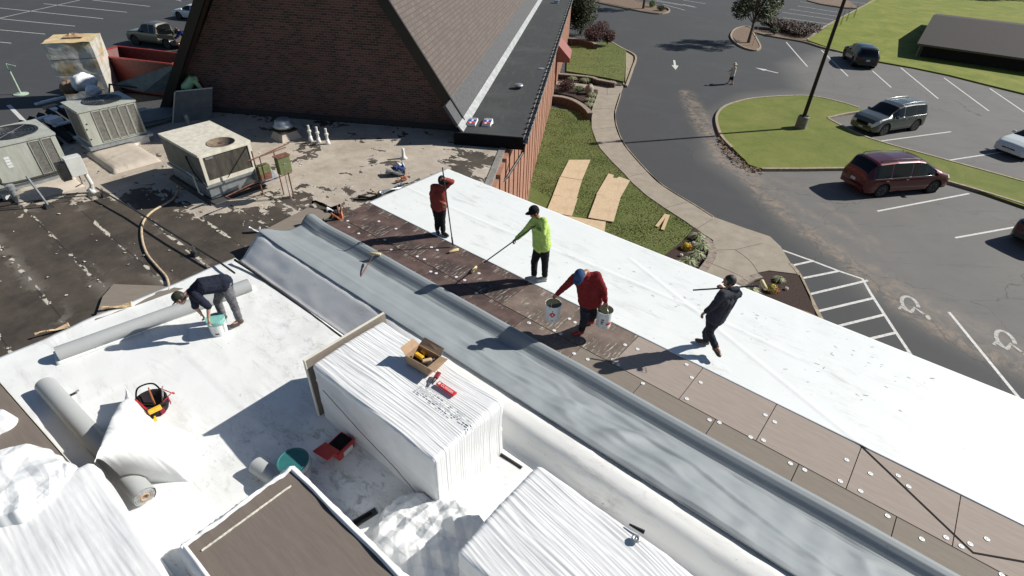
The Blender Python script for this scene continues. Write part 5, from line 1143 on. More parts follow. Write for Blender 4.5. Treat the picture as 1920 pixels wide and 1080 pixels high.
scrap(703, 362, .35, .05, -.6, 'wood', 'light brown splinter of wood near the white sheet corner', 'wood_scrap', .02)
scrap(612, 391, .75, .07, -.15, 'black', 'curved black metal strip on the roof beyond the grey sheet', 'metal_scrap', .03, .03, .08)
scrap(637, 400, .08, .45, .3, 'rust', 'rusty upright scrap at the end of the curved black strip', 'metal_scrap', .04, .02, .06)
scrap(633, 412, .25, .2, .4, 'orange', 'orange and tan broken pieces beside the stained boards', 'wood_scrap', .03, .03, .08)
scrap(625, 398, .3, .16, .1, 'white_plastic', 'white crumpled paper inside the curved black strip', 'paper_scrap', .02, .03, .05)
scrap(220, 578, .5, .08, .4, 'wood', 'pale wood strip on the board left of the bending man', 'wood_scrap', .03, .07)
scrap(100, 622, .5, .05, .7, 'wood', 'light wood stick lying against the white sheet edge at left', 'wood_scrap', .03, .03)
scrap(478, 434, .25, .1, .1, 'white_plastic', 'crumpled pale scrap beside the flat brown board', 'paper_scrap', .02, .02, .05)
# loose white flakes of roof coating
random.seed(11); fl = MB()
for i in range(150):
    px, py = random.uniform(0, 905), random.uniform(275, 560)
    if py > 760-.42*px*1.0 and px > 0 and py > 640-.42*px: continue
    p = P(px, py, RZ); c_, d_ = cd(p)
    if d_ > 10.3 or c_ < 11.4: continue
    s = random.uniform(.012, .045); a = random.random()*6; n_ = random.randint(4, 6)
    fl.add([p+Vector((math.cos(a+k*6.28/n_)*s*random.uniform(.5, 1.2), math.sin(a+k*6.28/n_)*s*random.uniform(.4, 1.), .008+random.random()*.03)) for k in range(n_)], [tuple(range(n_))])
fl.build('coating_flakes', plain('flake', (.55, .52, .46), .8, 0, .2), kind='stuff')

# ================================================================ PEOPLE
def remeshed(mb, voxel, iters=3, fac=.5):
    me = bpy.data.meshes.new('tmp'); me.from_pydata([tuple(v) for v in mb.v], [], mb.f); me.update()
    o = bpy.data.objects.new('tmp', me); col.objects.link(o)
    r_ = o.modifiers.new('r', 'REMESH'); r_.mode = 'VOXEL'; r_.voxel_size = voxel
    s_ = o.modifiers.new('s', 'SMOOTH'); s_.iterations = iters; s_.factor = fac
    dg = bpy.context.evaluated_depsgraph_get(); out = bpy.data.meshes.new_from_object(o.evaluated_get(dg))
    bpy.data.objects.remove(o); bpy.data.meshes.remove(me); return out
def caps(mb, pts, rs, n=12, flat=None):    # closed tapered limb with rounded ends
    pts = [Vector(p) for p in pts]; P2, R2 = [], []
    t0 = (pts[0]-pts[1]).normalized(); t1 = (pts[-1]-pts[-2]).normalized()
    for k in (1., .8, .45): P2.append(pts[0]+t0*rs[0]*k); R2.append(rs[0]*max(.08, math.sqrt(1-k*k)))
    for i in range(len(pts)):
        P2.append(pts[i]); R2.append(rs[i])
    for k in (.45, .8, 1.): P2.append(pts[-1]+t1*rs[-1]*k); R2.append(rs[-1]*max(.08, math.sqrt(1-k*k)))
    mb.tube(P2, R2, n)
def ell(mb, c, rx, ry, rz_, M3, n=16, m_=10):
    vs = []; c = Vector(c)
    for j in range(1, m_):
        th = math.pi*j/m_
        for k in range(n):
            ph = 2*math.pi*k/n; vs.append(c+M3 @ Vector((rx*math.sin(th)*math.cos(ph), ry*math.sin(th)*math.sin(ph), rz_*math.cos(th))))
    vs += [c+M3 @ Vector((0, 0, rz_)), c-M3 @ Vector((0, 0, rz_))]; N = len(vs)
    fs = [(j*n+k, (j+1)*n+k, (j+1)*n+(k+1) % n, j*n+(k+1) % n) for j in range(m_-2) for k in range(n)]
    fs += [(N-2, k, (k+1) % n) for k in range(n)]+[(N-1, (m_-2)*n+(k+1) % n, (m_-2)*n+k) for k in range(n)]
    mb.add(vs, fs)
def basis(f, u):                           # columns: right, forward, up
    f = Vector(f).normalized(); u = Vector(u); u = (u-f*u.dot(f)).normalized(); r_ = f.cross(u)
    return Matrix((r_, f, u)).transposed()
def person(lab, foot, z, J, face, cl, head_up=(0, 0, 1), hair='short', cap=None, skin='skin', sleeve='long', shorts=False, shoe=None, grip=None, sc_=1., fat=1., vx=1.):
    """J: joints as (px, py, metres away from the camera behind the vertical plane through the feet)"""
    F0 = P(foot[0], foot[1], z); nrm = Vector((F0.x, F0.y, 0)).normalized()
    def jj(q):
        d = ray(q[0], q[1]); c = Vector((0, 0, CZ)); t = (F0+nrm*q[2]-c).dot(nrm)/d.dot(nrm); return c+d*t
    K = {k: jj(v) for k, v in J.items()}
    for k in ('anL', 'anR'): K[k].z = max(K[k].z, z+.09)
    t = thing('person', lab, 'person', F0, 0)
    side = (K['shR']-K['shL']).normalized(); ch = K['chest']; pe = K['pelvis']; nk = K['neck']; hd = K['head']
    sp = (nk-pe).normalized(); fwd_ = Vector(face).normalized(); HB = basis(fwd_, head_up)
    # --- body: one continuous skin
    b = MB(); f_ = fat
    caps(b, [pe-side*.06, ch-side*.07, K['shL']*.8+nk*.2-sp*.03], [.115*f_, .115*f_, .06]); caps(b, [pe+side*.06, ch+side*.07, K['shR']*.8+nk*.2-sp*.03], [.115*f_, .115*f_, .06])
    caps(b, [K['shL'], K['shR']], [.06, .06]); caps(b, [pe, ch, nk], [.13*f_, .13*f_, .055]); caps(b, [nk-(hd-nk)*.3, hd], [.058, .055])
    for s in 'LR':
        hip = pe+side*(.085 if s == 'R' else -.085)-sp*.03
        caps(b, [K['sh'+s], K['el'+s], K['ha'+s].lerp(K['el'+s], .28)], [.055, .043, .028]); caps(b, [hip, K['kn'+s], K['an'+s]], [.088*f_, .056, .038])
        caps(b, [K['an'+s], K['an'+s]*.35+K['to'+s]*.65], [.038, .03])
    ell(b, hd+HB @ Vector((0, -.005, .01)), .076, .096, .108, HB); ell(b, hd+HB @ Vector((0, .03, -.055)), .052, .055, .052, HB)   # skull, jaw
    caps(b, [hd+HB @ Vector((0, .085, .015)), hd+HB @ Vector((0, .108, -.018))], [.010, .014]); ell(b, hd+HB @ Vector((0, .08, -.058)), .024, .012, .012, HB)   # nose, lips
    caps(b, [hd+HB @ Vector((-.04, .084, .03)), hd+HB @ Vector((.04, .084, .03))], [.011, .011])
    for e in (-1, 1): ell(b, hd+HB @ Vector((.079*e, -.01, -.005)), .011, .02, .032, HB)
    # hands with five separate fingers
    for s in 'LR':
        ha = K['ha'+s]; el = K['el'+s]; d = (ha-el).normalized(); wr = ha-d*.055
        curl = (grip or {}).get(s, .5); dn = Vector((0, 0, -1)); pn = d.cross(side if abs(d.dot(side)) < .9 else Vector((0, 0, 1))).normalized()
        if pn.z > 0: pn = -pn
        w_ = d.cross(pn).normalized(); 
        for k in (-1, 0, 1): caps(b, [wr+w_*.018*k, ha+w_*.024*k+d*.03], [.018, .015])
        for k in range(4):
            L = (.07, .08, .075, .058)[k]; base_ = ha+d*.035+w_*(.033-.022*k); a1 = .5*curl*2; p1 = base_+(d*math.cos(a1)+pn*math.sin(a1))*L*.5; a2 = a1+1.3*curl; p2 = p1+(d*math.cos(a2)+pn*math.sin(a2))*L*.32; a3 = a2+1.1*curl; p3 = p2+(d*math.cos(a3)+pn*math.sin(a3))*L*.28
            caps(b, [base_, p1, p2, p3], [.0092, .0088, .008, .0068], 8)
        q = wr+w_*.026+d*.02; q1 = q+(w_*.7+d*.6+pn*.3*curl*2).normalized()*.035; caps(b, [q, q1, q1+(d*.8+pn*curl*1.2-w_*.1*curl).normalized()*.032], [.013, .0105, .0085], 8)
    me = remeshed(b, .0095*vx, 2); me.materials.clear(); me.materials.append(M[skin]); 
    def put(me, nm, par=t):
        me.name = nm; me.transform(ROOTM[t.name].inverted()); me.polygons.foreach_set('use_smooth', [True]*len(me.polygons)); me.update()
        o = bpy.data.objects.new(nm, me); col.objects.link(o); o.parent = par; ROOTM[o.name] = ROOTM[t.name].copy(); return o
    put(me, 'body')
    def folds(me, amp, seed):
        n = len(me.vertices); 
        for v in me.vertices:
            c = v.co; a = amp*(ridge(c.x*7+seed, c.y*7, c.z*13)*.6+.6*ridge(c.x*17, c.y*17, c.z*25+seed)-.4); v.co = c+v.normal*a
        me.update()
    # shirt
    s_ = MB(); g = .022
    caps(s_, [pe-side*.065+sp*.02, ch-side*.075, K['shL']*.8+nk*.2-sp*.03], [.125*f_+g*.6, .122*f_+g*.6, .075]); caps(s_, [pe+side*.065+sp*.02, ch+side*.075, K['shR']*.8+nk*.2-sp*.03], [.125*f_+g*.6, .122*f_+g*.6, .075])
    caps(s_, [K['shL'], K['shR']], [.078, .078]); caps(s_, [pe-sp*.01, ch, nk-sp*.02], [.15*f_+g*.6, .142*f_+g*.4, .07]); caps(s_, [pe-side*.06-sp*.0, pe+side*.06-sp*.0], [.15*f_, .15*f_])
    for s in 'LR':
        w_ = K['ha'+s].lerp(K['el'+s], .22)
        if sleeve == 'long' or sleeve.get(s, 1) == 'long': caps(s_, [K['sh'+s], K['el'+s], w_], [.078, .06, .044])
        else: caps(s_, [K['sh'+s], K['sh'+s].lerp(K['el'+s], .95)], [.08, .066])
    if cl.get('hood'): caps(s_, [nk-side*.07-fwd_*.05, nk-fwd_*.1+sp*.01, nk+side*.07-fwd_*.05], [.05, .06, .05])
    me = remeshed(s_, .013*vx, 3); folds(me, .011, 3.); me.materials.clear(); me.materials.append(cl['shirt']); put(me, 'shirt')
    # trousers
    s_ = MB()
    for s in 'LR':
        hip = pe+side*(.085 if s == 'R' else -.085)-sp*.03
        end = K['an'+s].lerp(K['kn'+s], .12) if not shorts else K['kn'+s].lerp(hip, .1)
        if shorts: caps(s_, [hip, end], [.105*f_, .085])
        else: caps(s_, [hip, K['kn'+s], end], [.108*f_, .076, .062])
    caps(s_, [pe-side*.07, pe+side*.07], [.132*f_, .132*f_]); caps(s_, [pe-sp*.02, pe+sp*.06], [.135*f_, .135*f_])
    me = remeshed(s_, .013*vx, 3); folds(me, .011, 8.); me.materials.clear(); me.materials.append(cl['trousers']); put(me, 'trousers')
    for s in 'LR':
        s_ = MB(); an, to = K['an'+s], K['to'+s]; dz = Vector((0, 0, 1)); td = Vector((to.x-an.x, to.y-an.y, 0)); td = td.normalized() if td.length > .03 else Vector((face[0], face[1], 0)).normalized()
        bz = an-dz*.045; lift_ = (to.z-(an.z-.06))
        caps(s_, [an+dz*.02, bz-td*.01], [.056, .05]); caps(s_, [bz-td*.03, bz+td*.09, bz+td*.17-dz*.008], [.042, .044, .034]); caps(s_, [bz-td*.02+td.cross(dz)*.012, bz+td*.15+td.cross(dz)*.016-dz*.01], [.034, .032]); caps(s_, [bz-td*.02-td.cross(dz)*.012, bz+td*.15-td.cross(dz)*.016-dz*.01], [.034, .032])
        me = remeshed(s_, .012*vx, 2); me.materials.clear(); me.materials.append(cl['shoe']); sh = put(me, 'shoe')
        if 'sole' in cl:
            s_ = MB(); caps(s_, [bz-td*.04-dz*.035, bz+td*.16-dz*.035], [.044, .04]); me = remeshed(s_, .012, 1)
            for v in me.vertices: v.co.z = bz.z-.036+(v.co.z-(bz.z-.035))*.32
            me.materials.clear(); me.materials.append(cl['sole']); put(me, 'sole', sh)
    for e in (-1, 1):
        s_ = MB(); ell(s_, hd+HB @ Vector((.03*e, .083, .012)), .012, .009, .007, HB, 10, 6); s_.build('eye', M['hair'], t, world=True, smooth=True)
    if hair:
        s_ = MB(); ell(s_, hd+HB @ Vector((0, -.016, .022)), .086, .102, .108, HB); me = remeshed(s_, .011, 2)
        bm = bmesh.new(); bm.from_mesh(me); Hi = HB.transposed()
        kill = [v for v in bm.verts if (lambda q: q.y > .045 and q.z < .055 or q.z < -.06)(Hi @ (v.co-hd))]
        bmesh.ops.delete(bm, geom=kill, context='VERTS'); bm.to_mesh(me); bm.free()
        for v in me.vertices: v.co += (v.co-hd).normalized()*.006*ridge(v.co.x*40, v.co.y*40, v.co.z*40)
        me.materials.clear(); me.materials.append(M['hair']); put(me, 'hair')
    if cap:
        s_ = MB(); vs = []; n = 20
        prof = [(1., 0), (1.02, .02), (1., .05), (.86, .085), (.6, .112), (.25, .125), (0.01, .127)]
        for r_, zz in prof:
            for k in range(n):
                a = 2*math.pi*k/n; vs.append(hd+HB @ Vector((.09*r_*math.cos(a), -.004+.108*r_*math.sin(a), .022+zz)))
        s_.add(vs, [(i*n+k, i*n+(k+1) % n, (i+1)*n+(k+1) % n, (i+1)*n+k) for i in range(len(prof)-1) for k in range(n)])
        co = s_.build('cap', cap, t, world=True, smooth=True)
        bd = -1 if cl.get('backwards') else 1
        if cl.get('brim') == 'round':
            s_ = MB(); s_.grid(lambda u, v: hd+HB @ Vector(((.085+.08*v)*math.cos(6.2832*u), (.1+.08*v)*math.sin(6.2832*u), .03-.02*v)), 24, 3)
        else:
            s_ = MB(); s_.grid(lambda u, v: hd+HB @ Vector((.085*math.cos(.35+2.44*u)*(1-.0*v), bd*(.1*math.sin(.35+2.44*u)+.085*v*math.sin(math.pi*(.1+.8*u))), .03-.012*v-.012*abs(2*u-1)**2)), 12, 5)
        bo = s_.build('brim', cap, co, world=True, smooth=True); so = bo.modifiers.new('s', 'SOLIDIFY'); so.thickness = .004
    if 'neckline' in cl: pass
    return t, K
DK = cloth('dark_jeans', (.018, .021, .028)); BLK = cloth('black_trousers', (.013, .013, .015)); REDS = cloth('red_shirt', (.15, .014, .016)); REDS2 = cloth('faded_red_shirt', (.19, .035, .03)); LIME = cloth('lime_shirt', (.42, .57, .15), .15)
NAVY = cloth('navy_shirt', (.014, .017, .03)); GREYT = cloth('dusty_trousers', (.13, .13, .14), .45); SLATE = cloth('dark_slate_hoodie', (.035, .036, .048)); WHT = cloth('white_shirt', (.55, .55, .53), .1); GRN = cloth('green_hoodie', (.42, .62, .34), .15)
shoeB = plain('black_shoe', (.02, .018, .017)); shoeBr = plain('brown_boot', (.06, .04, .03)); shoeR = plain('red_shoe', (.25, .02, .02)); shoeW = plain('grey_shoe', (.3, .3, .29)); soleW = plain('white_sole', (.6, .6, .58))
ZM = RZ+.085
# 1 red shirt, forearm across the brow, leaning on a pole
t, K = person('man in a faded red shirt wiping his brow and holding an upright roller pole', (827, 440), ZM, dict(
    head=(829, 341, 0), neck=(825, 350, .02), chest=(821, 362, .02), pelvis=(823, 385, .03), shL=(813, 351, .04), elL=(812, 371, -.02), haL=(833, 384, -.16), shR=(833, 351, -.02), elR=(848, 340, -.08), haR=(831, 335, -.22),
    knL=(820, 409, .06), anL=(820, 430, .1), toL=(822, 436, .0), knR=(829, 411, 0), anR=(831, 437, 0), toR=(838, 446, -.1)), (.5, -.85, -.15), dict(shirt=REDS2, trousers=BLK, shoe=shoeB), cap=cloth('dark_cap', (.02, .02, .025)), fat=.95)
roller('upright roller pole with a pale cover held by the man in faded red', K['haR']+Vector((0, -.03, .28)), P(849, 458, ZM+.06), P(851, 470, ZM+.02))
# 2 lime shirt
t, K = person('man in a bright lime long sleeved shirt and black cap pushing a long roller pole', (1011, 525), ZM, dict(
    head=(1001, 398, 0), neck=(1008, 408, .04), chest=(1014, 427, .04), pelvis=(1016, 458, .02), shL=(1002, 413, .17), elL=(984, 434, .12), haL=(964, 451, .06), shR=(1020, 415, -.12), elR=(1019, 438, -.22), haR=(999, 426, -.16),
    knL=(1002, 490, .1), anL=(1001, 519, .0), toL=(991, 523, -.02), knR=(1022, 490, -.02), anR=(1021, 521, 0), toR=(1010, 525, -.02)), (-.9, -.42, -.18), dict(shirt=LIME, trousers=BLK, shoe=shoeW, sole=soleW), cap=M['black'], fat=1.14, grip=dict(L=.9, R=.9))
roller('long roller pole pushed by the man in the lime shirt', K['haR']+(K['haR']-K['haL']).normalized()*.08, P(897, 500, ZM+.1), P(889, 505, ZM+.03), hl=.22)
# 3 red shirt with two buckets
t, K = person('stooping man in a dark red shirt and blue cap carrying two white buckets', (1092, 625), ZM, dict(
    head=(1087, 517, -.28), neck=(1097, 512, -.16), chest=(1103, 531, -.06), pelvis=(1107, 562, .06), shL=(1078, 520, -.12), elL=(1060, 537, -.1), haL=(1042, 554, -.08), shR=(1119, 517, -.1), elR=(1132, 543, -.06), haR=(1136, 570, -.02),
    knL=(1096, 597, -.08), anL=(1090, 620, -.02), toL=(1074, 629, -.1), knR=(1114, 587, .16), anR=(1109, 600, .32), toR=(1098, 606, .28)), (-.32, -.62, -.72), dict(shirt=REDS, trousers=DK, shoe=shoeR), head_up=(-.25, -.55, .8), cap=cloth('blue_cap', (.03, .06, .14)), fat=1.12, grip=dict(L=.95, R=.95))
for k, lab, pc in (('haL', 'open white bucket with a red diamond hazard label hanging from his right hand', 1), ('haR', 'open white bucket with a red label bar hanging from the stooping man', 2)):
    h_ = K[k]+(K[k]-K[k.replace('ha', 'el')]).normalized()*.05
    bl = .14 if pc == 1 else .08
    b_ = bucket(lab, h_-Vector((0, 0, .36+bl)), -.35 if pc == 1 else .2, .15, .36, bail=bl, tilt=(0, 0))
    if pc == 1:
        ac0, zc = -1.33, .19
        MB().grid(lambda u, v: (lambda p, q: (.1465*math.cos(ac0+p*.42), .1465*math.sin(ac0+p*.42), zc+q*.065))((u-v), (u+v-1)), 8, 8).build('hazard_diamond', lr, b_)
        rr = .1485; mf = MB().add([(rr*math.cos(ac0+da), rr*math.sin(ac0+da), zc+dz) for da, dz in ((-.08, -.02), (.08, -.02), (.1, .005), (.02, .03), (-.07, .01))], [(0, 1, 2, 3, 4)]).build('flame_mark', M['white_plastic'], b_)
        patch(b_, -1.4, -1.26, .27, .285, .151, grime); patch(b_, -1.4, -1.2, .05, .062, .151, grime)
    else:
        patch(b_, -1.6, -.8, .09, .14, .151, lr); patch(b_, -2.3, -1.95, .2, .23, .151, grime); patch(b_, -2.35, -2.0, .15, .175, .151, grime); patch(b_, -2.3, -2.05, .11, .13, .151, grime); patch(b_, -1.4, -1.0, .155, .165, .151, lr)
# 4 dark hooded worker walking away with a roller on the shoulder
t, K = person('dark haired worker in a dark hooded top carrying a roller pole over his shoulder', (1336, 658), ZM, dict(
    head=(1367, 528, .1), neck=(1370, 543, .05), chest=(1362, 562, .03), pelvis=(1342, 596, 0), shL=(1354, 552, -.16), elL=(1338, 573, -.2), haL=(1320, 587, -.22), shR=(1383, 551, .16), elR=(1371, 560, .3), haR=(1354, 541, .12),
    knL=(1330, 625, -.08), anL=(1342, 651, -.1), toL=(1352, 664, -.25), knR=(1324, 624, .1), anR=(1322, 646, .12), toR=(1311, 641, .12)), (-.93, .1, -.1), dict(shirt=SLATE, trousers=DK, shoe=shoeBr, hood=True), fat=.92)
pd = ray(1418, 536); 
a_ = K['haR']+(P(1299, 544, 0)*0); 
def at_depth(px, py, off, F0=P(1336, 658, ZM)):
    nrm = Vector((F0.x, F0.y, 0)).normalized(); d = ray(px, py); c = Vector((0, 0, CZ)); return c+d*((F0+nrm*off-c).dot(nrm)/d.dot(nrm))
roller('roller pole with a cream cover carried on the hooded worker\'s shoulder', at_depth(1299, 544, -.1), at_depth(1420, 536, .3), at_depth(1432, 534, .35), hl=.24, hr=.034)
hd_ = [o for o in bpy.data.objects if o.name.startswith('roller_cover')][-1]
# 5 bending man in navy with a bucket
t, K = person('man in a navy shirt and dusty trousers bending deeply over a bucket', (432, 612), RZ+.04, dict(
    head=(338, 560, -.02), neck=(354, 549, 0), chest=(376, 537, 0), pelvis=(417, 531, .04), shL=(362, 549, .14), elL=(366, 575, .14), haL=(380, 592, .12), shR=(366, 553, -.14), elR=(391, 575, -.2), haR=(391, 603, -.26),
    knL=(408, 566, .2), anL=(418, 592, .22), toL=(406, 598, .2), knR=(438, 570, -.06), anR=(449, 600, -.08), toR=(433, 611, -.12)), (-.72, -.3, -.62), dict(shirt=NAVY, trousers=GREYT, shoe=shoeBr, ), head_up=(-.65, .0, .75), cap=cloth('dark_green_cap', (.03, .032, .022)), skin='skin_light', sleeve=dict(L='short', R='short'), fat=1.05)
b_ = bucket('white bucket with teal adhesive being held by the bending man', P(413, 624, RZ+.04), .3, .155, .36, fill='teal'); patch(b_, -1.9, -1.4, .07, .1, .153, grime); patch(b_, -.75, -.5, .05, .3, .153, M['steel'])
MB().lathe([(.158, .27), (.164, .33), (.162, .362), (.15, .362)], n=28).build('teal_rim', plain('pale_teal', (.2, .45, .4), .4), b_)
# 6 green hoodie bending behind the board
t, K = person('worker in a light green hooded top bent double behind the tall grey board', (352, 218), RZ, dict(
    head=(374, 160, .25), neck=(370, 150, .3), chest=(360, 149, .3), pelvis=(350, 163, .3), shL=(366, 152, .48), elL=(376, 168, .45), haL=(382, 180, .42), shR=(366, 153, .14), elR=(378, 168, .12), haR=(386, 182, .14),
    knL=(350, 192, .42), anL=(350, 212, .42), toL=(358, 216, .4), knR=(348, 192, .2), anR=(348, 214, .2), toR=(357, 218, .2)), (.7, -.1, -.8), dict(shirt=GRN, trousers=DK, shoe=shoeB, hood=True), head_up=(.6, 0, .6), fat=1.05, cap=cloth('dark_red_cap', (.1, .012, .012)), vx=1.5)
# 7 pedestrian
t, K = person('distant man in a white shirt, hat and dark shorts walking on the driveway', (1369, 158), 0., dict(
    head=(1378, 121, 0), neck=(1377, 126, 0), chest=(1376, 132, 0), pelvis=(1373, 141, 0), shL=(1375, 127, .2), elL=(1369, 133, .2), haL=(1365, 133, .1), shR=(1379, 127, -.15), elR=(1377, 136, -.18), haR=(1369, 137, -.15),
    knL=(1369, 149, .1), anL=(1365, 157, .1), toL=(1361, 158, .1), knR=(1373, 150, -.05), anR=(1373, 158, -.05), toR=(1369, 160, -.05)), (-.95, -.2, -.1), dict(shirt=WHT, trousers=BLK, shoe=shoeW, brim='round'), shorts=True, cap=plain('straw_hat', (.5, .45, .32)), vx=1.7)
# 8 man behind the pickup
t, K = person('man in a dark blue top bending at the tail of the grey pickup', (345, 97), 0., dict(
    head=(331, 55, 0), neck=(336, 58, 0), chest=(341, 63, 0), pelvis=(350, 74, 0), shL=(338, 58, .25), elL=(331, 68, .3), haL=(326, 72, .3), shR=(340, 60, -.2), elR=(333, 70, -.2), haR=(327, 74, -.2),
    knL=(349, 85, .1), anL=(350, 95, .1), toL=(345, 97, .1), knR=(347, 86, -.1), anR=(347, 96, -.1), toR=(342, 98, -.1)), (-.9, -.1, -.4), dict(shirt=cloth('blue_top', (.015, .025, .1)), trousers=DK, shoe=shoeB), cap=cloth('grey_blue_cap', (.1, .12, .18)), fat=1.15, vx=1.7)

# ================================================================ THINGS ON THE GROUND
# vehicles --------------------------------------------------------
def interp(tab, x):
    if x <= tab[0][0]: return tab[0][1]
    for (a, za), (b, zb) in zip(tab[:-1], tab[1:]):
        if x <= b:
            t = (x-a)/(b-a); return za+(zb-za)*t
    return tab[-1][1]
def car(name, lab, cat, loc, rz, L, Wd, H, top, belt, wheels, wr, pm, glass, rails=False, bed=None, pillars=(), group='parked cars', sill=.24, front_glass=None, plate=True):
    """x forward, origin at the ground centre. top/belt: (x, z) profiles; glass: (rear bottom, rear top, front top, front bottom)"""
    t = thing(name, lab, cat, loc, rz, group)
    W2 = Wd/2; xs = list(np.arange(-L/2, L/2+.001, .055)); xs[-1] = L/2
    gb0, gt0, gt1, gb1 = glass
    def endround(x):                       # plan rounding at the ends
        e = max(0, (abs(x)-(L/2-.45))/.45); return 1-.16*e*e-.12*e**6
    vs = []; NP = 13
    def section(x):
        zt = interp(top, x); zb = min(interp(belt, x), zt-.015); w = W2*endround(x)
        e = max(0, (abs(x)-(L/2-.12))/.12)
        zs = sill+.10*e
        for xw in wheels:
            if abs(x-xw) < wr+.09: zs = max(zs, wr+math.sqrt(max(0, (wr+.09)**2-(x-xw)**2)))
        green = max(0, min(1, (zt-zb)/.35))
        wt = w*(.92-.20*green); zr = zt-.05*green
        zz = lambda k: max(zs, k)
        h = zb
        pts = [(0, zs), (w*.86, zs), (w*.97, zs+.015), (w*1.0, zz(.42)+.0), (w*1.0, zz(.58)), (w*.985, zz(h-.09)), (w*.955, zz(h)), (w*.955-(w*.955-wt)*.06, zz(h)+.02*green), (wt+.03*green, zr-.035*green), (wt-.03, max(zr, h)), (wt*.8, zt-.012*green), (wt*.4, zt+.012*green), (0, zt+.018)]
        return pts
    secs = [section(x) for x in xs]
    for x, s in zip(xs, secs):
        for y, z in s: vs.append((x, -y, z))
        for y, z in s[1:-1][::-1]: vs.append((x, y, z))
    n = 2*NP-2; fs = []; tags = []
    for i in range(len(xs)-1):
        for k in range(n): fs.append((i*n+k, (i+1)*n+k, (i+1)*n+(k+1) % n, i*n+(k+1) % n)); tags.append((i, k))
    b = MB(); b.add(vs, fs); b.add([vs[k] for k in range(n)], [tuple(range(n))]); b.add([vs[(len(xs)-1)*n+k] for k in range(n)], [tuple(range(n-1, -1, -1))])
    body = b.build('body', pm, t, smooth=True)
    bm = bmesh.new(); bm.from_mesh(body.data); bmesh.ops.remove_doubles(bm, verts=bm.verts, dist=.002); bmesh.ops.recalc_face_normals(bm, faces=bm.faces); bm.to_mesh(body.data); bm.free()
    md = body.modifiers.new('e', 'EDGE_SPLIT'); md.split_angle = R(38)
    V = [Vector(v) for v in vs]
    def patchf(nm, sel, mat, off=.008, shrink=0., par=None):
        q = MB(); vi = {}; 
        F_ = [fs[j] for j, (i, k) in enumerate(tags) if sel(xs[i], k, V[fs[j][0]], i)]
        if not F_: return None
        nrm = {}
        for f in F_:
            a, b_, c, d = [V[i] for i in f]; nn = (c-a).cross(d-b_)
            if nn.length > 0: nn.normalize()
            cen = (a+b_+c+d)/4; 
            if nn.dot(cen-Vector((0, 0, .7))) < 0: nn = -nn
            for i in f: nrm[i] = nrm.get(i, Vector())+nn
        for i in nrm: vi[i] = len(q.v); q.v.append(V[i]+nrm[i].normalized()*off)
        q.f = [tuple(vi[i] for i in f) for f in F_]; q.m = [0]*len(q.f)
        return q.build(nm, mat, par or t, smooth=True)
    side = lambda k: k == 7 or k == n-8
    upper = lambda k: 8 <= k <= n-9
    zt_ = lambda x: interp(top, x)
    # side windows, cut by pillars
    cuts = [gb0+.28]+list(pillars)+[gb1-.2]
    for s in (7, n-8):
        for a, c in zip(cuts[:-1], cuts[1:]):
            patchf('side_window', lambda x, k, v, i, s=s, a=a, c=c: k == s and a+.05 <= x and x+.055 <= c-.0 and zt_(x)-interp(belt, x) > .16, M['glass'])
    patchf('windscreen', lambda x, k, v, i: 9 <= k <= n-10 and gt1+.04 < x < gb1-.06, M['glass'])
    if gt0-gb0 > .1: patchf('rear_window', lambda x, k, v, i: 9 <= k <= n-10 and gb0+.05 < x < gt0-.05 and v.z > interp(belt, x)-.02, M['glass'])
    # wheels
    for xw in wheels:
        for s in (-1, 1):
            wh = MB().lathe([(wr*.6, -.105), (wr*.93, -.105), (wr, -.08), (wr, .08), (wr*.93, .105), (wr*.6, .105)], (0, 0, 0), 26, axis='y').build('wheel', M['rubber'], t, smooth=False)
            wh.location = (xw, s*(W2-.125), wr)
            rm_ = MB(); rm_.lathe([(0, s*.07), (wr*.12, s*.085), (wr*.14, s*.06), (wr*.5, s*.055), (wr*.62, s*.1), (wr*.65, s*.1), (wr*.66, s*.09)], (0, 0, 0), 22, axis='y')
            for k in range(7):
                a = k*2*math.pi/7; bar(rm_, (wr*.1*math.cos(a), s*.082, wr*.1*math.sin(a)), (wr*.6*math.cos(a), s*.09, wr*.6*math.sin(a)), .035, .02)
            ro_ = rm_.build('rim', M['steel'], wh)
    uw = MB()
    uw.box(-L/2+.3, L/2-.3, -W2+.26, W2-.26, .2, .6); uw.build('underbody', M['black'], t)
    for xw in wheels:
        for s in (-1, 1): MB().lathe([(0, s*(W2-.24)), (wr+.08, s*(W2-.24)), (wr+.085, s*(W2-.03))], (xw, 0, wr), 22, axis='y').build('wheel_arch', M['black'], t)
    # lamps, grille, bumper, plates, mirrors
    zh = interp(belt, L/2-.25)
    patch_end = lambda nm, mat, x0, x1, y0, y1, z0, z1: MB().box(x0, x1, y0, y1, z0, z1, t=.012).build(nm, mat, t, bevel=.012)
    for s in (-1, 1):
        patchf('headlight', lambda x, k, v, i, s=s: x > L/2-.42 and (k in (5, 6, 7) if s < 0 else k in (n-6, n-7, n-8)) , M['lamp_lens'], .006)
        patchf('tail_light', lambda x, k, v, i, s=s: x < -L/2+.12 and (k == 5 if s < 0 else k == n-6), M['tail'], .006)
        MB().box(-L/2-.012, -L/2+.03, min(s*(W2*.52), s*(W2*.76)), max(s*(W2*.52), s*(W2*.76)), interp(belt, -L/2+.1)-.22, interp(belt, -L/2+.1)-.04).build('tail_light', M['tail'], t, bevel=.01)
        MB().box(L/2-.05, L/2+.008, min(s*(W2*.46), s*(W2*.74)), max(s*(W2*.46), s*(W2*.74)), zh-.24, zh-.1).build('headlight', M['lamp_lens'], t, bevel=.01)
        my = s*(W2*.96); mx = gb1-.42
        mr = MB(); mr.box(mx-.05, mx+.07, min(my, my+s*.2), max(my, my+s*.2), interp(belt, mx)+.02, interp(belt, mx)+.17, t=.015); mr.build('mirror', pm, t, bevel=.02)
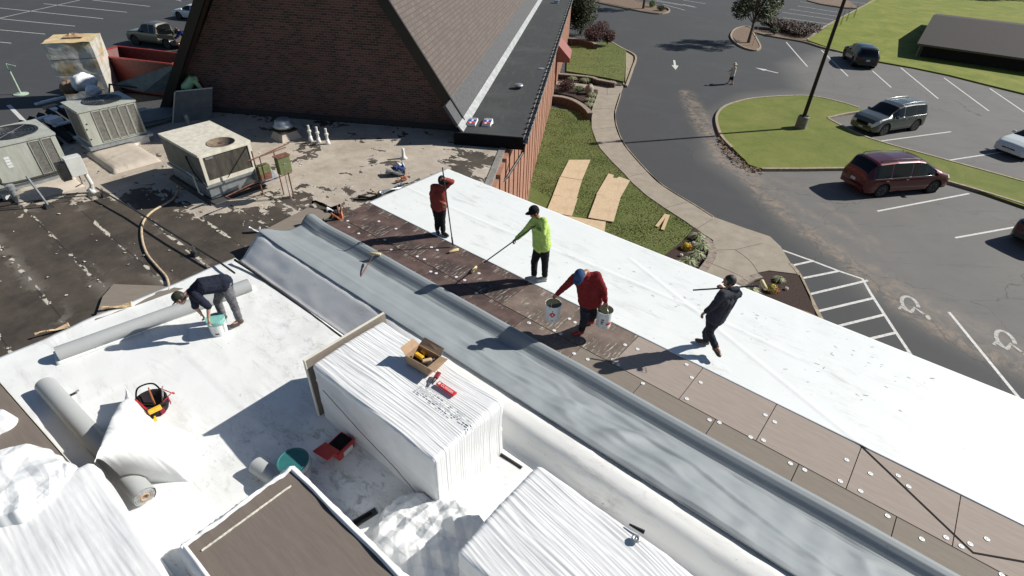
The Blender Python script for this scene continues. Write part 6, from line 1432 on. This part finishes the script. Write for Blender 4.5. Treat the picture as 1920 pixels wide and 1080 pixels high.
        dh = MB(); [dh.box(xx, xx+.16, min(s*W2*.975, s*(W2*.975+.02)), max(s*W2*.975, s*(W2*.975+.02)), interp(belt, xx)-.14, interp(belt, xx)-.11) for xx in [p-.25 for p in pillars[:2]]]; dh.build('door_handle', M['chrome'], t)
        tr = MB(); tr.box(gb0+.3, gb1-.3, min(s*W2*.957, s*(W2*.957+.012)), max(s*W2*.957, s*(W2*.957+.012)), interp(belt, 0)-.012, interp(belt, 0)+.012); tr.build('window_trim', M['chrome'] if rails else M['black'], t)
        if rails:
            x0, x1 = gt0+.15, gt1-.15; yy = s*(W2*.72-.12); MB().tube([(x0, yy, zt_(x0)+.01), (x0+.08, yy, zt_(x0)+.07), ((x0+x1)/2, yy, zt_(0)+.08), (x1-.08, yy, zt_(x1)+.07), (x1, yy, zt_(x1)+.01)], .018, 8).build('roof_rail', M['steel'] if rails == 1 else M['dark_metal'], t, smooth=True)
    patch_end('grille', M['black'], L/2-.05, L/2+.012, -W2*.42, W2*.42, zh-.3, zh-.1); patch_end('bumper', pm if not bed else M['steel'], L/2-.1, L/2+.03, -W2*.72, W2*.72, .3, .48)
    patch_end('bumper', pm if not bed else M['steel'], -L/2-.03, -L/2+.1, -W2*.74, W2*.74, .32, .5)
    if plate: patch_end('number_plate', M['white_metal'], -L/2-.018, -L/2+.01, -.16, .16, interp(belt, -L/2+.1)-.3, interp(belt, -L/2+.1)-.16); patch_end('number_plate', M['white_metal'], L/2, L/2+.036, -.16, .16, .4, .5)
    return t
def between(a, b): return (a+b)/2
def carpos(rear, front, Wd, side, wb_off=0.):
    """ground points of the visible wheels -> centre of the car, heading; side=+1 when the visible side is the car's left"""
    a, b = P(*rear), P(*front); h = (b-a).normalized(); lf = Vector((-h.y, h.x, 0)); return (a+b)/2-lf*side*(Wd/2-.1), math.atan2(h.y, h.x)
# red minivan
c, h = carpos((1645, 369), (1741, 361), 2.0, -1)
car('minivan', 'dark red minivan parked below the grass island with its rear to the driveway', 'minivan', c, h, 5.1, 1.98, 1.75,
    [(-2.55, .95), (-2.5, 1.15), (-2.2, 1.62), (-2.0, 1.72), (-1, 1.77), (.2, 1.75), (.7, 1.66), (1.75, 1.12), (2.2, .98), (2.45, .84), (2.55, .7)], [(-2.55, .9), (-2.3, 1.0), (0, 1.0), (1.4, .98), (1.75, 1.02), (2.3, .86), (2.55, .62)],
    (-1.5, 1.56), .34, paint('maroon_paint', (.085, .006, .009)), (-2.5, -2.08, .62, 1.72), rails=2, pillars=(-1.25, -.1), sill=.26)
# grey green SUV
c, h = carpos((1709, 245), (1652, 254), 1.92, 1)
car('suv', 'grey green suv with silver roof rails parked at the tip of the grass island', 'suv', c, h, 4.85, 1.93, 1.74,
    [(-2.42, .9), (-2.38, 1.15), (-2.1, 1.58), (-1.85, 1.7), (-.8, 1.75), (.1, 1.72), (.5, 1.62), (1.25, 1.16), (1.9, 1.08), (2.25, .96), (2.42, .72)], [(-2.42, .88), (-2.2, 1.06), (0, 1.04), (1.0, 1.02), (1.3, 1.08), (2.1, .95), (2.42, .65)],
    (-1.42, 1.4), .37, paint('grey_green_paint', (.075, .085, .075)), (-2.4, -2.0, .42, 1.22), rails=1, pillars=(-1.1, -.05), sill=.28)
# black SUV seen from behind
a, b = P(1600, 128), P(1642, 131); hv = (P(1636, 133)-P(1671, 164)).normalized(); lf = Vector((-hv.y, hv.x, 0)); c = (a+b)/2+hv*2.25
car('suv', 'black suv seen from behind, parked beside the big lawn by the shed', 'suv', c, math.atan2(hv.y, hv.x), 4.7, 1.95, 1.68,
    [(-2.35, .9), (-2.3, 1.1), (-1.95, 1.5), (-1.6, 1.62), (-.6, 1.68), (.2, 1.65), (.6, 1.55), (1.3, 1.12), (1.9, 1.04), (2.2, .92), (2.35, .7)], [(-2.35, .88), (-2.1, 1.05), (0, 1.02), (1.0, 1.0), (1.3, 1.04), (2.1, .9), (2.35, .62)],
    (-1.4, 1.4), .37, paint('black_paint', (.008, .009, .012)), (-2.33, -1.8, .45, 1.28), pillars=(-1.0, 0.), sill=.26)
sed_t = [(-2.35, .8), (-2.25, 1.0), (-1.75, 1.08), (-1.1, 1.38), (-.5, 1.45), (.1, 1.43), (.45, 1.33), (1.1, 1.0), (1.8, .9), (2.2, .78), (2.35, .6)]; sed_b = [(-2.35, .78), (-2.1, .95), (0, .92), (1.0, .92), (1.8, .82), (2.35, .52)]
hv = (P(1776, 301)-P(1880, 285)).normalized(); fr0 = P(1893, 297); c = fr0-hv*2.3+Vector((-hv.y, hv.x, 0))*.95*-.35
car('sedan', 'white car entering the frame at the right edge, nose towards the grass strip', 'car', c, math.atan2(hv.y, hv.x), 4.7, 1.85, 1.45, sed_t, sed_b, (-1.35, 1.4), .33, paint('white_paint', (.62, .66, .66), .0), (-2.05, -1.05, .38, 1.15), pillars=(-.3,), sill=.22)
hv = (P(1893, 422)-P(1791, 446)).normalized(); lf = Vector((-hv.y, hv.x, 0)); rr_ = P(1893, 452); c = rr_+hv*2.3-lf*.65
car('sedan', 'dark car cut off by the right edge, parked below the red minivan', 'car', c, math.atan2(hv.y, hv.x), 4.7, 1.85, 1.5, sed_t, sed_b, (-1.4, 1.35), .34, paint('charcoal_paint', (.02, .02, .024)), (-2.05, -1.05, .38, 1.15), pillars=(-.3,), sill=.22)
# pickup: cab body plus open bed
c, h = carpos((318, 92), (257, 84), 1.95, 1)
pk = paint('pewter_paint', (.13, .12, .095))
t = car('pickup_truck', 'pewter grey pickup truck with an open bed parked behind the red skip', 'pickup truck', c, h, 5.6, 1.95, 1.85,
    [(-2.8, .62), (-.88, .63), (-.86, 1.62), (-.7, 1.84), (.3, 1.86), (.7, 1.78), (1.25, 1.22), (2.3, 1.12), (2.65, 1.0), (2.8, .75)], [(-2.8, .61), (-.88, .61), (-.86, 1.14), (1.0, 1.14), (1.3, 1.18), (2.5, 1.0), (2.8, .7)],
    (-1.75, 1.75), .39, pk, (-.95, -.8, .62, 1.26), bed=True, pillars=(-.05,), sill=.34, plate=False)
bd = MB()
for s in (-1, 1): bd.box(-2.78, -.9, min(s*.9, s*.975), max(s*.9, s*.975), .8, 1.16)
bd.build('bed_side', pk, t, bevel=.02); MB().box(-2.8, -2.72, -.9, .9, .62, 1.12).build('tailgate', pk, t, bevel=.02); MB().box(-2.7, -.95, -.89, .89, .64, .66).build('bed_floor', M['rubber'], t)
MB().box(-.9, -.865, -.62, .62, 1.26, 1.66).build('rear_window', M['glass'], t); MB().tube([(-.88, -.66, 1.2), (-.87, -.68, 1.74), (-.87, .68, 1.74), (-.88, .66, 1.2)], .02, 6).build('cab_trim', M['chrome'], t)
hv = (P(322, 30)-P(352, 25)).normalized(); c = P(352, 40)+Vector((.3, 1.4, 0))
car('sedan', 'white car parked behind the pickup, mostly hidden by the church gable', 'car', c, h+.02, 4.7, 1.85, 1.45, sed_t, sed_b, (-1.35, 1.4), .33, paint('white_paint_far', (.62, .66, .66), .0), (-2.05, -1.05, .38, 1.15), pillars=(-.3,), sill=.22)

# skip (dumpster) ---------------------------------------------------
DZ = 2.3
q0, q1 = P(165, 103, DZ), P(218, 85, DZ); hv = (P(318, 121, DZ)-q0); hv.z = 0; hv.normalize(); lf = Vector((-hv.y, hv.x, 0)); Wk = 2.4
t = thing('skip', 'red open topped metal skip behind the roof edge', 'skip', (q0.x, q0.y, 0), math.atan2(hv.y, hv.x))
Lk = 6.6; sl = 1.1
def shell(o, n_): return [(o, o, DZ), (Lk-o, o, DZ), (Lk-o, Wk-o, DZ), (o, Wk-o, DZ), (sl+o, o+.1, .15+n_), (Lk-sl-o, o+.1, .15+n_), (Lk-sl-o, Wk-o-.1, .15+n_), (sl+o, Wk-o-.1, .15+n_)]
mb = MB(); vs = shell(0, 0)+shell(.05, .06)
mb.add(vs, [(0, 4, 5, 1), (1, 5, 6, 2), (2, 6, 7, 3), (3, 7, 4, 0), (7, 6, 5, 4), (8, 9, 13, 12), (9, 10, 14, 13), (10, 11, 15, 14), (11, 8, 12, 15), (12, 13, 14, 15), (0, 1, 9, 8), (1, 2, 10, 9), (2, 3, 11, 10), (3, 0, 8, 11)])
mb.build('bin', M['red_paint'], t)
rm_ = MB()
for a, b_ in (((0, 0), (Lk, 0)), ((Lk, 0), (Lk, Wk)), ((Lk, Wk), (0, Wk)), ((0, Wk), (0, 0))): bar(rm_, (a[0], a[1], DZ+.04), (b_[0], b_[1], DZ+.04), .12, .08)
rm_.build('rim', plain('bright_red_rim', (.26, .03, .022), .5, 0, .3), t)
# tall wrapped pallets
p = P(182, 186); base = (p.x, p.y, 0); yaw = .35
t = thing('pallet_stack', 'tall leaning stack of cream boards wrapped in shiny film left of the skip', 'pallet stack', base, yaw)
foil = NT('shiny_wrap', .22, .35); foil.col(foil.mix(foil.ramp(foil.noise(.9, 4, .6), [(.5, 0.), (.62, 1.)]), (.8, .78, .72), (.66, .52, .3))); foil.bump(foil.noise(3, 4, .6), .5, .05)
topc = plain('cream_wrap', (.6, .46, .24), .4, 0, .2, 4)
def vlook(px, py, base=Vector(base)):      # height over the base point seen at a pixel row
    d = ray(px, py); tt = base.dot(Vector((base.x, base.y, 0)))/Vector((d.x, d.y, 0)).dot(Vector((base.x, base.y, 0))); return CZ+d.z*tt
HT = vlook(150, 70); sx, sy = 1.25, 1.25
for i in range(4):
    z0, z1 = HT*i/4, HT*(i+1)/4-.03; ox = -.0*i
    mb = MB(); 
    def fnp(u, v, z0=z0, z1=z1):
        a = 2*math.pi*u; cx, cy = math.cos(a), math.sin(a); q = max(abs(cx), abs(cy)); x, y = sx*cx/q, sy*cy/q
        k = .06*nz(x*2, y*2, z0+v*2);  return (x*(1+k*.5), y*(1+k*.5), z0+(z1-z0)*v)
    mb.grid(fnp, 72, 10); mb.add([fnp(k/72, 1) for k in range(72)], [tuple(range(72))]); mb.build('wrapped_layer', foil.m if i < 3 else [foil.m], t, smooth=False)
mb = MB().grid(lambda u, v: ((u-.5)*2.55, (v-.5)*2.55, HT+.0+.05*nz(u*4, v*4, 2)), 16, 16); mb.build('top_cover', topc, t)
mb = MB().grid(lambda u, v: (.1+(u-.5)*1.1, .2+(v-.5)*.8, HT+.08+.2*max(0, ridge(u*3, v*3, 4))*math.sin(math.pi*u)*math.sin(math.pi*v)), 20, 16); mb.build('torn_wrap', M['cardboard'], t)
def blob(nm, lab, cat, loc, r, mat, seed, grp=None, sq=.8):
    mb = MB()
    def fn(u, v):
        th, ph = math.pi*v, 2*math.pi*u; d = Vector((math.sin(th)*math.cos(ph), math.sin(th)*math.sin(ph), math.cos(th)))
        k = r*(1+.22*noise.noise(d*1.8+Vector((seed, 0, 0)))+.1*ridge(d.x*4+seed, d.y*4, d.z*4)); return (d.x*k, d.y*k, max(0, d.z*k*sq+r*sq*.8))
    o = mb.grid(fn, 30, 18).build(nm, mat, smooth=True); o.location = loc; return tag(o, lab, cat, grp)
blob('trash_bag', 'white plastic bag of rubbish in front of the wrapped stack', 'bag', P(163, 168, RZ-.3), .42, M['pale_film'], 1.); blob('trash_bag', 'brown paper bag of rubbish left of the white bag', 'bag', P(136, 174, RZ-.5), .33, plain('brown_bag', (.2, .13, .08), .9, 0, .4, 8), 4.)
blob('trash_bag', 'small dark blue bag on top of the white bag', 'bag', P(158, 146, RZ+.1), .15, M['blue'], 7.)
blob('trash_bag', 'small white bag at the foot of the wrapped stack, behind the air conditioner', 'bag', P(178, 178, RZ-.2), .25, M['pale_film'], 9.)
p = P(40, 177); t = thing('sign_stand', 'thin pale green upright stand with a round base on the dark asphalt', 'stand', p, .2)
MB().lathe([(.42, 0), (.42, .05), (.1, .09), (0, .1)], n=20).build('base', plain('pale_green', (.36, .46, .36)), t); MB().tube([(0, 0, .05), (-.15, .25, 1.9)], .05, 8).build('post', plain('pale_green2', (.36, .46, .36)), t); MB().tube([(-.15, .25, 1.88), (.35, .2, 1.75)], .03, 6).build('arm', plain('pale_green3', (.36, .46, .36)), t)
o = MB().strip([P(16, 197), P(48, 230)], .22, .006).build('kerb_marking', M['line']); tag(recenter(o), 'short bright white painted stripe behind the left air conditioner', 'road marking')

# lamp post ---------------------------------------------------------
lp = P(1499, 243); t = thing('lamp_post', 'tall dark lamp post on a concrete base in the grass island', 'lamp post', (lp.x, lp.y, .1), .3)
MB().lathe([(.34, 0), (.34, .72), (.30, .78), (0, .79)], n=24).build('concrete_base', plain('base_concrete', (.2, .18, .15), .9, 0, .3, 4, .2), t); MB().box(-.2, .2, -.2, .2, .79, .83).build('foot_plate', M['bronze'], t)
MB().lathe([(.12, .83), (.085, 9.6), (0, 9.6)], n=14).build('pole', M['bronze'], t)
MB().tube([(-.55, 0, 9.5), (.55, 0, 9.5)], .035, 8).build('arm', M['bronze'], t)
for s in (-1, 1):
    hd2 = MB().box(min(s*.5, s*1.15), max(s*.5, s*1.15), -.19, .19, 9.42, 9.56, t=.03).build('lamp_head', M['bronze'], t, bevel=.02); MB().box(min(s*.6, s*1.08), max(s*.6, s*1.08), -.14, .14, 9.405, 9.419).build('lens', M['lamp_lens'], hd2)
# shed ---------------------------------------------------------------
ez = 1.3; e0, e1 = P(1720, 81, ez), P(1920, 109, ez); hv = (e1-e0); hv.z = 0; hv.normalize(); bk = Vector((-hv.y, hv.x, 0))
if bk.y < 0: bk = -bk
rdz = ez+1.15; r0 = P(1753, 28, rdz); off = (r0-e0).dot(bk); xr = (r0-e0).dot(hv)
t = thing('shed', 'low long shed with a brown shingled gable roof on the big lawn', 'shed', (e0.x, e0.y, 0), math.atan2(hv.y, hv.x))
Ls = 26.; rf = MB(); vs = [(0, 0, ez), (Ls, 0, ez), (Ls-0, off, rdz), (0, off, rdz), (0, 2*off, ez), (Ls, 2*off, ez)]
vs2 = [(x, y, z-.12) for x, y, z in vs]; rf.add(vs+vs2, [(0, 1, 2, 3), (3, 2, 5, 4), (7, 6, 9, 8), (8, 9, 10, 11), (0, 6, 7, 1), (4, 5, 11, 10), (0, 3, 9, 6), (3, 4, 10, 9), (1, 7, 8, 2), (2, 8, 11, 5)])
rf.build('roof', M['shed_shingle'], t); MB().box(-.02, Ls, -.05, -.005, ez-.17, ez+.0).build('fascia', plain('shed_fascia', (.09, .07, .06)), t)
MB().box(.6, Ls-.6, .7, 2*off-.7, 0, ez+.05).build('wall', plain('shed_wall', (.02, .015, .012), .9), t)
for k in range(1): MB().box(.25+k*5.5, .37+k*5.5, .1, .22, 0, ez-.1).build('post', plain('shed_post', (.2, .18, .16)), t)
# OSB sheets and lumber ------------------------------------------------
osbs = [([(1067, 299), (1107, 299), (1091, 337), (1051, 330)], 'topmost osb sheet of the left column, farthest from the roof'), ([(1050, 331), (1091, 338), (1081, 372), (1037, 365)], 'water stained osb sheet, second in the left column'),
        ([(1037, 366), (1083, 372), (1072, 405), (1024, 397)], 'third osb sheet of the left column'), ([(1041, 401), (1136, 415), (1133, 440), (1125, 465), (1035, 440)], 'long osb sheet lying crosswise next to the white roof edge'),
        ([(1141, 325), (1151, 328), (1149, 333), (1156, 334), (1161, 331), (1181, 338), (1162, 372), (1118, 364)], 'notched osb sheet at the top of the right pair'), ([(1119, 365), (1163, 372), (1150, 416), (1103, 408)], 'clean osb sheet at the bottom of the right pair')]
for i, (q, lab) in enumerate(osbs):
    w_ = W(q, .17); c = sum(w_, Vector())/len(w_); z0 = .12+.012*(i % 3); o = MB().poly([x-c for x in w_], 0, .035).build('osb_sheet', M['osb']); o.location = (c.x, c.y, z0); tag(o, lab, 'osb sheet', 'osb sheets on the lawn')
for a, b_, lab in [((1231, 425), (1249, 402), 'left one of two short pale planks crossing on the grass'), ((1242, 431), (1253, 403), 'right one of two short pale planks crossing on the grass')]:
    mb = MB(); bar(mb, P(*a, .14), P(*b_, .18), .14, .04); tag(recenter(mb.build('plank', M['wood'])), lab, 'plank', 'two planks on the lawn')
# retaining walls -----------------------------------------------------
def wall_run(lab, pts, z0, z1, w=.28, mat='stone', seg=.4, cap='stone', nm='retaining_wall', grp=None):
    line = [Vector((p.x, p.y, 0)) for p in smoothpath(W(pts, z1), 6)]; line = [Vector((p.x, p.y, 0)) for p in line]
    t = thing(nm, lab, 'retaining wall' if nm == 'retaining_wall' else 'edging', (line[0].x, line[0].y, 0), 0, grp)
    for part_, a0, a1, ww, mt in (('wall', z0, z1-.08, w, mat), ('coping', z1-.079, z1, w+.05, cap)):
        mb = MB(); d = 0; i = 0; cur = line[0]; pts_ = [line[0]]
        acc = 0
        for a, b in zip(line[:-1], line[1:]):
            L = (b-a).length; s = seg-acc
            while s <= L: pts_.append(a.lerp(b, s/L)); s += seg
            acc = L-(s-seg)
        for k, (a, b) in enumerate(zip(pts_[:-1], pts_[1:])):
            g = (b-a)*.02; bar(mb, (a+g)+Vector((0, 0, (a0+a1)/2)), (b-g)+Vector((0, 0, (a0+a1)/2)), ww+.01*math.sin(k*7), (a1-a0)-.006*(k % 2))
        mb.build(part_, M[mt], t, world=True)
    return t
wall_run('low brown retaining wall above the path, with grass behind it', [(1038, 137), (1075, 140), (1111, 144), (1120, 148), (1163, 156)], 0, .5, mat='dark_stone')
wall_run('curved block retaining wall below the path with mulch behind it', [(1027, 178), (1050, 180), (1071, 185), (1090, 195), (1104, 207), (1107, 214)], 0, .55, mat='dark_stone')
wall_run('shaded brown retaining wall under the big dark bush', [(1064, 71), (1090, 73), (1112, 79), (1120, 84)], 0, .6, mat='dark_stone')
wall_run('curved row of stone edging blocks round the planted bed', [(1322, 446), (1332, 455), (1336, 470), (1333, 485), (1310, 515)], .1, .3, w=.26, nm='stone_edging')
wall_run('row of stone edging blocks round the corner bed with yellow flowers', [(1377, 540), (1392, 530), (1408, 521), (1420, 517), (1440, 513)], .1, .28, w=.24, nm='stone_edging')
# plants ---------------------------------------------------------------
def leaf_cloud(mb, centres, n, size, flat=.7, up=0.):
    for _ in range(n):
        c, r = random.choice(centres); d = Vector((random.gauss(0, 1), random.gauss(0, 1), random.gauss(0, 1))); d.normalize(); k = random.random()**.4
        p = Vector(c)+Vector((d.x*r[0], d.y*r[1], d.z*r[2]))*k
        a = Vector((random.gauss(0, 1), random.gauss(0, 1), random.gauss(0, 1))).normalized(); b = a.orthogonal().normalized(); s = size*random.uniform(.6, 1.4)
        mb.add([p-a*s, p+b*s*flat*.5, p+a*s, p-b*s*flat*.5], [(0, 1, 2, 3)])
def tree(nm, lab, cat, loc, h, cr, trunk_h, leaves, size, mat, seed, grp=None, lobes=16, tr=.13):
    random.seed(seed); t = thing(nm, lab, cat, loc, 0, grp); mb = MB(); cs = []
    lean = Vector((random.uniform(-.1, .1), random.uniform(-.1, .1), 0))
    mb.tube([(0, 0, 0), lean*trunk_h*.5+Vector((0, 0, trunk_h*.6)), lean*trunk_h+Vector((0, 0, trunk_h*1.15)), lean*h*.6+Vector((0, 0, h*.82))], [tr*1.3, tr, tr*.75, .02], 8)
    for i in range(lobes):
        a = i*2.4+random.random(); zz = trunk_h+(h-trunk_h)*(.1+.85*(i+.5)/lobes); rr = cr*(1-.75*abs((zz-trunk_h)/(h-trunk_h)-.38)**1.2)*random.uniform(.45, .85)
        c = Vector((rr*math.cos(a), rr*math.sin(a), zz)); cs.append((c, (cr*.36*random.uniform(.7, 1.2),)*2+(cr*.28*random.uniform(.7, 1.2),)))
        mb.tube([lean*trunk_h+Vector((0, 0, trunk_h*(.9+.25*i/lobes))), c*.6+Vector((0, 0, c.z*.3)), c], [tr*.4, tr*.2, .01], 5)
    mb.build('trunk', M['bark'], t); lf_ = MB(); leaf_cloud(lf_, cs, leaves, size); lf_.build('crown', M[mat], t); return t
tp_ = P(1403, 80, .1); tree('tree', 'young leafy tree on the rounded mulch island', 'tree', tp_, 6.2, 2.6, 1.9, 5200, .17, 'leaf', 5)
sk = MB().tube([P(1411, 85, .1), P(1411, 85, .1)+Vector((.15, .1, 1.9))], .03, 6).build('stake', M['wood']); tag(recenter(sk), 'pale wooden stake beside the trunk of the young tree', 'stake')
tree('tree', 'small tree with its crown beyond the frame on the long planter island', 'tree', P(1206, 16, .1), 5.5, 2.2, 2.6, 2600, .17, 'leaf', 9)
tree('tree', 'dark tree beyond the big lawn at the top right corner', 'tree', P(1900, -6), 9, 6., 2., 7000, .3, 'leaf_dark', 12, lobes=20)
def shrub(nm, lab, loc, r, h, leaves, size, mat, seed, cat='shrub', grp=None):
    random.seed(seed); t = thing(nm, lab, cat, loc, 0, grp); cs = [(Vector((random.uniform(-.4, .4)*r, random.uniform(-.4, .4)*r, h*random.uniform(.35, .7))), (r*.65, r*.65, h*.38)) for _ in range(7)]
    mb = MB(); [mb.tube([(0, 0, 0), c*.6, c], [.03, .02, .008], 5) for c, _ in cs]; mb.build('stems', M['bark'], t); lf_ = MB(); leaf_cloud(lf_, cs, leaves, size); lf_.build('foliage', M[mat], t); return t
shrub('evergreen_shrub', 'tall dark evergreen shrub at the church wall corner', P(1088, 66), 1.9, 4.6, 11000, .11, 'leaf_dark', 3)
shrub('barberry_shrub', 'large dark purple shrub in front of the tall evergreen', P(1116, 80, .3), 1.3, 1.9, 4500, .08, 'leaf_purple', 4); shrub('barberry_shrub', 'smaller dark purple shrub at the corner of the upper lawn', P(1138, 84, .2), .85, 1.4, 2800, .07, 'leaf_purple', 6)
for i, (px, py, r, lab) in enumerate([(1470, 62, 2.0, 'low brown juniper mound beside the young tree'), (1500, 68, 2.2, 'low brown juniper mound in the middle of the strip bed'), (1445, 57, 1.4, 'low brown juniper mound just behind the young tree trunk')]): shrub('juniper_shrub', lab, P(px, py-4, .1), r, 1.1, 5200, .1, 'leaf_brown', 20+i, grp='brown juniper mounds')
for i, (px, py, lab) in enumerate([(1222, 13, 'small green shrub on the planter island right of the tree'), (1238, 20, 'small dark shrub near the tip of the planter island'), (1452, 65, 'tiny dark shrub in the strip bed by the young tree')]): shrub('small_shrub', lab, P(px, py, .1), .55, .75, 900, .08, 'leaf_green' if i == 0 else 'leaf_dark', 30+i)
shrub('small_shrub', 'green and bronze shrub in the mulch bed beside the church wall', P(1060, 170, .3), .75, .8, 1800, .06, 'leaf_purple', 41); shrub('small_shrub', 'bright green shrub in the middle of the lower mulch bed', P(1085, 173, .3), .45, .5, 900, .05, 'leaf_green', 42)
blob('garden_rock', 'pale upright garden rock in the lower mulch bed', 'rock', P(1104, 176, .3), .3, M['concrete'], 3., sq=1.2)
def clump(px, py, r, lab, z=.14, grp='variegated grass clumps', n=150):
    random.seed(int(px)); p = P(px, py, z); mb = MB()
    for k in range(n):
        a = random.random()*6.283; e = random.uniform(.25, 1.25); L = r*random.uniform(.8, 1.25); d = Vector((math.cos(a), math.sin(a), 0)); s = Vector((-math.sin(a), math.cos(a), 0))*.014
        p1 = d*L*.45*math.cos(e)+Vector((0, 0, L*.5*math.sin(e)+.05)); p2 = d*L*(.6+.4*math.cos(e))+Vector((0, 0, L*.4*math.sin(e)))
        mb.add([-s, s, p1+s, p2, p1-s], [(0, 1, 2, 4), (4, 2, 3)])
    o = mb.build('grass_clump', M['leaf_var']); o.location = p; tag(o, lab, 'plant', grp)
for px, py, r, lab in [(1308, 449, .42, 'variegated grass clump nearest the pavement corner of the planted bed'), (1314, 467, .44, 'second variegated grass clump down along the stone edging'), (1306, 483, .42, 'third variegated grass clump down along the stone edging'), (1290, 496, .42, 'fourth variegated grass clump beside the white roof edge'), (1272, 500, .34, 'last small grass clump half hidden by the white roof edge'),
                       (1074, 151, .5, 'first pale grass clump by the church wall above the path'), (1097, 154, .5, 'second pale grass clump above the path'), (1125, 156, .5, 'third pale grass clump above the path'), (1147, 158, .42, 'fourth pale grass clump above the path, nearest the driveway'),
                       (1110, 181, .42, 'top pale grass clump at the end of the lower mulch bed'), (1107, 190, .42, 'middle pale grass clump at the end of the lower mulch bed'), (1105, 199, .42, 'bottom pale grass clump at the end of the lower mulch bed'),
                       (1405, 550, .4, 'pale grass clump half hidden by the hooded worker in the corner bed'), (1460, 527, .25, 'thin grass clump at the top of the corner bed')]: clump(px, py, r, lab, .3 if 1100 < px < 1112 and py > 175 else .14)
def mum(px, py, lab):
    p = P(px, py, .14); t = thing('flower_mound', lab, 'flowers', p, 0, 'flowering mums'); random.seed(int(px)); mb = MB(); mr = MB(); g = MB()
    for k in range(420):
        d = Vector((random.gauss(0, 1), random.gauss(0, 1), abs(random.gauss(0, 1)))).normalized(); c = d*random.uniform(.17, .24); c.z *= 1.1; a = d.orthogonal().normalized()*.022; b = d.cross(a)
        (mb if (d.x < .25 or random.random() < .2) else mr).add([c-a-b, c+a-b, c+a+b, c-a+b], [(0, 1, 2, 3)])
    leaf_cloud(g, [(Vector((0, 0, .1)), (.25, .25, .18))], 500, .04); mb.build('yellow_blooms', M['petal_y'], t); mr.build('red_blooms', M['petal_r'], t); g.build('leaves', M['leaf_green'], t)
mum(1287, 466, 'round yellow and red flower mound in the planted bed'); mum(1448, 545, 'yellow flower mound in the corner bed beside the pavement')
for px, py, lab in [(1277, 480, 'small white ring lamp in the planted bed'), (1474, 543, 'small pale ring lamp in the corner bed'), (1300, 457, 'tiny white spotlight in the planted bed between the grass clumps')]:
    t = thing('garden_light', lab, 'garden light', P(px, py, .14), 0, 'garden lights'); MB().lathe([(.06, .0), (.07, .06), (.05, .1), (0, .1)], n=14).build('housing', M['white_plastic'], t); MB().lathe([(.03, .101), (0, .102)], n=12).build('lens', M['dark_metal'], t)
for i, (px, py) in enumerate([(1586, 40), (1575, 47), (1600, 33), (1567, 53)]):
    t = thing('sapling_stake', ['second', 'third', 'farthest', 'nearest'][i]+' thin stake of the row along the lawn edge', 'stake', P(px, py, .1), 0, 'thin stakes along the lawn edge'); MB().tube([(0, 0, 0), (0, 0, 1.7)], .03, 6).build('post', M['wood'], t); MB().tube([(.1, 0, 0), (.08, 0, 1.3), (.12, .05, 1.9)], [.02, .012, .004], 5).build('sapling', M['bark'], t)
bx_ = MB().tube([(0, 0, .1), (0, 0, 1.6)], .02, 6).build('post', M['dark_metal']); place(bx_, P(1018, 250, .1)); tag(bx_, 'thin dark metal rod standing in the grass beside the church wall', 'rod')
# grass blades on the near lawn and the island
def blades(nm, polyp, n, h, mat, z, seed):
    random.seed(seed); q = xy(W(polyp)); xs_, ys_ = [p[0] for p in q], [p[1] for p in q]; rs_ = np.random.RandomState(seed)
    X = rs_.uniform(min(xs_), max(xs_), n*3); Y = rs_.uniform(min(ys_), max(ys_), n*3); k = np_inside(X, Y, q); X, Y = X[k][:n], Y[k][:n]; m_ = len(X)
    A = rs_.uniform(0, 6.28, m_); H = rs_.uniform(.4, 1, m_)*h*(.6+.8*np.array([max(0, .5+nz(x, y, 0, .8)) for x, y in zip(X, Y)])); s = rs_.uniform(.012, .028, m_); ln_ = rs_.normal(0, .5, (m_, 2))*H[:, None]
    V = np.empty((m_, 3, 3)); V[:, 0] = np.stack([X-s*np.cos(A), Y-s*np.sin(A), np.full(m_, z)], -1); V[:, 1] = np.stack([X+s*np.cos(A), Y+s*np.sin(A), np.full(m_, z)], -1); V[:, 2] = np.stack([X+ln_[:, 0], Y+ln_[:, 1], z+H], -1)
    me = bpy.data.meshes.new(nm); me.vertices.add(m_*3); me.vertices.foreach_set('co', V.ravel()); me.loops.add(m_*3); me.loops.foreach_set('vertex_index', np.arange(m_*3)); me.polygons.add(m_); me.polygons.foreach_set('loop_start', np.arange(m_)*3); me.polygons.foreach_set('loop_total', np.full(m_, 3)); me.update(calc_edges=True)
    me.materials.append(mat); o = bpy.data.objects.new(nm, me); col.objects.link(o); tag(o, kind='stuff')
bl1 = leafy('blade_near', (.08, .1, .035), (.2, .21, .09)); bl2 = leafy('blade_island', (.15, .185, .04), (.32, .34, .1))
blades('grass', [(990, 350), (1022, 205), (1075, 212), (1106, 219), (1109, 244), (1118, 269), (1147, 307), (1185, 347), (1242, 392), (1285, 420), (1299, 432), (1260, 470), (1235, 490), (1150, 450)], 26000, .035, bl1, .10, 1)
blades('grass', [(1064, 134), (1067, 92), (1120, 86), (1145, 86), (1172, 98), (1168, 154), (1113, 143)], 5000, .035, bl1, .12, 3)
